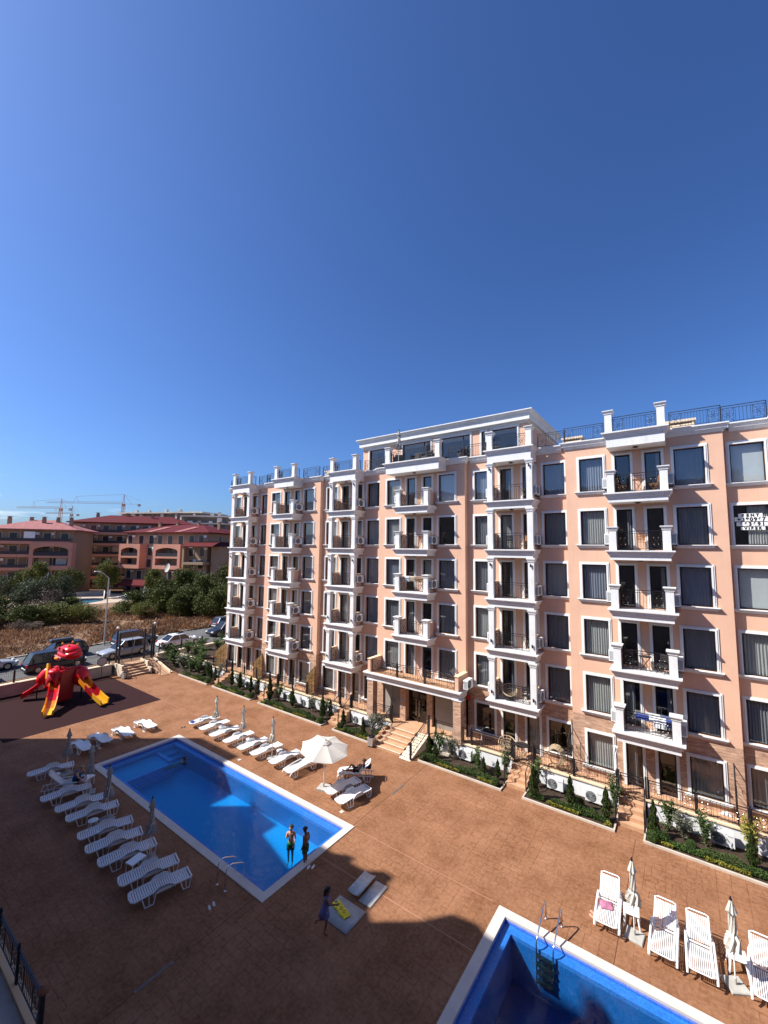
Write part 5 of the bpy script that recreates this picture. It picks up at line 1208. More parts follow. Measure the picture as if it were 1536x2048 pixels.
t = cloth('wrapped_bundle','white sheet with dark lettering-like pattern tied to the terrace fence at right','cloth',.95,24.62,1.15,.5,.12,.2,towelw,12)
# tied white curtain on the ground floor
mb = MB(); mb.loft([star(r_,7,2,.3,z_*2,z_) for z_,r_ in ((0,.10),(.5,.07),(1.0,.05),(1.6,.08),(1.9,.13))]); o = mb.build('tied_curtain', paper, None, (CX[5]-1.45,24.75,.95)); tag(o,'white outdoor curtain tied in the middle, hanging left of the ground-floor door','curtain')
# penthouse terrace
PB2 = dup(PA,(-16.75,24.75,19.0),0,'closed grey parasol on the penthouse terrace against the white cornice','x',sc3=(1.25,1.25,1.05)); 
def armchair(label, loc, rz):
    t = thing('rattan_armchair', label, 'armchair', loc, rz, 'rattan armchairs on the penthouse terrace')
    mb = MB(); mb.box(-.3,.3,-.28,.28,.1,.42); mb.build('seat', darkp, t); mb = MB(); mb.box(-.3,.3,.22,.30,.42,.85); mb.build('backrest', darkp, t)
    for sx in (-1,1): mb = MB(); mb.box(min(sx*.3,sx*.38),max(sx*.3,sx*.38),-.28,.3,.0,.62); mb.build('armrest', darkp, t)
for i,(x,y,r_) in enumerate(((-17.2,25.4,.5),(-15.7,25.6,0),(-14.8,25.5,-.4),(-12.2,26.0,-.8))): armchair('dark rattan armchair on the penthouse terrace, %s from the left'%ORD[i], (x,y,19.03), r_)
t = thing('rattan_table', 'low dark rattan table among the armchairs on the penthouse terrace', 'table', (-14.0,25.0,19.03)); mb = MB(); mb.box(-.4,.4,-.3,.3,.3,.36); mb.build('table_top', darkp, t); mb = MB(); mb.box(-.33,.33,-.23,.23,0,.3); mb.build('table_base', darkp, t)
armchair('dark rattan armchair on the penthouse terrace behind the right roof balcony', (-10.1,25.9,19.03), .9)
# RENT sign: sheets of paper with letters inside the window pane
t = thing('rent_sign', 'printed paper letters reading RENT and a telephone number taped inside a window', 'sign', (2.6,YR+.082,13.8))
def txt(s, x, z, size, m, nm='lettering', w=1.0):
    cu = bpy.data.curves.new('t', 'FONT'); cu.body = s; cu.size = size; cu.align_x = 'CENTER'; cu.extrude = .002; cu.offset = .010; cu.space_character = w
    o = bpy.data.objects.new('t', cu); col.objects.link(o); dg = bpy.context.evaluated_depsgraph_get(); me = bpy.data.meshes.new_from_object(o.evaluated_get(dg)); bpy.data.objects.remove(o); me.materials.clear(); me.materials.append(m)
    q = ob(nm, me, t, (x,-.012,z)); q.rotation_euler = (PI/2,0,0); return q
for (s,z,h_,x0,x1,sz,sp_) in (('RENT',.62,.15,-.46,.41,.17,1.75),('+380967',.41,.19,-.61,.60,.225,1.3),('663691',.19,.17,-.54,.60,.215,1.45),('VIBER',.0,.14,-.39,.47,.165,1.6)):
    mb = MB(); mb.box(x0,x1,-.006,.0,z-.01,z+h_); mb.build('paper_strip', paper, t); txt(s,(x0+x1)/2,z+.01,sz,iron,w=sp_)
# ================================================================== PLANTS
def leaves(mb, pts, size, rnd, asp=.55, upb=0.):
    for p in pts:
        s_ = size*rnd.uniform(.6,1.35); a = Vector((rnd.gauss(0,1),rnd.gauss(0,1),rnd.gauss(0,1)+upb)).normalized(); b = a.cross(Vector((rnd.gauss(0,1),rnd.gauss(0,1),rnd.gauss(0,1))))
        if b.length < .05: continue
        b.normalize(); p = Vector(p); a = a*s_/2; b = b*s_*asp/2
        mb.add([tuple(p-a),tuple(p+b),tuple(p+a),tuple(p-b)],[(0,1,2,3)])
def crown(seed, n, leaf, rx, ry, rz, clumps=14, cr=.38, m=None, base=0.):
    rnd = random.Random(seed); mb = MB(); cs = []
    for i in range(clumps):
        th = rnd.uniform(0,2*PI); u = rnd.uniform(-.75,1); q = math.sqrt(max(0,1-u*u))*rnd.uniform(.45,.95); cs.append((q*math.cos(th)*.75,q*math.sin(th)*.75,u*.68,cr*rnd.uniform(.7,1.25)))
    cs.append((0,0,-.1,.6))
    pts = []
    for i in range(n):
        c = cs[rnd.randrange(len(cs))]; d = Vector((rnd.gauss(0,1),rnd.gauss(0,1),rnd.gauss(0,1))).normalized()*c[3]*(rnd.random()**.35)
        pts.append(((c[0]+d.x)*rx,(c[1]+d.y)*ry,(c[2]+d.z)*rz+base))
    leaves(mb, pts, leaf, rnd); return mb.mesh('crown', m)
def trunk_mesh(seed, h, r, spread=.5, n=5):
    rnd = random.Random(seed); mb = MB(); mb.tube([(0,0,0),(rnd.uniform(-.1,.1)*h*.3,rnd.uniform(-.1,.1)*h*.3,h*.5),(0,0,h)],[r,r*.75,r*.4],7)
    for i in range(n): a = 2*PI*i/n+rnd.random(); z = h*rnd.uniform(.35,.8); e = Vector((math.cos(a),math.sin(a),0))*spread*h; mb.tube([(0,0,z),(e.x*.5,e.y*.5,z+.2*h),(e.x,e.y,z+.5*h)],[r*.45,r*.3,r*.1],5)
    return mb.mesh('trunk', bark)
CR = {}
def tree(kind, label, cat, loc, sx, sy, sz, rz=0, group=None, nm='tree'):
    if kind not in CR:
        n, leaf, m, cl, crr = dict(bush=(7000,.085,leafA,22,.36), olive=(5600,.08,leafB,18,.34), twig=(4200,.065,leafC,14,.32), yellow=(6000,.08,leafD,20,.36), tree=(5200,.09,leafA,12,.34), cedar=(5200,.085,leafD,16,.3))[kind]
        CR[kind] = [(crown(100+i*7+len(CR), n, leaf, 1,1,1, cl, crr, m, 0), trunk_mesh(5+i, 1.0, .07)) for i in range(3)]
    cm, tm = CR[kind][int(abs(loc[0]*7+loc[1]*3))%3]
    t = thing(nm, label, cat, loc, rz, group)
    q = ob('trunk', tm, t); th_ = sz*(.9 if kind in ('tree','cedar') else .5); q.scale = (th_,th_,th_)
    c = ob('crown', cm, t, (0,0, sz*(1.25 if kind in ('tree','cedar') else .80))); c.scale = (sx,sy,sz); return t
# thujas
def thuja_mesh(seed, n=1500, m=None, tip=.6):
    rnd = random.Random(seed); mb = MB(); pts = []
    for i in range(n):
        z = rnd.random()**1.15; r = (math.sin(min(1,z/.28)*PI/2)*(1-z)**tip)*(.85+.25*math.sin(z*23+seed))*(rnd.random()**.3); a = rnd.uniform(0,2*PI); pts.append((r*math.cos(a),r*math.sin(a),z))
    for p in pts:
        s_ = rnd.uniform(.05,.10); a = rnd.uniform(0,2*PI); d = Vector((math.cos(a)*.35,math.sin(a)*.35,1)).normalized(); b = Vector((-math.sin(a),math.cos(a),0)); p = Vector(p)
        mb.add([tuple(p),tuple(p+d*s_*.5+b*s_*.9),tuple(p+d*s_*1.3),tuple(p+d*s_*.5-b*s_*.9)],[(0,1,2,3)])
    return mb.mesh('foliage', m or leafT)
TH = [thuja_mesh(1),thuja_mesh(2),thuja_mesh(3)]
GLm = []
for i in range(2):
    rnd = random.Random(50+i); mb = MB(); pts = []
    for k in range(1500): d = Vector((rnd.gauss(0,1),rnd.gauss(0,1),rnd.gauss(0,1))).normalized()*(rnd.random()**.2); pts.append((d.x,d.y,d.z*.95+.95))
    leaves(mb, pts, .19, rnd); GLm.append(mb.mesh('foliage', leafH if i else leafT))
stem_m = MB(); stem_m.cyl(0,0,0,.35,.03,6); stem_me = stem_m.mesh('stem', bark)
thj = [(-5.12,22.95,1.45,'just right of the gate by the egg chair'),(-3.55,22.98,1.42,'left of the gate in front of the square-pillared column'),(-1.67,23.1,1.4,'right of the gate in front of the square-pillared column'),(1.64,23.1,1.35,'at the right edge of the picture'),(-12.7,22.96,1.05,'right of the entrance ramp, second in line'),(-13.2,23.1,1.35,'right of the entrance ramp, first in line'),(-9.77,23.3,.9,'in the middle of the bed right of the entrance'),(-8.95,23.3,1.0,'left of the gate by the egg chair'),(-6.85,22.8,1.45,'beside the egg chair gate with a climbing shrub behind'),
 (-37.36,23.4,1.3,'nearest the street'),(-36.8,23.5,1.2,'second from the street'),(-34.1,23.5,1.4,'first of the row after the street-end gate'),(-32.9,23.5,1.35,'second of the row after the street-end gate'),(-31.2,23.4,1.4,'third of the row after the street-end gate'),(-30.4,23.5,1.3,'fourth of the row after the street-end gate'),(-28.5,23.3,1.8,'tallest, right of the second gate'),(-25.93,23.5,1.35,'standing alone before the white wall in the long bed'),(-22.4,23.3,1.5,'at the right end of the long bed'),(-22.0,23.7,1.3,'behind the one at the right end of the long bed'),(-20.35,23.3,1.1,'right of the third gate'),(-18.15,22.85,1.1,'next to the litter bin by the entrance steps')]
for i,(x,y,h,l) in enumerate(thj):
    t = thing('thuja', 'slim dark green columnar conifer, '+l, 'conifer', (x,y,.05), i*1.3, 'columnar conifers in the flower beds'); q = ob('stem', stem_me, t); f_ = ob('foliage', TH[i%3], t, (0,0,.03)); w_ = h*.18+.04; f_.scale = (w_,w_,h)
glb = [(-13.35,22.62,.22,'at the foot of the entrance ramp'),(-8.85,22.68,.22,'left of the egg chair gate, at the kerb'),(-9.4,22.9,.19,'second from the egg chair gate'),(-1.72,22.62,.24,'right of the gate in front of the square-pillared column'),(-1.3,23.0,.22,'second right of that gate in front of the square-pillared column'),(-.35,23.1,.2,'grey-green, below the right-hand window'),(-4.8,23.3,.26,'between the conifer and the air conditioner'),(-22.0,22.7,.26,'at the right end of the long bed left of the entrance'),(-21.9-1.6,22.9,.2,'near the right end of the long bed'),(-36.6,22.7,.28,'beside the gate nearest the street'),(-30.15,22.75,.26,'left of the second gate'),(-17.3,23.4,.3,'beside the entrance stringer'),(-20.2,22.8,.25,'right of the third gate')]
for i,(x,y,r_,l) in enumerate(glb):
    t = thing('globe_shrub', 'round clipped green shrub, '+l, 'shrub', (x,y,.06), i, 'globe shrubs in the flower beds'); ob('stem', stem_me, t); f_ = ob('foliage', GLm[i%2], t); f_.scale = (r_,r_,r_)
# loose tall shrubs against the wall
def loose(seed, m, n=520, leaf=.11, rad=.32, h=1.2):
    rnd = random.Random(seed); mb = MB(); st = MB(); pts = []
    for k in range(9):
        a = rnd.uniform(0,2*PI); q = rnd.uniform(.2,1)*rad; hh = h*rnd.uniform(.65,1.05); P = [Vector((0,0,0)),Vector((q*.4*math.cos(a),q*.4*math.sin(a),hh*.5)),Vector((q*math.cos(a),q*math.sin(a),hh))]
        st.tube(P,[.012,.009,.004],4)
        for _ in range(n//9): u = rnd.random()**.7; p = P[1].lerp(P[2],(u-.3)/.7) if u > .3 else P[0].lerp(P[1],u/.3+.1); pts.append(tuple(p+Vector((rnd.gauss(0,.055),rnd.gauss(0,.055),rnd.gauss(0,.05)))))
    leaves(mb, pts, leaf, rnd, .4); return mb.mesh('foliage', m), st.mesh('stem', bark)
LS_ = [loose(1,leafO),loose(2,leafS),loose(3,leafO),loose(4,leafY)]
lsh = [(-13.0,23.9,1.3,0,'behind the first conifer right of the entrance ramp'),(-12.0,23.8,1.2,1,'between the meter box and the air conditioner right of the entrance'),(-10.2,23.6,1.15,0,'right of the air conditioner beyond the entrance'),(-8.7,23.9,1.25,2,'left of the gate by the egg chair'),(-7.0,23.9,1.3,2,'right of the gate by the egg chair'),(-3.3,23.9,1.5,2,'leaning over the gate in front of the square-pillared column'),(-1.2,23.9,1.3,0,'right of that same gate'),(-.6,23.6,1.0,1,'below the ground-floor double window'),(.15,23.7,1.25,2,'left of the last air conditioner'),(1.75,23.8,1.5,3,'yellowish, at the right edge of the picture'),(-17.3,23.6,1.4,1,'behind the litter bin'),(-17.9,23.7,1.3,1,'left of the litter bin'),(-21.9-.9,23.9,1.2,0,'beside the conifers at the right end of the long bed'),(-24.0,23.8,1.1,1,'right of an air conditioner in the long bed'),(-26.3,23.8,1.1,0,'behind the lone conifer of the long bed'),(-27.9,23.7,1.4,0,'right of the tallest conifer'),(-30.9,23.9,1.2,2,'between conifers after the street-end gate'),(-33.5,23.9,1.2,1,'behind the conifers after the street-end gate'),(-38.3,23.6,1.5,2,'at the street end of the beds'),(-39.5,23.4,1.6,0,'at the very end of the beds near the street stairs'),(-40.6,23.2,1.4,2,'beside the ramp'),(-36.9,23.9,1.4,1,'white-flowering, near the street-end gate')]
for i,(x,y,h,v,l) in enumerate(lsh):
    t = thing('leafy_shrub', 'loose leafy shrub, '+l, 'shrub', (x,y,.06), i*2.1, 'loose shrubs against the terrace wall'); a,b = LS_[v]; q = ob('stem', b, t); q2 = ob('foliage', a, t); q.scale = q2.scale = (1.35,1.35,h/1.1)
for i,(x,y,z,h,v,l) in enumerate(((-45.9,23.3,.75,1.5,0,'beside the ramp rail at the top'),(-44.9,23.6,.62,1.3,2,'second along the ramp'),(-43.8,23.2,.35,1.3,0,'third along the ramp'),(-42.6,23.5,.2,1.4,1,'pale one in the bank before the low white wall'),(-41.2,23.6,.2,1.5,0,'middle of the bank before the low white wall'),(-40.1,23.9,.3,1.6,2,'right end of the bank before the low white wall'),(-45.6,25.6,.88,1.2,2,'behind the low white wall at left'),(-43.9,25.5,.88,1.3,0,'behind the low white wall, middle'),(-42.2,25.4,.88,1.1,2,'behind the low white wall at right'),(-45.7,27.4,.88,1.3,0,'first in the bed along the street fence'),(-44.6,28.6,.88,1.1,2,'second in the bed along the street fence'),(-45.8,30.2,.88,1.4,0,'third in the bed along the street fence'),(-44.3,31.4,.88,1.1,1,'fourth in the bed along the street fence'),(-45.9,33.0,.88,1.6,2,'tall one near the corner of the salmon building'))):
    t = thing('leafy_shrub','dark leafy shrub, '+l,'shrub',(x,y,z),i*1.7,'shrubs in the raised beds by the street fence'); a,b = LS_[v]; q = ob('stem',b,t); q2 = ob('foliage',a,t); q.scale = q2.scale = (2.5,2.5,h/1.05)
# low hedge strip and yellow ground cover per bed
bn = ['nearest the street','between the first and second gates','the long one left of the entrance','the short one left of the entrance steps','right of the entrance steps','in front of the lattice screen','at the right edge']
for n,(a,b) in enumerate([(-41.4,GX[0][0])]+[(GX[i][1],GX[i+1][0]) for i in range(6)]):
    if n == 3: a = GX[2][1]; b = -17.3
    rnd = random.Random(n+70); L = b-a; mb = MB(); pts = []
    for k in range(int(L*1200)):
        x = rnd.uniform(a+.25,b-.25); hh = .26+.11*math.sin(x*2.1+n)+.05*math.sin(x*7.3)
        if hh < .13: continue
        d = Vector((0,rnd.gauss(0,1),rnd.gauss(0,1))).normalized()*(rnd.random()**.3); pts.append((x,22.83+d.y*.17+.03*math.sin(x*3),.08+hh*.5+d.z*hh*.62))
    leaves(mb, pts, .062, rnd); o = mb.build('hedge', leafH); tag(o,'low green hedge running through the planting bed, '+bn[n],'hedge','low hedges in the flower beds')
    mb = MB(); pts = []
    for k in range(int(L*260)):
        x = rnd.uniform(a+.15,b-.15)
        if math.sin(x*2.7+n*2)+.35*math.sin(x*9) < -.1: continue
        pts.append((x,22.60+abs(rnd.gauss(0,.05)),.09+rnd.random()*.14))
    leaves(mb, pts, .08, rnd); o = mb.build('ground_cover', leafY); o['kind'] = 'stuff'; tag(o,'yellow-green ground cover along the kerb, bed '+bn[n],'ground cover')

# ================================================================== CARS
def car(label, loc, rz, paint, kind='suv', L=4.6, Wd=1.84, H=1.65, extra=None):
    t = thing('parked_car', label, 'car', loc, rz, 'cars parked along the street'); hw = Wd/2; l = L/2
    hb = .93 if kind == 'suv' else .86; st = [(-l,.35,hb-.12,.82),(-l+.12,.25,hb-.02,.94),(-l+.7,.2,hb+.02,1.0),(-.2,.2,hb+.0,1.0),(l-1.25,.2,hb-.02,1.0),(l-.45,.22,hb-.14,.95),(l-.1,.28,hb-.28,.84),(l,.36,.55,.72)]
    mb = MB(); rings = []
    for y,z0,z1,q in st:
        w = hw*q; rings.append([(-w*.86,y,z0),(w*.86,y,z0),(w*.98,y,z0+.12),(w,y,(z0+z1)/2),(w*.97,y,z1-.10),(w*.86,y,z1),(-w*.86,y,z1),(-w*.97,y,z1-.10),(-w,y,(z0+z1)/2),(-w*.98,y,z0+.12)])
    mb.loft(rings); mb.build('body', paint, t, smooth=False)
    # cabin: side glass with roof
    if kind == 'suv': yb0,yb1,yt0,yt1 = -l+.12,l-1.30,-l+.50,l-2.1
    elif kind == 'sedan': yb0,yb1,yt0,yt1 = -l+.60,l-1.35,-l+1.35,l-2.15
    else: yb0,yb1,yt0,yt1 = -l+.10,l-1.15,-l+.60,l-2.0
    zb = hb-.02; zt = H-.06; wb = hw*.86; wt = hw*.68
    def ring(y,z,w): return [(-w,y,z),(w,y,z)]
    mb = MB(); mb.add([(-wb,yb0,zb),(wb,yb0,zb),(wb,yb1,zb),(-wb,yb1,zb),(-wt,yt0,zt),(wt,yt0,zt),(wt,yt1,zt),(-wt,yt1,zt)],[(0,1,5,4),(1,2,6,5),(2,3,7,6),(3,0,4,7)]); mb.build('windows', darkgl, t)
    mb = MB(); mb.loft([[(-wt-.01,yt0-.02,zt-.01),(wt+.01,yt0-.02,zt-.01),(wt+.01,yt1+.02,zt-.01),(-wt-.01,yt1+.02,zt-.01)],[(-wt*.95,yt0+.08,zt+.045),(wt*.95,yt0+.08,zt+.045),(wt*.95,yt1-.10,zt+.045),(-wt*.95,yt1-.10,zt+.045)],[(-wt*.7,yt0+.3,zt+.06),(wt*.7,yt0+.3,zt+.06),(wt*.7,yt1-.3,zt+.06),(-wt*.7,yt1-.3,zt+.06)]])
    for sx in (-1,1):
        for (p,q) in (((yb0,zb),(yt0,zt)),((yb1,zb),(yt1,zt))): mb.bar((sx*wb,p[0],p[1]),(sx*wt,q[0],q[1]),.045)
        ym = (yb0+yb1)/2; mb.bar((sx*wb*1.0,ym,zb),(sx*wt*1.01,(yt0+yt1)/2,zt),.03)
    mb.build('roof', paint, t)
    for sx in (-1,1):
        for yy in (-l+.85,l-.88):
            mb = MB(); mb.lathe([(.20,-.11),(.335,-.11),(.345,-.08),(.345,.08),(.335,.11),(.20,.11)],(sx*(hw-.10),yy,.345),18,'x'); w_ = mb.build('wheel', tyre, t)
            mb = MB(); mb.lathe([(.21,-.115),(.06,-.10),(.06,.10),(.21,.115)],(sx*(hw-.10),yy,.345),14,'x')
            for k_ in range(5): a = 2*PI*k_/5; x_ = sx*(hw+.015); mb.bar((x_,yy,.345),(x_,yy+.2*math.cos(a),.345+.2*math.sin(a)),.022)
            mb.build('rim', rimm, w_)
        mb = MB(); mb.cbox((sx*hw*.66,l-.12,.66),(.36,.16,.12)); mb.build('headlight', lampm, t)
        mb = MB(); mb.cbox((sx*hw*.70,-l+.05,.80),(.30,.12,.15)); mb.build('taillight', tailm, t)
        mb = MB(); mb.cbox((sx*(hw+.06),l-1.75,1.0),(.18,.10,.13)); mb.build('side_mirror', paint, t)
    mb = MB(); mb.box(-.52,.52,-l-.012,-l+.02,.42,.53); mb.build('number_plate', paper, t)
    mb = MB(); mb.box(-.55,.55,l-.03,l+.012,.40,.60); mb.build('grille', iron, t)
    mb = MB(); mb.box(-hw*.75,hw*.75,-l-.01,-l+.2,.24,.36); mb.box(-hw*.97,hw*.97,-l+1.25,l-1.25,.17,.25); mb.build('lower_trim', iron, t)
    if extra == 'box': mb = MB(); mb.loft([[(-.35+i,-1.1+i,z),(.35-i,-1.1+i,z),(.35-i,.9-i,z),(-.35+i,.9-i,z)] for z,i in ((H+.05,.03),(H+.12,0),(H+.32,0),(H+.38,.06))]); mb.build('roof_box', boxm, t)
    if extra == 'glassroof': mb = MB(); mb.box(-.4,.4,-.35,.35,H+.001,H+.012); mb.build('sunroof', darkgl, t)
    return t
def paintm(n,c,r=.22,me=0.): return mat(n,c,r,.02,2,spec=.6,metal=me)
darkgl = mat('car_glass', (.012,.013,.016), .06, 0); tyre = mat('tyre', (.012,.012,.012), .8, 0); rimm = mat('rim', (.35,.35,.36), .3, 0, metal=.8); lampm = mat('lamp_clear', (.75,.77,.8), .15, 0); tailm = mat('tail_red', (.45,.01,.015), .2, 0); boxm = mat('roof_box_dark', (.05,.055,.06), .3, 0)
blk = paintm('black_paint',(.012,.013,.016)); wht = paintm('white_paint',(.76,.77,.78)); sil = paintm('silver_paint',(.42,.44,.46),.25,.4); gry = paintm('grey_paint',(.16,.17,.19),.25,.5); nav = paintm('navy_paint',(.015,.02,.05)); dgb = paintm('dark_blue_grey_paint',(.05,.06,.08),.25,.3)
def cr(d): return R(d)
car('white sedan parked right behind the street gate, rear toward the viewer', (-50.0,26.9,ZS), cr(2), wht, 'sedan', 4.9, 1.88, 1.45, 'glassroof')
car('silver SUV parked behind the gate posts', (-49.9,20.7,ZS), cr(182), sil, 'suv', 4.7, 1.88, 1.72)
car('black SUV parked behind the red playground tower', (-49.7,14.6,ZS), cr(1), blk, 'suv', 4.8, 1.92, 1.78)
car('dark blue-grey SUV on the far side of the street beside the lamp post', (-54.9,24.0,ZS), cr(2), dgb, 'suv', 4.9, 1.9, 1.7)
car('black estate car with a grey roof box across the street', (-54.2,16.2,ZS), cr(181), blk, 'suv', 4.9, 1.88, 1.6, 'box')
car('silver saloon at the left edge of the street', (-53.3,10.2,ZS), cr(2), sil, 'sedan', 4.7, 1.84, 1.45)
car('dark navy car cut off by the left edge of the picture', (-49.3,8.2,ZS), cr(1), nav, 'hatch', 4.3, 1.8, 1.5)
car('grey hatchback parked farthest along the street', (-56.4,37.5,ZS), cr(3), gry, 'hatch', 4.4, 1.84, 1.6)
car('black SUV in front of the grey hatchback near the corner of the salmon building', (-51.8,34.1,ZS), cr(182), blk, 'suv', 4.7, 1.9, 1.75)
car('small car behind the silver SUV, half hidden by the gate', (-49.8,31.2+6.5,ZS), cr(2), dgb, 'hatch', 4.1, 1.8, 1.5)

# ================================================================== PLAYGROUND TOWER
t = PG = thing('playground_slide_tower', 'red and yellow playground tower with three plastic slides on dark rubber', 'playground', (-42.7,13.3,0)); PG.scale = (1.25,1.25,1.1)
def slide(pts, cols, w=.55, side=.28, up0=None):
    # pts: list of points along the chute; cols: one material per segment
    P = [Vector(p) for p in pts]; n = len(P); secs = []
    for i,p in enumerate(P):
        d = (P[min(i+1,n-1)]-P[max(i-1,0)]); d.z = 0; d.normalize(); s_ = Vector((-d.y,d.x,0)); k = 1.0
        secs.append([p+s_*w/2+Vector((0,0,side)),p+s_*(w/2+.06)+Vector((0,0,side+.02)),p+s_*(w/2+.04)+Vector((0,0,-.06)),p-s_*(w/2+.04)+Vector((0,0,-.06)),p-s_*(w/2+.06)+Vector((0,0,side+.02)),p-s_*w/2+Vector((0,0,side)),p-s_*w/2*.8,p+s_*w/2*.8])
    i = 0
    while i < n-1:
        j_ = i
        while j_ < n-2 and cols[j_+1] is cols[i]: j_ += 1
        mb = MB(); mb.loft([[tuple(v) for v in s_] for s_ in secs[i:j_+2]]); mb.build('slide_section', cols[i], PG); i = j_+1
def bez(a,b,c,d,n): return [tuple((1-u)**3*Vector(a)+3*u*(1-u)**2*Vector(b)+3*u*u*(1-u)*Vector(c)+u**3*Vector(d)) for u in [i/n for i in range(n+1)]]
# coordinates local to the tower base
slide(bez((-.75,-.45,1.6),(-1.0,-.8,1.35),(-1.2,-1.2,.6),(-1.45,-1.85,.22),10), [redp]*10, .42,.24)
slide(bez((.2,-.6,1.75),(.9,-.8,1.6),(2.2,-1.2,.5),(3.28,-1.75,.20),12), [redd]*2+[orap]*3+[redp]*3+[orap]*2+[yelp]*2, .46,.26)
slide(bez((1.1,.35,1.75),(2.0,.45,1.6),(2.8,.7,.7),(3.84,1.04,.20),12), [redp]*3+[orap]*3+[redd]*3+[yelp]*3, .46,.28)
for x in (-.8,.8):
    for y in (-.55,.75): mb = MB(); mb.cyl(x,y,0,3.1,.06,8); mb.build('tower_post', iron, PG)
mb = MB(); mb.box(-.85,.85,-.6,.8,1.28,1.36); mb.build('platform', iron, PG)
for (a,b) in (((-1.1,-1.15),0),((1.9,-1.15),0)): mb = MB(); mb.cyl(a[0],a[1],0,.8,.035,6); mb.build('slide_support', iron, PG)
# rounded red panels round the platform
def panel(pts, th, m, nm='red_panel'):
    mb = MB(); n = len(pts); vs = [tuple(p) for p in pts]; c = sum((Vector(p) for p in pts), Vector())/n; nrm = (Vector(pts[1])-Vector(pts[0])).cross(Vector(pts[2])-Vector(pts[1])).normalized()*th
    rings = [[tuple(Vector(p)-nrm/2+(c-Vector(p))*.06) for p in pts],[tuple(Vector(p)-nrm*.3) for p in pts],[tuple(Vector(p)+nrm*.3) for p in pts],[tuple(Vector(p)+nrm/2+(c-Vector(p))*.06) for p in pts]]
    mb.loft(rings); mb.build(nm, m, PG)
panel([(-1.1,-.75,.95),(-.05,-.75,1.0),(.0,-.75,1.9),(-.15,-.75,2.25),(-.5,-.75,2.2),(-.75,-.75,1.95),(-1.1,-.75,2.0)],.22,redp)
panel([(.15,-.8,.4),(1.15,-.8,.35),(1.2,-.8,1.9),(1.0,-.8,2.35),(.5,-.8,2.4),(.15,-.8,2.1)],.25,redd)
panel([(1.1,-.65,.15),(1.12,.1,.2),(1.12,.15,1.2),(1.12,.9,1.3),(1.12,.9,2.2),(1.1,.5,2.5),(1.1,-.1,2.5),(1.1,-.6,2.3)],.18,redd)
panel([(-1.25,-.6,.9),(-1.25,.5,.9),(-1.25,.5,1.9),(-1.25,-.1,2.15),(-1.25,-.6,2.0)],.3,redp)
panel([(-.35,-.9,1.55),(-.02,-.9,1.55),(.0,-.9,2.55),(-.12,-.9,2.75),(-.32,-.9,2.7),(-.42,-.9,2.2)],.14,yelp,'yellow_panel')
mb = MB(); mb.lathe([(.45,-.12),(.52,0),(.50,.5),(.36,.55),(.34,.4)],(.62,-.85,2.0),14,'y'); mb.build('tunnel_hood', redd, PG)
mb = MB(); mb.sphere((-.35,-.9,.95),.13,10,7); mb.build('red_ball', redp, PG)
mb = MB(); mb.sphere((.75,-.9,2.3),.28,14,8,(1.4,1,.7)); mb.build('red_dome', redp, PG)
def hood(c, d, w, h, L, m=redp):                          # arched hood over the start of a slide
    c = Vector(c); d = Vector(d).normalized(); s_ = Vector((-d.y,d.x,0)); rings = []
    for u,k in ((0,1.0),(.35,1.12),(.7,1.0),(1,.72)):
        rings.append([tuple(c+d*L*u+s_*w*k*math.cos(PI*i/8)+Vector((0,0,h*k*math.sin(PI*i/8)**.7-u*L*.45))) for i in range(9)]+[tuple(c+d*L*u+s_*w*k*.82*math.cos(PI*i/8)+Vector((0,0,h*k*.84*math.sin(PI*i/8)**.7-u*L*.45))) for i in range(8,-1,-1)])
    mb = MB(); mb.loft(rings); mb.build('slide_hood', m, PG, smooth=True)
hood((-.85,-.5,1.45),(-.7,-.9,0),.42,.85,.75); hood((.35,-.6,1.5),(.75,-.5,0),.40,.95,.8,redd); hood((1.0,.45,1.5),(1,.25,0),.42,1.0,.85)
# vehicle-shaped top: a rounded red cabin with lower bulge and yellow knobs
mb = MB(); mb.loft([[(x,.1+w*math.cos(2*PI*k/16),3.28+dz+hh*math.sin(2*PI*k/16)) for k in range(16)] for x,w,hh,dz in ((-1.0,.10,.08,.0),(-.85,.40,.24,.0),(-.3,.56,.32,0),(.5,.58,.34,.02),(1.0,.52,.32,.04),(1.2,.36,.22,.06),(1.27,.1,.08,.06))]); mb.build('vehicle_top', redp, PG, smooth=True)
mb = MB(); mb.loft([[(x,.1+w*math.cos(2*PI*k/16),3.60+dz+hh*math.sin(2*PI*k/16)) for k in range(16)] for x,w,hh,dz in ((-.82,.10,.05,-.05),(-.66,.44,.22,-.05),(-.2,.52,.34,0),(.5,.52,.36,.02),(.95,.44,.26,.0),(1.1,.1,.07,-.05))]); mb.build('vehicle_roof', redp, PG, smooth=True)
mb = MB()
for (x0,x1) in ((-.5,-.02),(.12,.72)): mb.add([(x0,-.40,3.62),(x1,-.44,3.62),(x1-.06,-.40,3.84),(x0+.12,-.36,3.82)],[(0,1,2,3)]); mb.add([(x0,-.47,3.60),(x1,-.49,3.60),(x1-.06,-.42,3.84),(x0+.12,-.40,3.82)],[(0,1,2,3)])
mb.build('vehicle_window', redd, PG)
mb = MB(); mb.loft([[(x,.0+w*math.cos(2*PI*k/10),2.62+.14*math.sin(2*PI*k/10)) for k in range(10)] for x,w in ((-1.9,.14),(-1.6,.18),(-1.45,.08))]); mb.build('orange_knob', orap, PG)
mb = MB(); mb.bar((-1.6,0,2.62),(-.8,0,2.9),.03); mb.build('knob_arm', iron, PG)
mb = MB()
for (x,y) in ((-.45,-.15),(-.5,.45),(.55,-.1),(.55,.4)): mb.lathe([(.06,0),(.07,.05),(.03,.14)],(x,y,3.93),8)
mb.build('yellow_knob', yelp, PG)
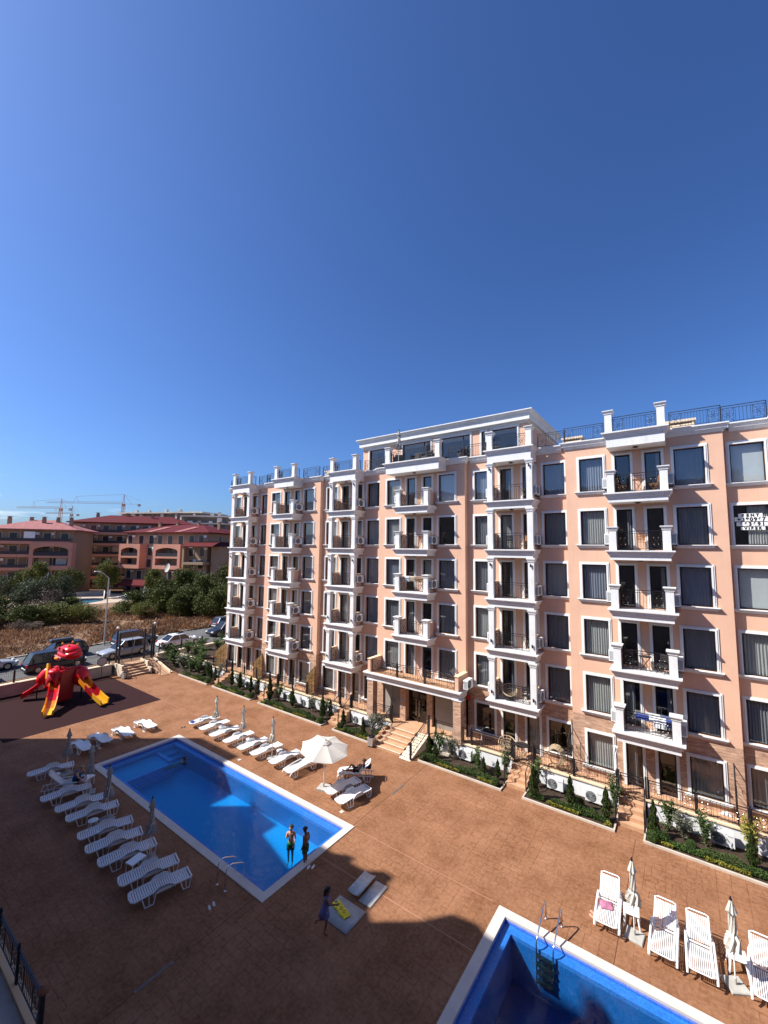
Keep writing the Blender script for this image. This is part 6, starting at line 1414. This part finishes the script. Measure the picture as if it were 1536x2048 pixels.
mb = MB(); mb.loft([[(x,-.05+w*math.cos(2*PI*k/8),3.02+.12*math.sin(2*PI*k/8)) for k in range(8)] for x,w in ((-1.15,.16),(-1.0,.2),(-.8,.1))]); mb.build('orange_nose', orap, PG)
mb = MB(); mb.box(-.2,.9,-.62,-.58,3.2,3.28); mb.build('side_stripe', mat('pink_stripe',(.8,.3,.3),.3,0), PG)

# ================================================================== STREETSIDE, FIELD, FAR PLACE (camera-independent world positions)
from mathutils import noise
gd = random.Random(11)
mb = MB()
for i in range(90000):                                      # dry grass beyond the street
    u = gd.random(); y = gd.uniform(-8,75); x = -57.2-.019*y-(gd.random()**1.6)*42
    if (x+105)**2/400+(y-33)**2/400 < .6: continue
    nv = noise.noise(Vector((x*.22,y*.22,3.1)))+.5*noise.noise(Vector((x*.8,y*.8,1.)))
    if nv < -.25 and gd.random() < .8: continue
    h = gd.uniform(.2,.8)*(.55+.9*max(-.4,nv))+.06; a = gd.uniform(0,PI); w = gd.uniform(.03,.09); dx,dy = math.cos(a)*w,math.sin(a)*w; lx,ly = gd.gauss(0,.25),gd.gauss(0,.25)
    mb.add([(x-dx,y-dy,ZS),(x+dx,y+dy,ZS),(x+lx+dx*.3,y+ly+dy*.3,ZS+h),(x+lx-dx*.3,y+ly-dy*.3,ZS+h)],[(0,1,2,3)])
o = mb.build('dry_grass', drym); o['kind'] = 'stuff'; tag(o,'reddish brown dry grass covering the empty plot beyond the street','grass')
# right-hand mass of green bushes (u,d in metres from the viewpoint frame, turned to the world)
pos_lab = []
def bush(u,d,kind,sx,sy,sz,label,group,cat='bush',nm='bush',z=ZS): p = FW(u,d,z); tree(kind,label,cat,tuple(p),sx,sy,sz,u*d%6,group,nm)
GB = 'green bushes across the street'
rb = [(-44.5,74,'bush',3.4,3,2.4,'low one at its left end'),(-41.5,77,'bush',3.6,3.4,3.6,'second from the left'),(-38.5,74,'bush',3.6,3.2,3.0,'front one in its middle left'),(-37.0,79,'bush',4.2,3.6,4.6,'tall one in its middle'),(-33.4,75,'bush',4,3.4,4.2,'wide one right of the middle'),(-30.8,80,'bush',4.2,3.8,5.2,'tallest one'),(-27.6,76,'bush',4,3.6,4.6,'one behind the corner of the salmon building'),(-40,70.5,'yellow',2.6,2.4,1.6,'lowest one at the front'),(-34.5,71.5,'bush',3.2,2.6,2.4,'front one right of the middle'),(-29.5,71.5,'bush',3.4,2.8,2.9,'front one near the building corner'),(-25.5,72.5,'bush',3.4,3.0,3.6,'rightmost one')]
for u,d,k,a,b,c,l in rb: bush(u,d,k,a,b,c,'green bush in the right-hand thicket, '+l,GB)
lb = [(-62,60,'olive',3.4,3,2.2,'low one at the left edge'),(-58.5,63,'bush',3.4,3.2,2.4,'second from the left edge'),(-66.5,68,'olive',4,3.6,3.0,'back one at the left edge'),(-60.0,71,'olive',3.8,3.4,3.8,'tall pale one at the left'),(-56.5,73,'olive',3.0,2.8,4.0,'tall pale one left of the far pool'),(-54.5,67.5,'twig',3.4,3,3.0,'leafless twiggy one'),(-53.0,62,'bush',3.2,3,1.8,'dark low one in the middle'),(-50.0,64,'yellow',3.4,3,1.9,'yellowish one in the middle'),(-46.8,65.5,'yellow',3.2,2.8,1.8,'yellowish one nearest the lamp post'),(-56,58.5,'bush',3,2.6,1.5,'low front one'),(-49.5,58.5,'twig',2.2,2,1.1,'brown front one behind the parked cars'),(-60.5,55.5,'twig',2.6,2.4,1.3,'brown one at the front left'),(-64.5,62.5,'bush',3.4,3.2,2.4,'dark one at the far left'),(-51.5,69.5,'bush',2.8,2.6,2.0,'small one below the far pool'),(-55.5,55,'twig',1.6,1.6,1.5,'tall dry brown one behind the black SUV')]
for u,d,k,a,b,c,l in lb: bush(u,d,k,a,b,c,'shrub in the left-hand scrub, '+l,'scrub shrubs beyond the street')
for (u,d,k,a,b,c,l) in ((-73,88,'cedar',3.2,3.2,4.0,'conifer-like tree left of the far pool'),(-63.6,96,'cedar',3.4,3.4,4.2,'spreading tree standing beside the far pool'),(-53.6,97,'cedar',3.2,3.2,3.2,'dark tree right of the far pool'),(-77,92,'tree',4,4,3.6,'dark tree at the left edge below the arcaded building'),(-70.5,93,'tree',3.6,3.6,3.2,'dark tree in the shade of the middle red-roofed building'),(-81.5,90,'olive',3.6,3.6,3.2,'pale tree at the far left edge'),(-48.5,98,'tree',2.4,2.4,2.2,'small tree in front of the right red-roofed building')):
    bush(u,d,k,a,b,c,l,'trees around the far pool','tree','tree')
# far pool and terrace
c0 = Vector((-107,35,0)); mb = MB()
def fq(pts,z,m,nm,kind='structure'):
    mb = MB(); n = len(pts); mb.add([(x,y,z) for x,y in pts],[tuple(range(n))]); return struct(mb,nm,m)
fq([(-121,14),(-99.5,24.5),(-98.0,43),(-104,52),(-121,46)],ZS+.05,mat('far_terrace',(.46,.36,.28),.8,.1,.3),'far_pool_terrace')
mb = MB(); pts = [(-113.2,32.0),(-109.5,29.5),(-104,29.6),(-101.2,31.5),(-101.4,34.5),(-103.5,37.8),(-107.5,40.0),(-110,38.5)]; mb.add([(x,y,ZS+.10) for x,y in pts],[tuple(range(8))]); o = mb.build('far_swimming_pool', mat('far_pool_water',(.05,.22,.32),.12,.1,.4)); tag(o,'turquoise kidney-shaped pool of the neighbouring complex','swimming pool')
wall_thing('low_wall','pale low wall at the far edge of the neighbouring pool terrace',-117.4,-117.0,26,43,ZS,1.9,farcon,farcon)
def far_parasol(x,y,l,h=2.6):
    t = thing('far_parasol', l, 'parasol', (x,y,ZS+.05),0,'closed white parasols by the far pool'); mb = MB(); mb.cyl(0,0,0,h,.04,6); mb.build('pole',polem,t); mb = MB(); mb.lathe([(.5,.9),(.42,1.3),(.15,h-.1),(.02,h)],(0,0,0),8); mb.build('canopy',canvas,t)
far_parasol(-118.0,25.2,'closed white parasol at the far pool, left one'); far_parasol(-115.2,29.6,'closed white parasol at the far pool, second from left'); far_parasol(-105.3,47.5,'closed white parasol at the far pool, right one beside the white cover')
cloth('pool_cover','heap of white sheeting beside the far pool','cover',-106.6,45.4,ZS+.08,5.5,3.4,1.3,paper,21,.7)
t = thing('white_kiosk','small white box cabinet behind the far pool','cabinet',(-111.6,41.8,ZS)); mb = MB(); mb.box(-.5,.5,-.5,.5,0,1.6); mb.build('cabinet_body',paper,t); mb = MB(); mb.box(-.56,.56,-.56,.56,1.6,1.7); mb.build('cabinet_lid',farcon,t)
t = thing('satellite_dish','large pale satellite dish in the greenery before the right red-roofed building','satellite dish',tuple(FW(-47.6,92,ZS))); t.scale = (.7,.7,.93); mb = MB(); mb.cyl(0,0,0,7.2,.1,8); mb.build('mast',galv,t); mb = MB(); mb.T = Matrix.Translation((0,0,7.8)) @ Matrix.Rotation(R(70),4,'X') @ Matrix.Rotation(R(10),4,'Y'); mb.lathe([(.02,0),(.6,.08),(1.1,.3),(1.08,.32)],(0,0,0),18,caps=False); mb.build('dish',farcon,t)

# ---- far red-roofed blocks
FWIN = MB(); FWIN.box(-.75,.75,-.05,.02,0,2.1); FWIN.box(-.02,.02,-.07,-.05,0,2.1); FWIN = FWIN.mesh('window', farwin)
FWT = MB(); FWT.box(-.9,-.75,-.07,.0,-.05,2.2); FWT.box(.75,.9,-.07,.0,-.05,2.2); FWT.box(-.75,.75,-.07,0,2.1,2.2); FWT = FWT.mesh('window_frame', farcon)
def hiproof(mb, x0,x1,y0,y1,z,h,ov=.9):
    x0-=ov;x1+=ov;y0-=ov;y1+=ov; r = (y1-y0)/2; a,b = x0+min(r,(x1-x0)/2-.1), x1-min(r,(x1-x0)/2-.1); ym = (y0+y1)/2
    mb.add([(x0,y0,z),(x1,y0,z),(x1,y1,z),(x0,y1,z),(a,ym,z+h),(b,ym,z+h),(x0,y0,z-.25),(x1,y0,z-.25),(x1,y1,z-.25),(x0,y1,z-.25)],[(0,1,5,4),(1,2,5),(2,3,4,5),(3,0,4),(6,7,1,0),(7,8,2,1),(8,9,3,2),(9,6,0,3),(9,8,7,6)])
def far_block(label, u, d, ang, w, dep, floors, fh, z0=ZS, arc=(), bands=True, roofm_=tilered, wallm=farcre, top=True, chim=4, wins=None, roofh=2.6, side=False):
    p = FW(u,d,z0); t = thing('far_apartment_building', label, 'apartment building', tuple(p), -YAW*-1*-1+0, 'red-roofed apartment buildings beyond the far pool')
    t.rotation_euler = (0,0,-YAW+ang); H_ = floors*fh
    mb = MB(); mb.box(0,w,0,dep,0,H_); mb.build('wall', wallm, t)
    mb = MB(); hiproof(mb,0,w,0,dep,H_+.25,roofh,1.1); rf = mb.build('roof', roofm_, t)
    rn = random.Random(int(u*10)); 
    for k in range(chim):
        x = w*(k+.5)/chim+rn.uniform(-.6,.6); yy = dep*rn.uniform(.25,.5); mb = MB(); mb.box(x-.36,x+.36,yy-.3,yy+.3,H_+.6,H_+roofh+.55); mb.box(x-.46,x+.46,yy-.4,yy+.4,H_+roofh+.8,H_+roofh+.92); mb.box(x-.28,x+.28,yy-.2,yy+.2,H_+roofh+.55,H_+roofh+.8); mb.build('chimney', farcre, rf)
    nx = max(1,int(w/3.2))
    for f in range(floors):
        z = f*fh
        for i in range(nx):
            x = (i+.5)*w/nx+rn.uniform(-.3,.3); q = ob('window', FWIN, t, (x,-.02,z+.35)); ob('window_frame', FWT, q)
            if rn.random() < .45: mb = MB(); mb.cbox((x+1.25,-.2,z+2.3),(.8,.35,.6)); mb.build('air_conditioner', acw, t)
        if bands and f > 0:
            mb = MB(); mb.box(-.1,w+.1,-1.5,.0,z-.22,z+.12); mb.box(-.1,w+.1,-1.5,-1.35,z+.12,z+.45); b_ = mb.build('balcony', farsal, t)
            mb = MB(); mb.box(0,w,-1.46,-1.42,z+.45,z+1.15)
            for i in range(0): pass
            mb.build('railing', farrail, b_)
            for i in range(nx):
                if rn.random() < .3: mb = MB(); mb.box((i+.2)*w/nx,(i+.85)*w/nx,-1.4,-1.36,z+.9,z+2.7); mb.build('awning', rn.choice([farcon,paper,farcre]), b_)
        if bands:
            mb = MB()
            for i in range(0,nx+1,2): mb.box(i*w/nx-.12,i*w/nx+.12,-1.42,-1.2,z+.1,z+fh-.2)
            mb.build('balcony_pier', farcre, t)
    for (a,b,f0,f1,op) in arc:                               # projecting two-storey arcade with an arched upper opening
        zz0 = f0*fh; zz1 = f1*fh; y0 = -2.3
        mb = MB(); mb.box(a,a+op,y0,-.0,zz0,zz1); mb.box(b-op,b,y0,-.0,zz0,zz1); mb.box(a+op,b-op,y0,-0.,zz0,zz0+.95)
        nf = int(round(f1-f0)); 
        for q in range(1,nf): zq = zz0+q*fh; mb.box(a+op,b-op,y0,-.0,zq-.35,zq+.15)
        zt = zz1; zA = zz1-1.5; n = 12; pts = [(a+op,zt)]+[(a+op+(b-a-2*op)*i/n, zA+.75*math.sin(PI*i/n)**.6) for i in range(n+1)]+[(b-op,zt)]
        for i in range(n):
            xa = pts[1+i][0]; xb = pts[2+i][0]; za = pts[1+i][1]; zb_ = pts[2+i][1]
            mb.add([(xa,y0,za),(xb,y0,zb_),(xb,y0,zt),(xa,y0,zt),(xa,y0+.4,za),(xb,y0+.4,zb_),(xb,y0+.4,zt),(xa,y0+.4,zt)],[(0,1,2,3),(4,7,6,5),(0,4,5,1),(2,6,7,3)])
        mb.box(a,b,y0,0,zt,zt+.2); A_ = mb.build('arcade', farsal, t)
        mb = MB()
        for q in range(nf): mb.box(a+op,b-op,y0+.1,y0+.15,zz0+q*fh+(.95 if q == 0 else .15),zz0+q*fh+(.95 if q==0 else .15)+(.25 if q == 0 else .85))
        mb.build('railing', farrail, A_)
    if side:
        for f in range(1,floors):
            for yy in (dep*.3,dep*.6): mb = MB(); mb.box(w-.02,w+.04,yy-.35,yy+.35,f*fh+.7,f*fh+2.4); mb.build('window', farwin, t)
    return t
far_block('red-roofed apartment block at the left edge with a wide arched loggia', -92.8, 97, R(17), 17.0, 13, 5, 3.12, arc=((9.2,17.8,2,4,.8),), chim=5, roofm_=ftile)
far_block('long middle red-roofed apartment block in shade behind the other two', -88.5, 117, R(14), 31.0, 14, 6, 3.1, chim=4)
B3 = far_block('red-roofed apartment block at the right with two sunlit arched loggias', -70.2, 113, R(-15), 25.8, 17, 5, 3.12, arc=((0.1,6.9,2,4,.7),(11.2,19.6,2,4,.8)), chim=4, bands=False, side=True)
mb = MB(); mb.add([(20.2,-3.0,12.2),(29.5,-3.0,12.2),(29.5,.0,13.4),(20.2,.0,13.4),(29.5,17,12.2),(26.9,17,13.4),(26.9,0,13.4)],[(0,1,2,3),(1,4,5,6)]); mb.build('lower_roof', tilered, B3)
mb = MB(); mb.box(20.6,21.1,-2.7,-2.2,0,12.2); mb.box(26.9,29.0,.2,17,0,12.2); mb.box(21.1,26.8,-2.7,-.01,7.6,8.2); mb.build('side_wing', farcre, B3)
mb = MB(); mb.add([(-4,-6.5,2.4),(13,-6.5,2.4),(13,-2.6,3.4),(-4,-2.6,3.4)],[(0,1,2,3)]); mb.box(-4,13,-6.5,-6.4,2.1,2.4); mb.build('low_roof', tilered, B3)
mb = MB()
for a in (5.9,12.3): pass
for a in (7.0,16.2): mb.add([(a,-1.0,15.95),(a+1.9,-1.0,15.95),(a+3.4,4.5,17.55),(a+1.5,4.5,17.55)],[(0,1,2,3)])
mb.build('pale_roof_strip', ftile, B3)  # two paler tile strips slanting over the dark roof slope
# ---- far concrete hotel block and more buildings
def stack(label, u, d, ang, w, dep, floors, fh, m, z0, step=0, seed=0, name='far_building'):
    t = thing(name, label, 'building', tuple(FW(u,d,0))); t.rotation_euler = (0,0,-YAW+ang); rn = random.Random(seed)
    mb = MB(); mb.box(0,w,0,dep,0,z0); mb.build('base', m, t)
    for f in range(floors):
        z = z0+f*fh; mb = MB(); mb.box(-.4,w+.4,-1.2,dep,z-.3,z); k = 0; 
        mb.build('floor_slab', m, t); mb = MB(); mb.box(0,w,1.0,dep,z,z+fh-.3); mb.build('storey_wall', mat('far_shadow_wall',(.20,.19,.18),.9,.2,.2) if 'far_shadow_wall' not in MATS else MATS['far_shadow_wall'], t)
        x = 0; mb = MB()
        while x < w: ww = rn.uniform(.4,2.4); mb.box(x,min(w,x+ww),-1.0,-.7 if rn.random()<.5 else 1.0,z,z+fh*rn.choice([.4,.4,.9])-.3); x += ww+rn.uniform(1.2,3.5)
        mb.build('balcony_wall', m, t)
    mb = MB(); mb.box(-.8,w+.8,-1.4,dep,z0+floors*fh-.3,z0+floors*fh+.3); mb.build('roof', m, t)
    for i in range(int(w/9)): x = rn.uniform(1,w-2); mb = MB(); mb.box(x,x+1.2,3,4.2,z0+floors*fh+.3,z0+floors*fh+rn.uniform(1.2,2.4)); mb.build('chimney', MATS['far_concrete'], t)
    return t
farwh = mat('far_white_wall', (.55,.50,.46), .85, .12, .2)
stack('long unfinished concrete hotel block on the skyline behind the red roofs', -128, 200, R(-14), 46, 18, 3, 3.2, farcon, 19.5, 0, 3)
stack('pale stepped apartment block on the skyline at right', -88, 178, R(4), 26, 15, 4, 3.0, farwh, 14.5, 0, 5)
stack('pale building at the right of the skyline beside the salmon building', -76, 165, R(0), 12, 12, 3, 3.0, farwh, 13.5, 0, 8)
stack('low pale building on the left skyline', -205, 210, R(0), 30, 15, 2, 3.2, farwh, 14, 0, 9)
for (u,d,w,z) in ((-150,190,16,17.5),(-133,185,10,18)): stack('distant building peeking over the roofs, the %s one'%('left' if u < -140 else 'right'), u, d, 0, w, 12, 2, 2.6, farsal, z-5, 0, int(w))
# ---- tower cranes
def crane(label, u, d, zj, ang, jib, cj, m, mast=1.5):
    t = thing('tower_crane', label, 'crane', tuple(FW(u,d,0)), 0, 'construction cranes on the skyline'); t.rotation_euler = (0,0,-YAW+ang)
    mb = MB(); s_ = mast/2
    for sx in (-s_,s_):
        for sy in (-s_,s_): mb.bar((sx,sy,0),(sx,sy,zj),.15)
    for i in range(int(zj/2.2)): z = i*2.2; mb.bar((-s_,-s_,z),(s_,-s_,z+2.2),.08); mb.bar((s_,-s_,z),(s_,s_,z+2.2),.08); mb.bar((-s_,s_,z),(-s_,-s_,z+2.2),.08)
    mb.build('mast', m, t)
    mb = MB(); mb.bar((-jib,0,zj),(cj,0,zj),.08); mb.bar((-jib*.95,0,zj+1.1),(0,0,zj+1.4),.08); mb.bar((-jib,-.6,zj-.1),(cj,-.6,zj-.1),.08)
    n = 24
    for i in range(n): mb.bar((-jib*i/n,0,zj),(-jib*(i+.5)/n,0,zj+1.15),.07); mb.bar((-jib*(i+.5)/n,0,zj+1.15),(-jib*(i+1)/n,0,zj),.07)
    mb.build('jib', m, t)
    mb = MB(); mb.bar((-.8,0,zj),(0,0,zj+7),.15); mb.bar((.8,0,zj),(0,0,zj+7),.15); mb.bar((0,0,zj+7),(cj,0,zj+2.5),.07); mb.bar((0,0,zj+7),(cj*.5,0,zj),.07); mb.bar((-jib*.62,0,zj+5),(-jib*.66,0,zj),.06); mb.bar((-jib*.62,0,zj+5),(-jib*.58,0,zj),.06); mb.bar((0,0,zj+7),(-jib*.62,0,zj+5),.08); mb.build('tie_rods', m, t)
    mb = MB(); mb.box(-.8,.8,-.8,.8,zj-1.8,zj-.1); mb.build('cab', m, t); mb = MB(); mb.box(cj-1.6,cj,-.6,.6,zj-1.7,zj); mb.build('counterweight', cranew, t)
crane('tall construction crane with a long jib right of the others', -190.5, 300, 44.3, R(2), 55, 12, cranem)
crane('construction crane left of the tall one', -236, 300, 40.5, R(-3), 34, 8, cranem)
crane('low distant crane with only its jib above the roofs', -262, 345, 40.0, R(0), 22, 6, cranew)

# ================================================================== THE BUILDING BEHIND THE VIEWPOINT (out of view; roofline shaped to cast the long shadow)
OB = thing('near_apartment_building', 'shaded near apartment building behind the lower left terrace corner', 'apartment building', (-12,-4,0)); TO = Matrix.Translation((12,4,0))
prof = [(-48.7,0),(-48.7,28.8),(-44.6,28.8),(-44.3,27.2),(-42.3,26.4),(-39.9,22.8),(-39.85,25.6),(-37.3,25.2),(-37.0,24.0),(-32.6,22.6),(-32.2,24.7),(-31.3,24.7),(-31.2,25.2),(-30.8,25.2),(-30.7,24.7),(-29.8,24.8),(-29.7,25.5),(-29.2,25.5),(-29.1,24.7),(-28.4,24.6),(-26.9,22.6),(-25.6,21.7),(-17.13,21.7),(-17.13,0)]
prof = [(x+3.83, max(0,z-5)) for x,z in prof]
for pf,y0_,y1_ in ((prof,-9,2.0),([(-22.3,0),(-22.3,18.8),(-22.7,20.3),(-22.0,20.6),(-21.3,20.2),(-19.6,20.2),(-19.5,20.8),(-19.0,20.8),(-18.9,20.2),(-13.32,20.2),(-13.32,0)],-8.95,1.98),([(-13.29,0),(-13.29,20.3),(-5,20.3),(-4.9,21.0),(-4.3,21.0),(-4.2,20.3),(4,20.3),(4.1,21),(4.7,21),(4.8,20.3),(60,20.3),(60,0)],-9,-1.0)):
    mb = MB(); mb.T = TO; mb.prism(pf, y0_, y1_); mb.build('wall', conc, OB)  # unseen walls kept grey to bounce less red into the shadow
wall_thing('terrace_wall','shaded terrace wall with cream coping in the lower left corner',-40,-13.1,4.08,4.22,0,.91,white,cream)
mb = MB(); mb.box(-40,60,-1.0,4.07,.5,.80); struct(mb,'near_terrace_floor',conc)
fence('black iron fence with small rosettes in the lower left corner',(-13.2,4.15),(-35.4,4.15),.91,.88,1.85,name='terrace_fence',posth=.95,group='near terrace fences')
t = thing('gate_post','black iron gate post with a rusty round cap in the lower left corner','post',(-13.1,4.15,0)); mb = MB(); mb.box(-.05,.05,-.05,.05,0,1.80); mb.build('post_shaft',iron,t); mb = MB(); mb.sphere((.02,.02,1.86),.13,12,8,(1,1,.6)); mb.build('post_cap',mat('rusty_cap',(.22,.09,.05),.7,.2,9),t)

# ================================================================== CAMERA, SKY, SUN
cam = bpy.data.cameras.new('Camera'); co = bpy.data.objects.new('Camera', cam); col.objects.link(co); sc.camera = co
yaw, pitch, roll = -.6295, .0935, .0123
fwd = Vector((math.sin(yaw)*math.cos(pitch), math.cos(yaw)*math.cos(pitch), math.sin(pitch))); rt = Vector((math.cos(yaw), -math.sin(yaw), 0)); up = rt.cross(fwd)
r2_ = rt*math.cos(roll)+up*math.sin(roll); u2 = -rt*math.sin(roll)+up*math.cos(roll)
Mx = Matrix((r2_, u2, -fwd)).transposed().to_4x4(); Mx.translation = Vector((0,0,12.6)); co.matrix_world = Mx
cam.sensor_fit = 'HORIZONTAL'; cam.sensor_width = 36; cam.lens = 36*824.8/1536; cam.clip_end = 9000; cam.clip_start = .05
SD = Vector((.549,.43,-.717)).normalized(); el = math.asin(-SD.z)
su = bpy.data.lights.new('Sun','SUN'); su.energy = 5.0; su.angle = R(.53); su.color = (1,.965,.91); so = bpy.data.objects.new('Sun', su); col.objects.link(so)
so.rotation_euler = SD.to_track_quat('-Z','Y').to_euler(); so.location = (-30,-30,60)
w = bpy.data.worlds.new('World'); sc.world = w; w.use_nodes = True; nt = w.node_tree; bg = nt.nodes['Background']
sky = nt.nodes.new('ShaderNodeTexSky'); sky.sky_type = 'NISHITA'; sky.sun_disc = False; sky.sun_elevation = el; sky.sun_rotation = math.atan2(-SD.x, -SD.y)
sky.altitude = 0; sky.air_density = 1.0; sky.dust_density = 1.5; sky.ozone_density = 6
gm = nt.nodes.new('ShaderNodeGamma'); gm.inputs[1].default_value = 1.15; nt.links.new(sky.outputs[0], gm.inputs[0])
hs = nt.nodes.new('ShaderNodeMix'); hs.data_type = 'RGBA'; hs.blend_type = 'MULTIPLY'; hs.inputs[0].default_value = 1; hs.inputs[7].default_value = (.585,.745,.985,1); nt.links.new(gm.outputs[0], hs.inputs[6])
# faint wisps of cloud low over the left skyline
tc = nt.nodes.new('ShaderNodeTexCoord'); mp = nt.nodes.new('ShaderNodeMapping'); mp.inputs['Scale'].default_value = (5,5,34); nz = nt.nodes.new('ShaderNodeTexNoise'); nz.inputs['Scale'].default_value = 1.6; nz.inputs['Detail'].default_value = 5
nt.links.new(tc.outputs['Generated'], mp.inputs[0]); nt.links.new(mp.outputs[0], nz.inputs['Vector'])
r_ = nt.nodes.new('ShaderNodeMapRange'); r_.inputs[1].default_value = .56; r_.inputs[2].default_value = .72; nt.links.new(nz.outputs['Fac'], r_.inputs[0])
sp = nt.nodes.new('ShaderNodeSeparateXYZ'); nt.links.new(tc.outputs['Generated'], sp.inputs[0])
hz = nt.nodes.new('ShaderNodeMapRange'); hz.inputs[1].default_value = .13; hz.inputs[2].default_value = .09; nt.links.new(sp.outputs[2], hz.inputs[0])
xx = nt.nodes.new('ShaderNodeMapRange'); xx.inputs[1].default_value = -.90; xx.inputs[2].default_value = -.945; nt.links.new(sp.outputs[0], xx.inputs[0])
m1 = nt.nodes.new('ShaderNodeMath'); m1.operation = 'MULTIPLY'; nt.links.new(r_.outputs[0], m1.inputs[0]); nt.links.new(hz.outputs[0], m1.inputs[1])
m2 = nt.nodes.new('ShaderNodeMath'); m2.operation = 'MULTIPLY'; nt.links.new(m1.outputs[0], m2.inputs[0]); nt.links.new(xx.outputs[0], m2.inputs[1])
m3 = nt.nodes.new('ShaderNodeMath'); m3.operation = 'MULTIPLY'; m3.inputs[1].default_value = .5; nt.links.new(m2.outputs[0], m3.inputs[0])
mxc = nt.nodes.new('ShaderNodeMix'); mxc.data_type = 'RGBA'; mxc.inputs[7].default_value = (11,11.5,12.5,1); nt.links.new(m3.outputs[0], mxc.inputs[0]); nt.links.new(hs.outputs[2], mxc.inputs[6]); nt.links.new(mxc.outputs[2], bg.inputs['Color'])
bg.inputs['Strength'].default_value = .0755
sc.view_settings.view_transform = 'Standard'; sc.view_settings.look = 'None'; sc.view_settings.gamma = 1; sc.view_settings.exposure = .74
sc.cycles.max_bounces = 6; sc.cycles.diffuse_bounces = 3; sc.cycles.transparent_max_bounces = 12; sc.cycles.caustics_reflective = False; sc.cycles.caustics_refractive = False
sc.render.resolution_x = 768; sc.render.resolution_y = 1024
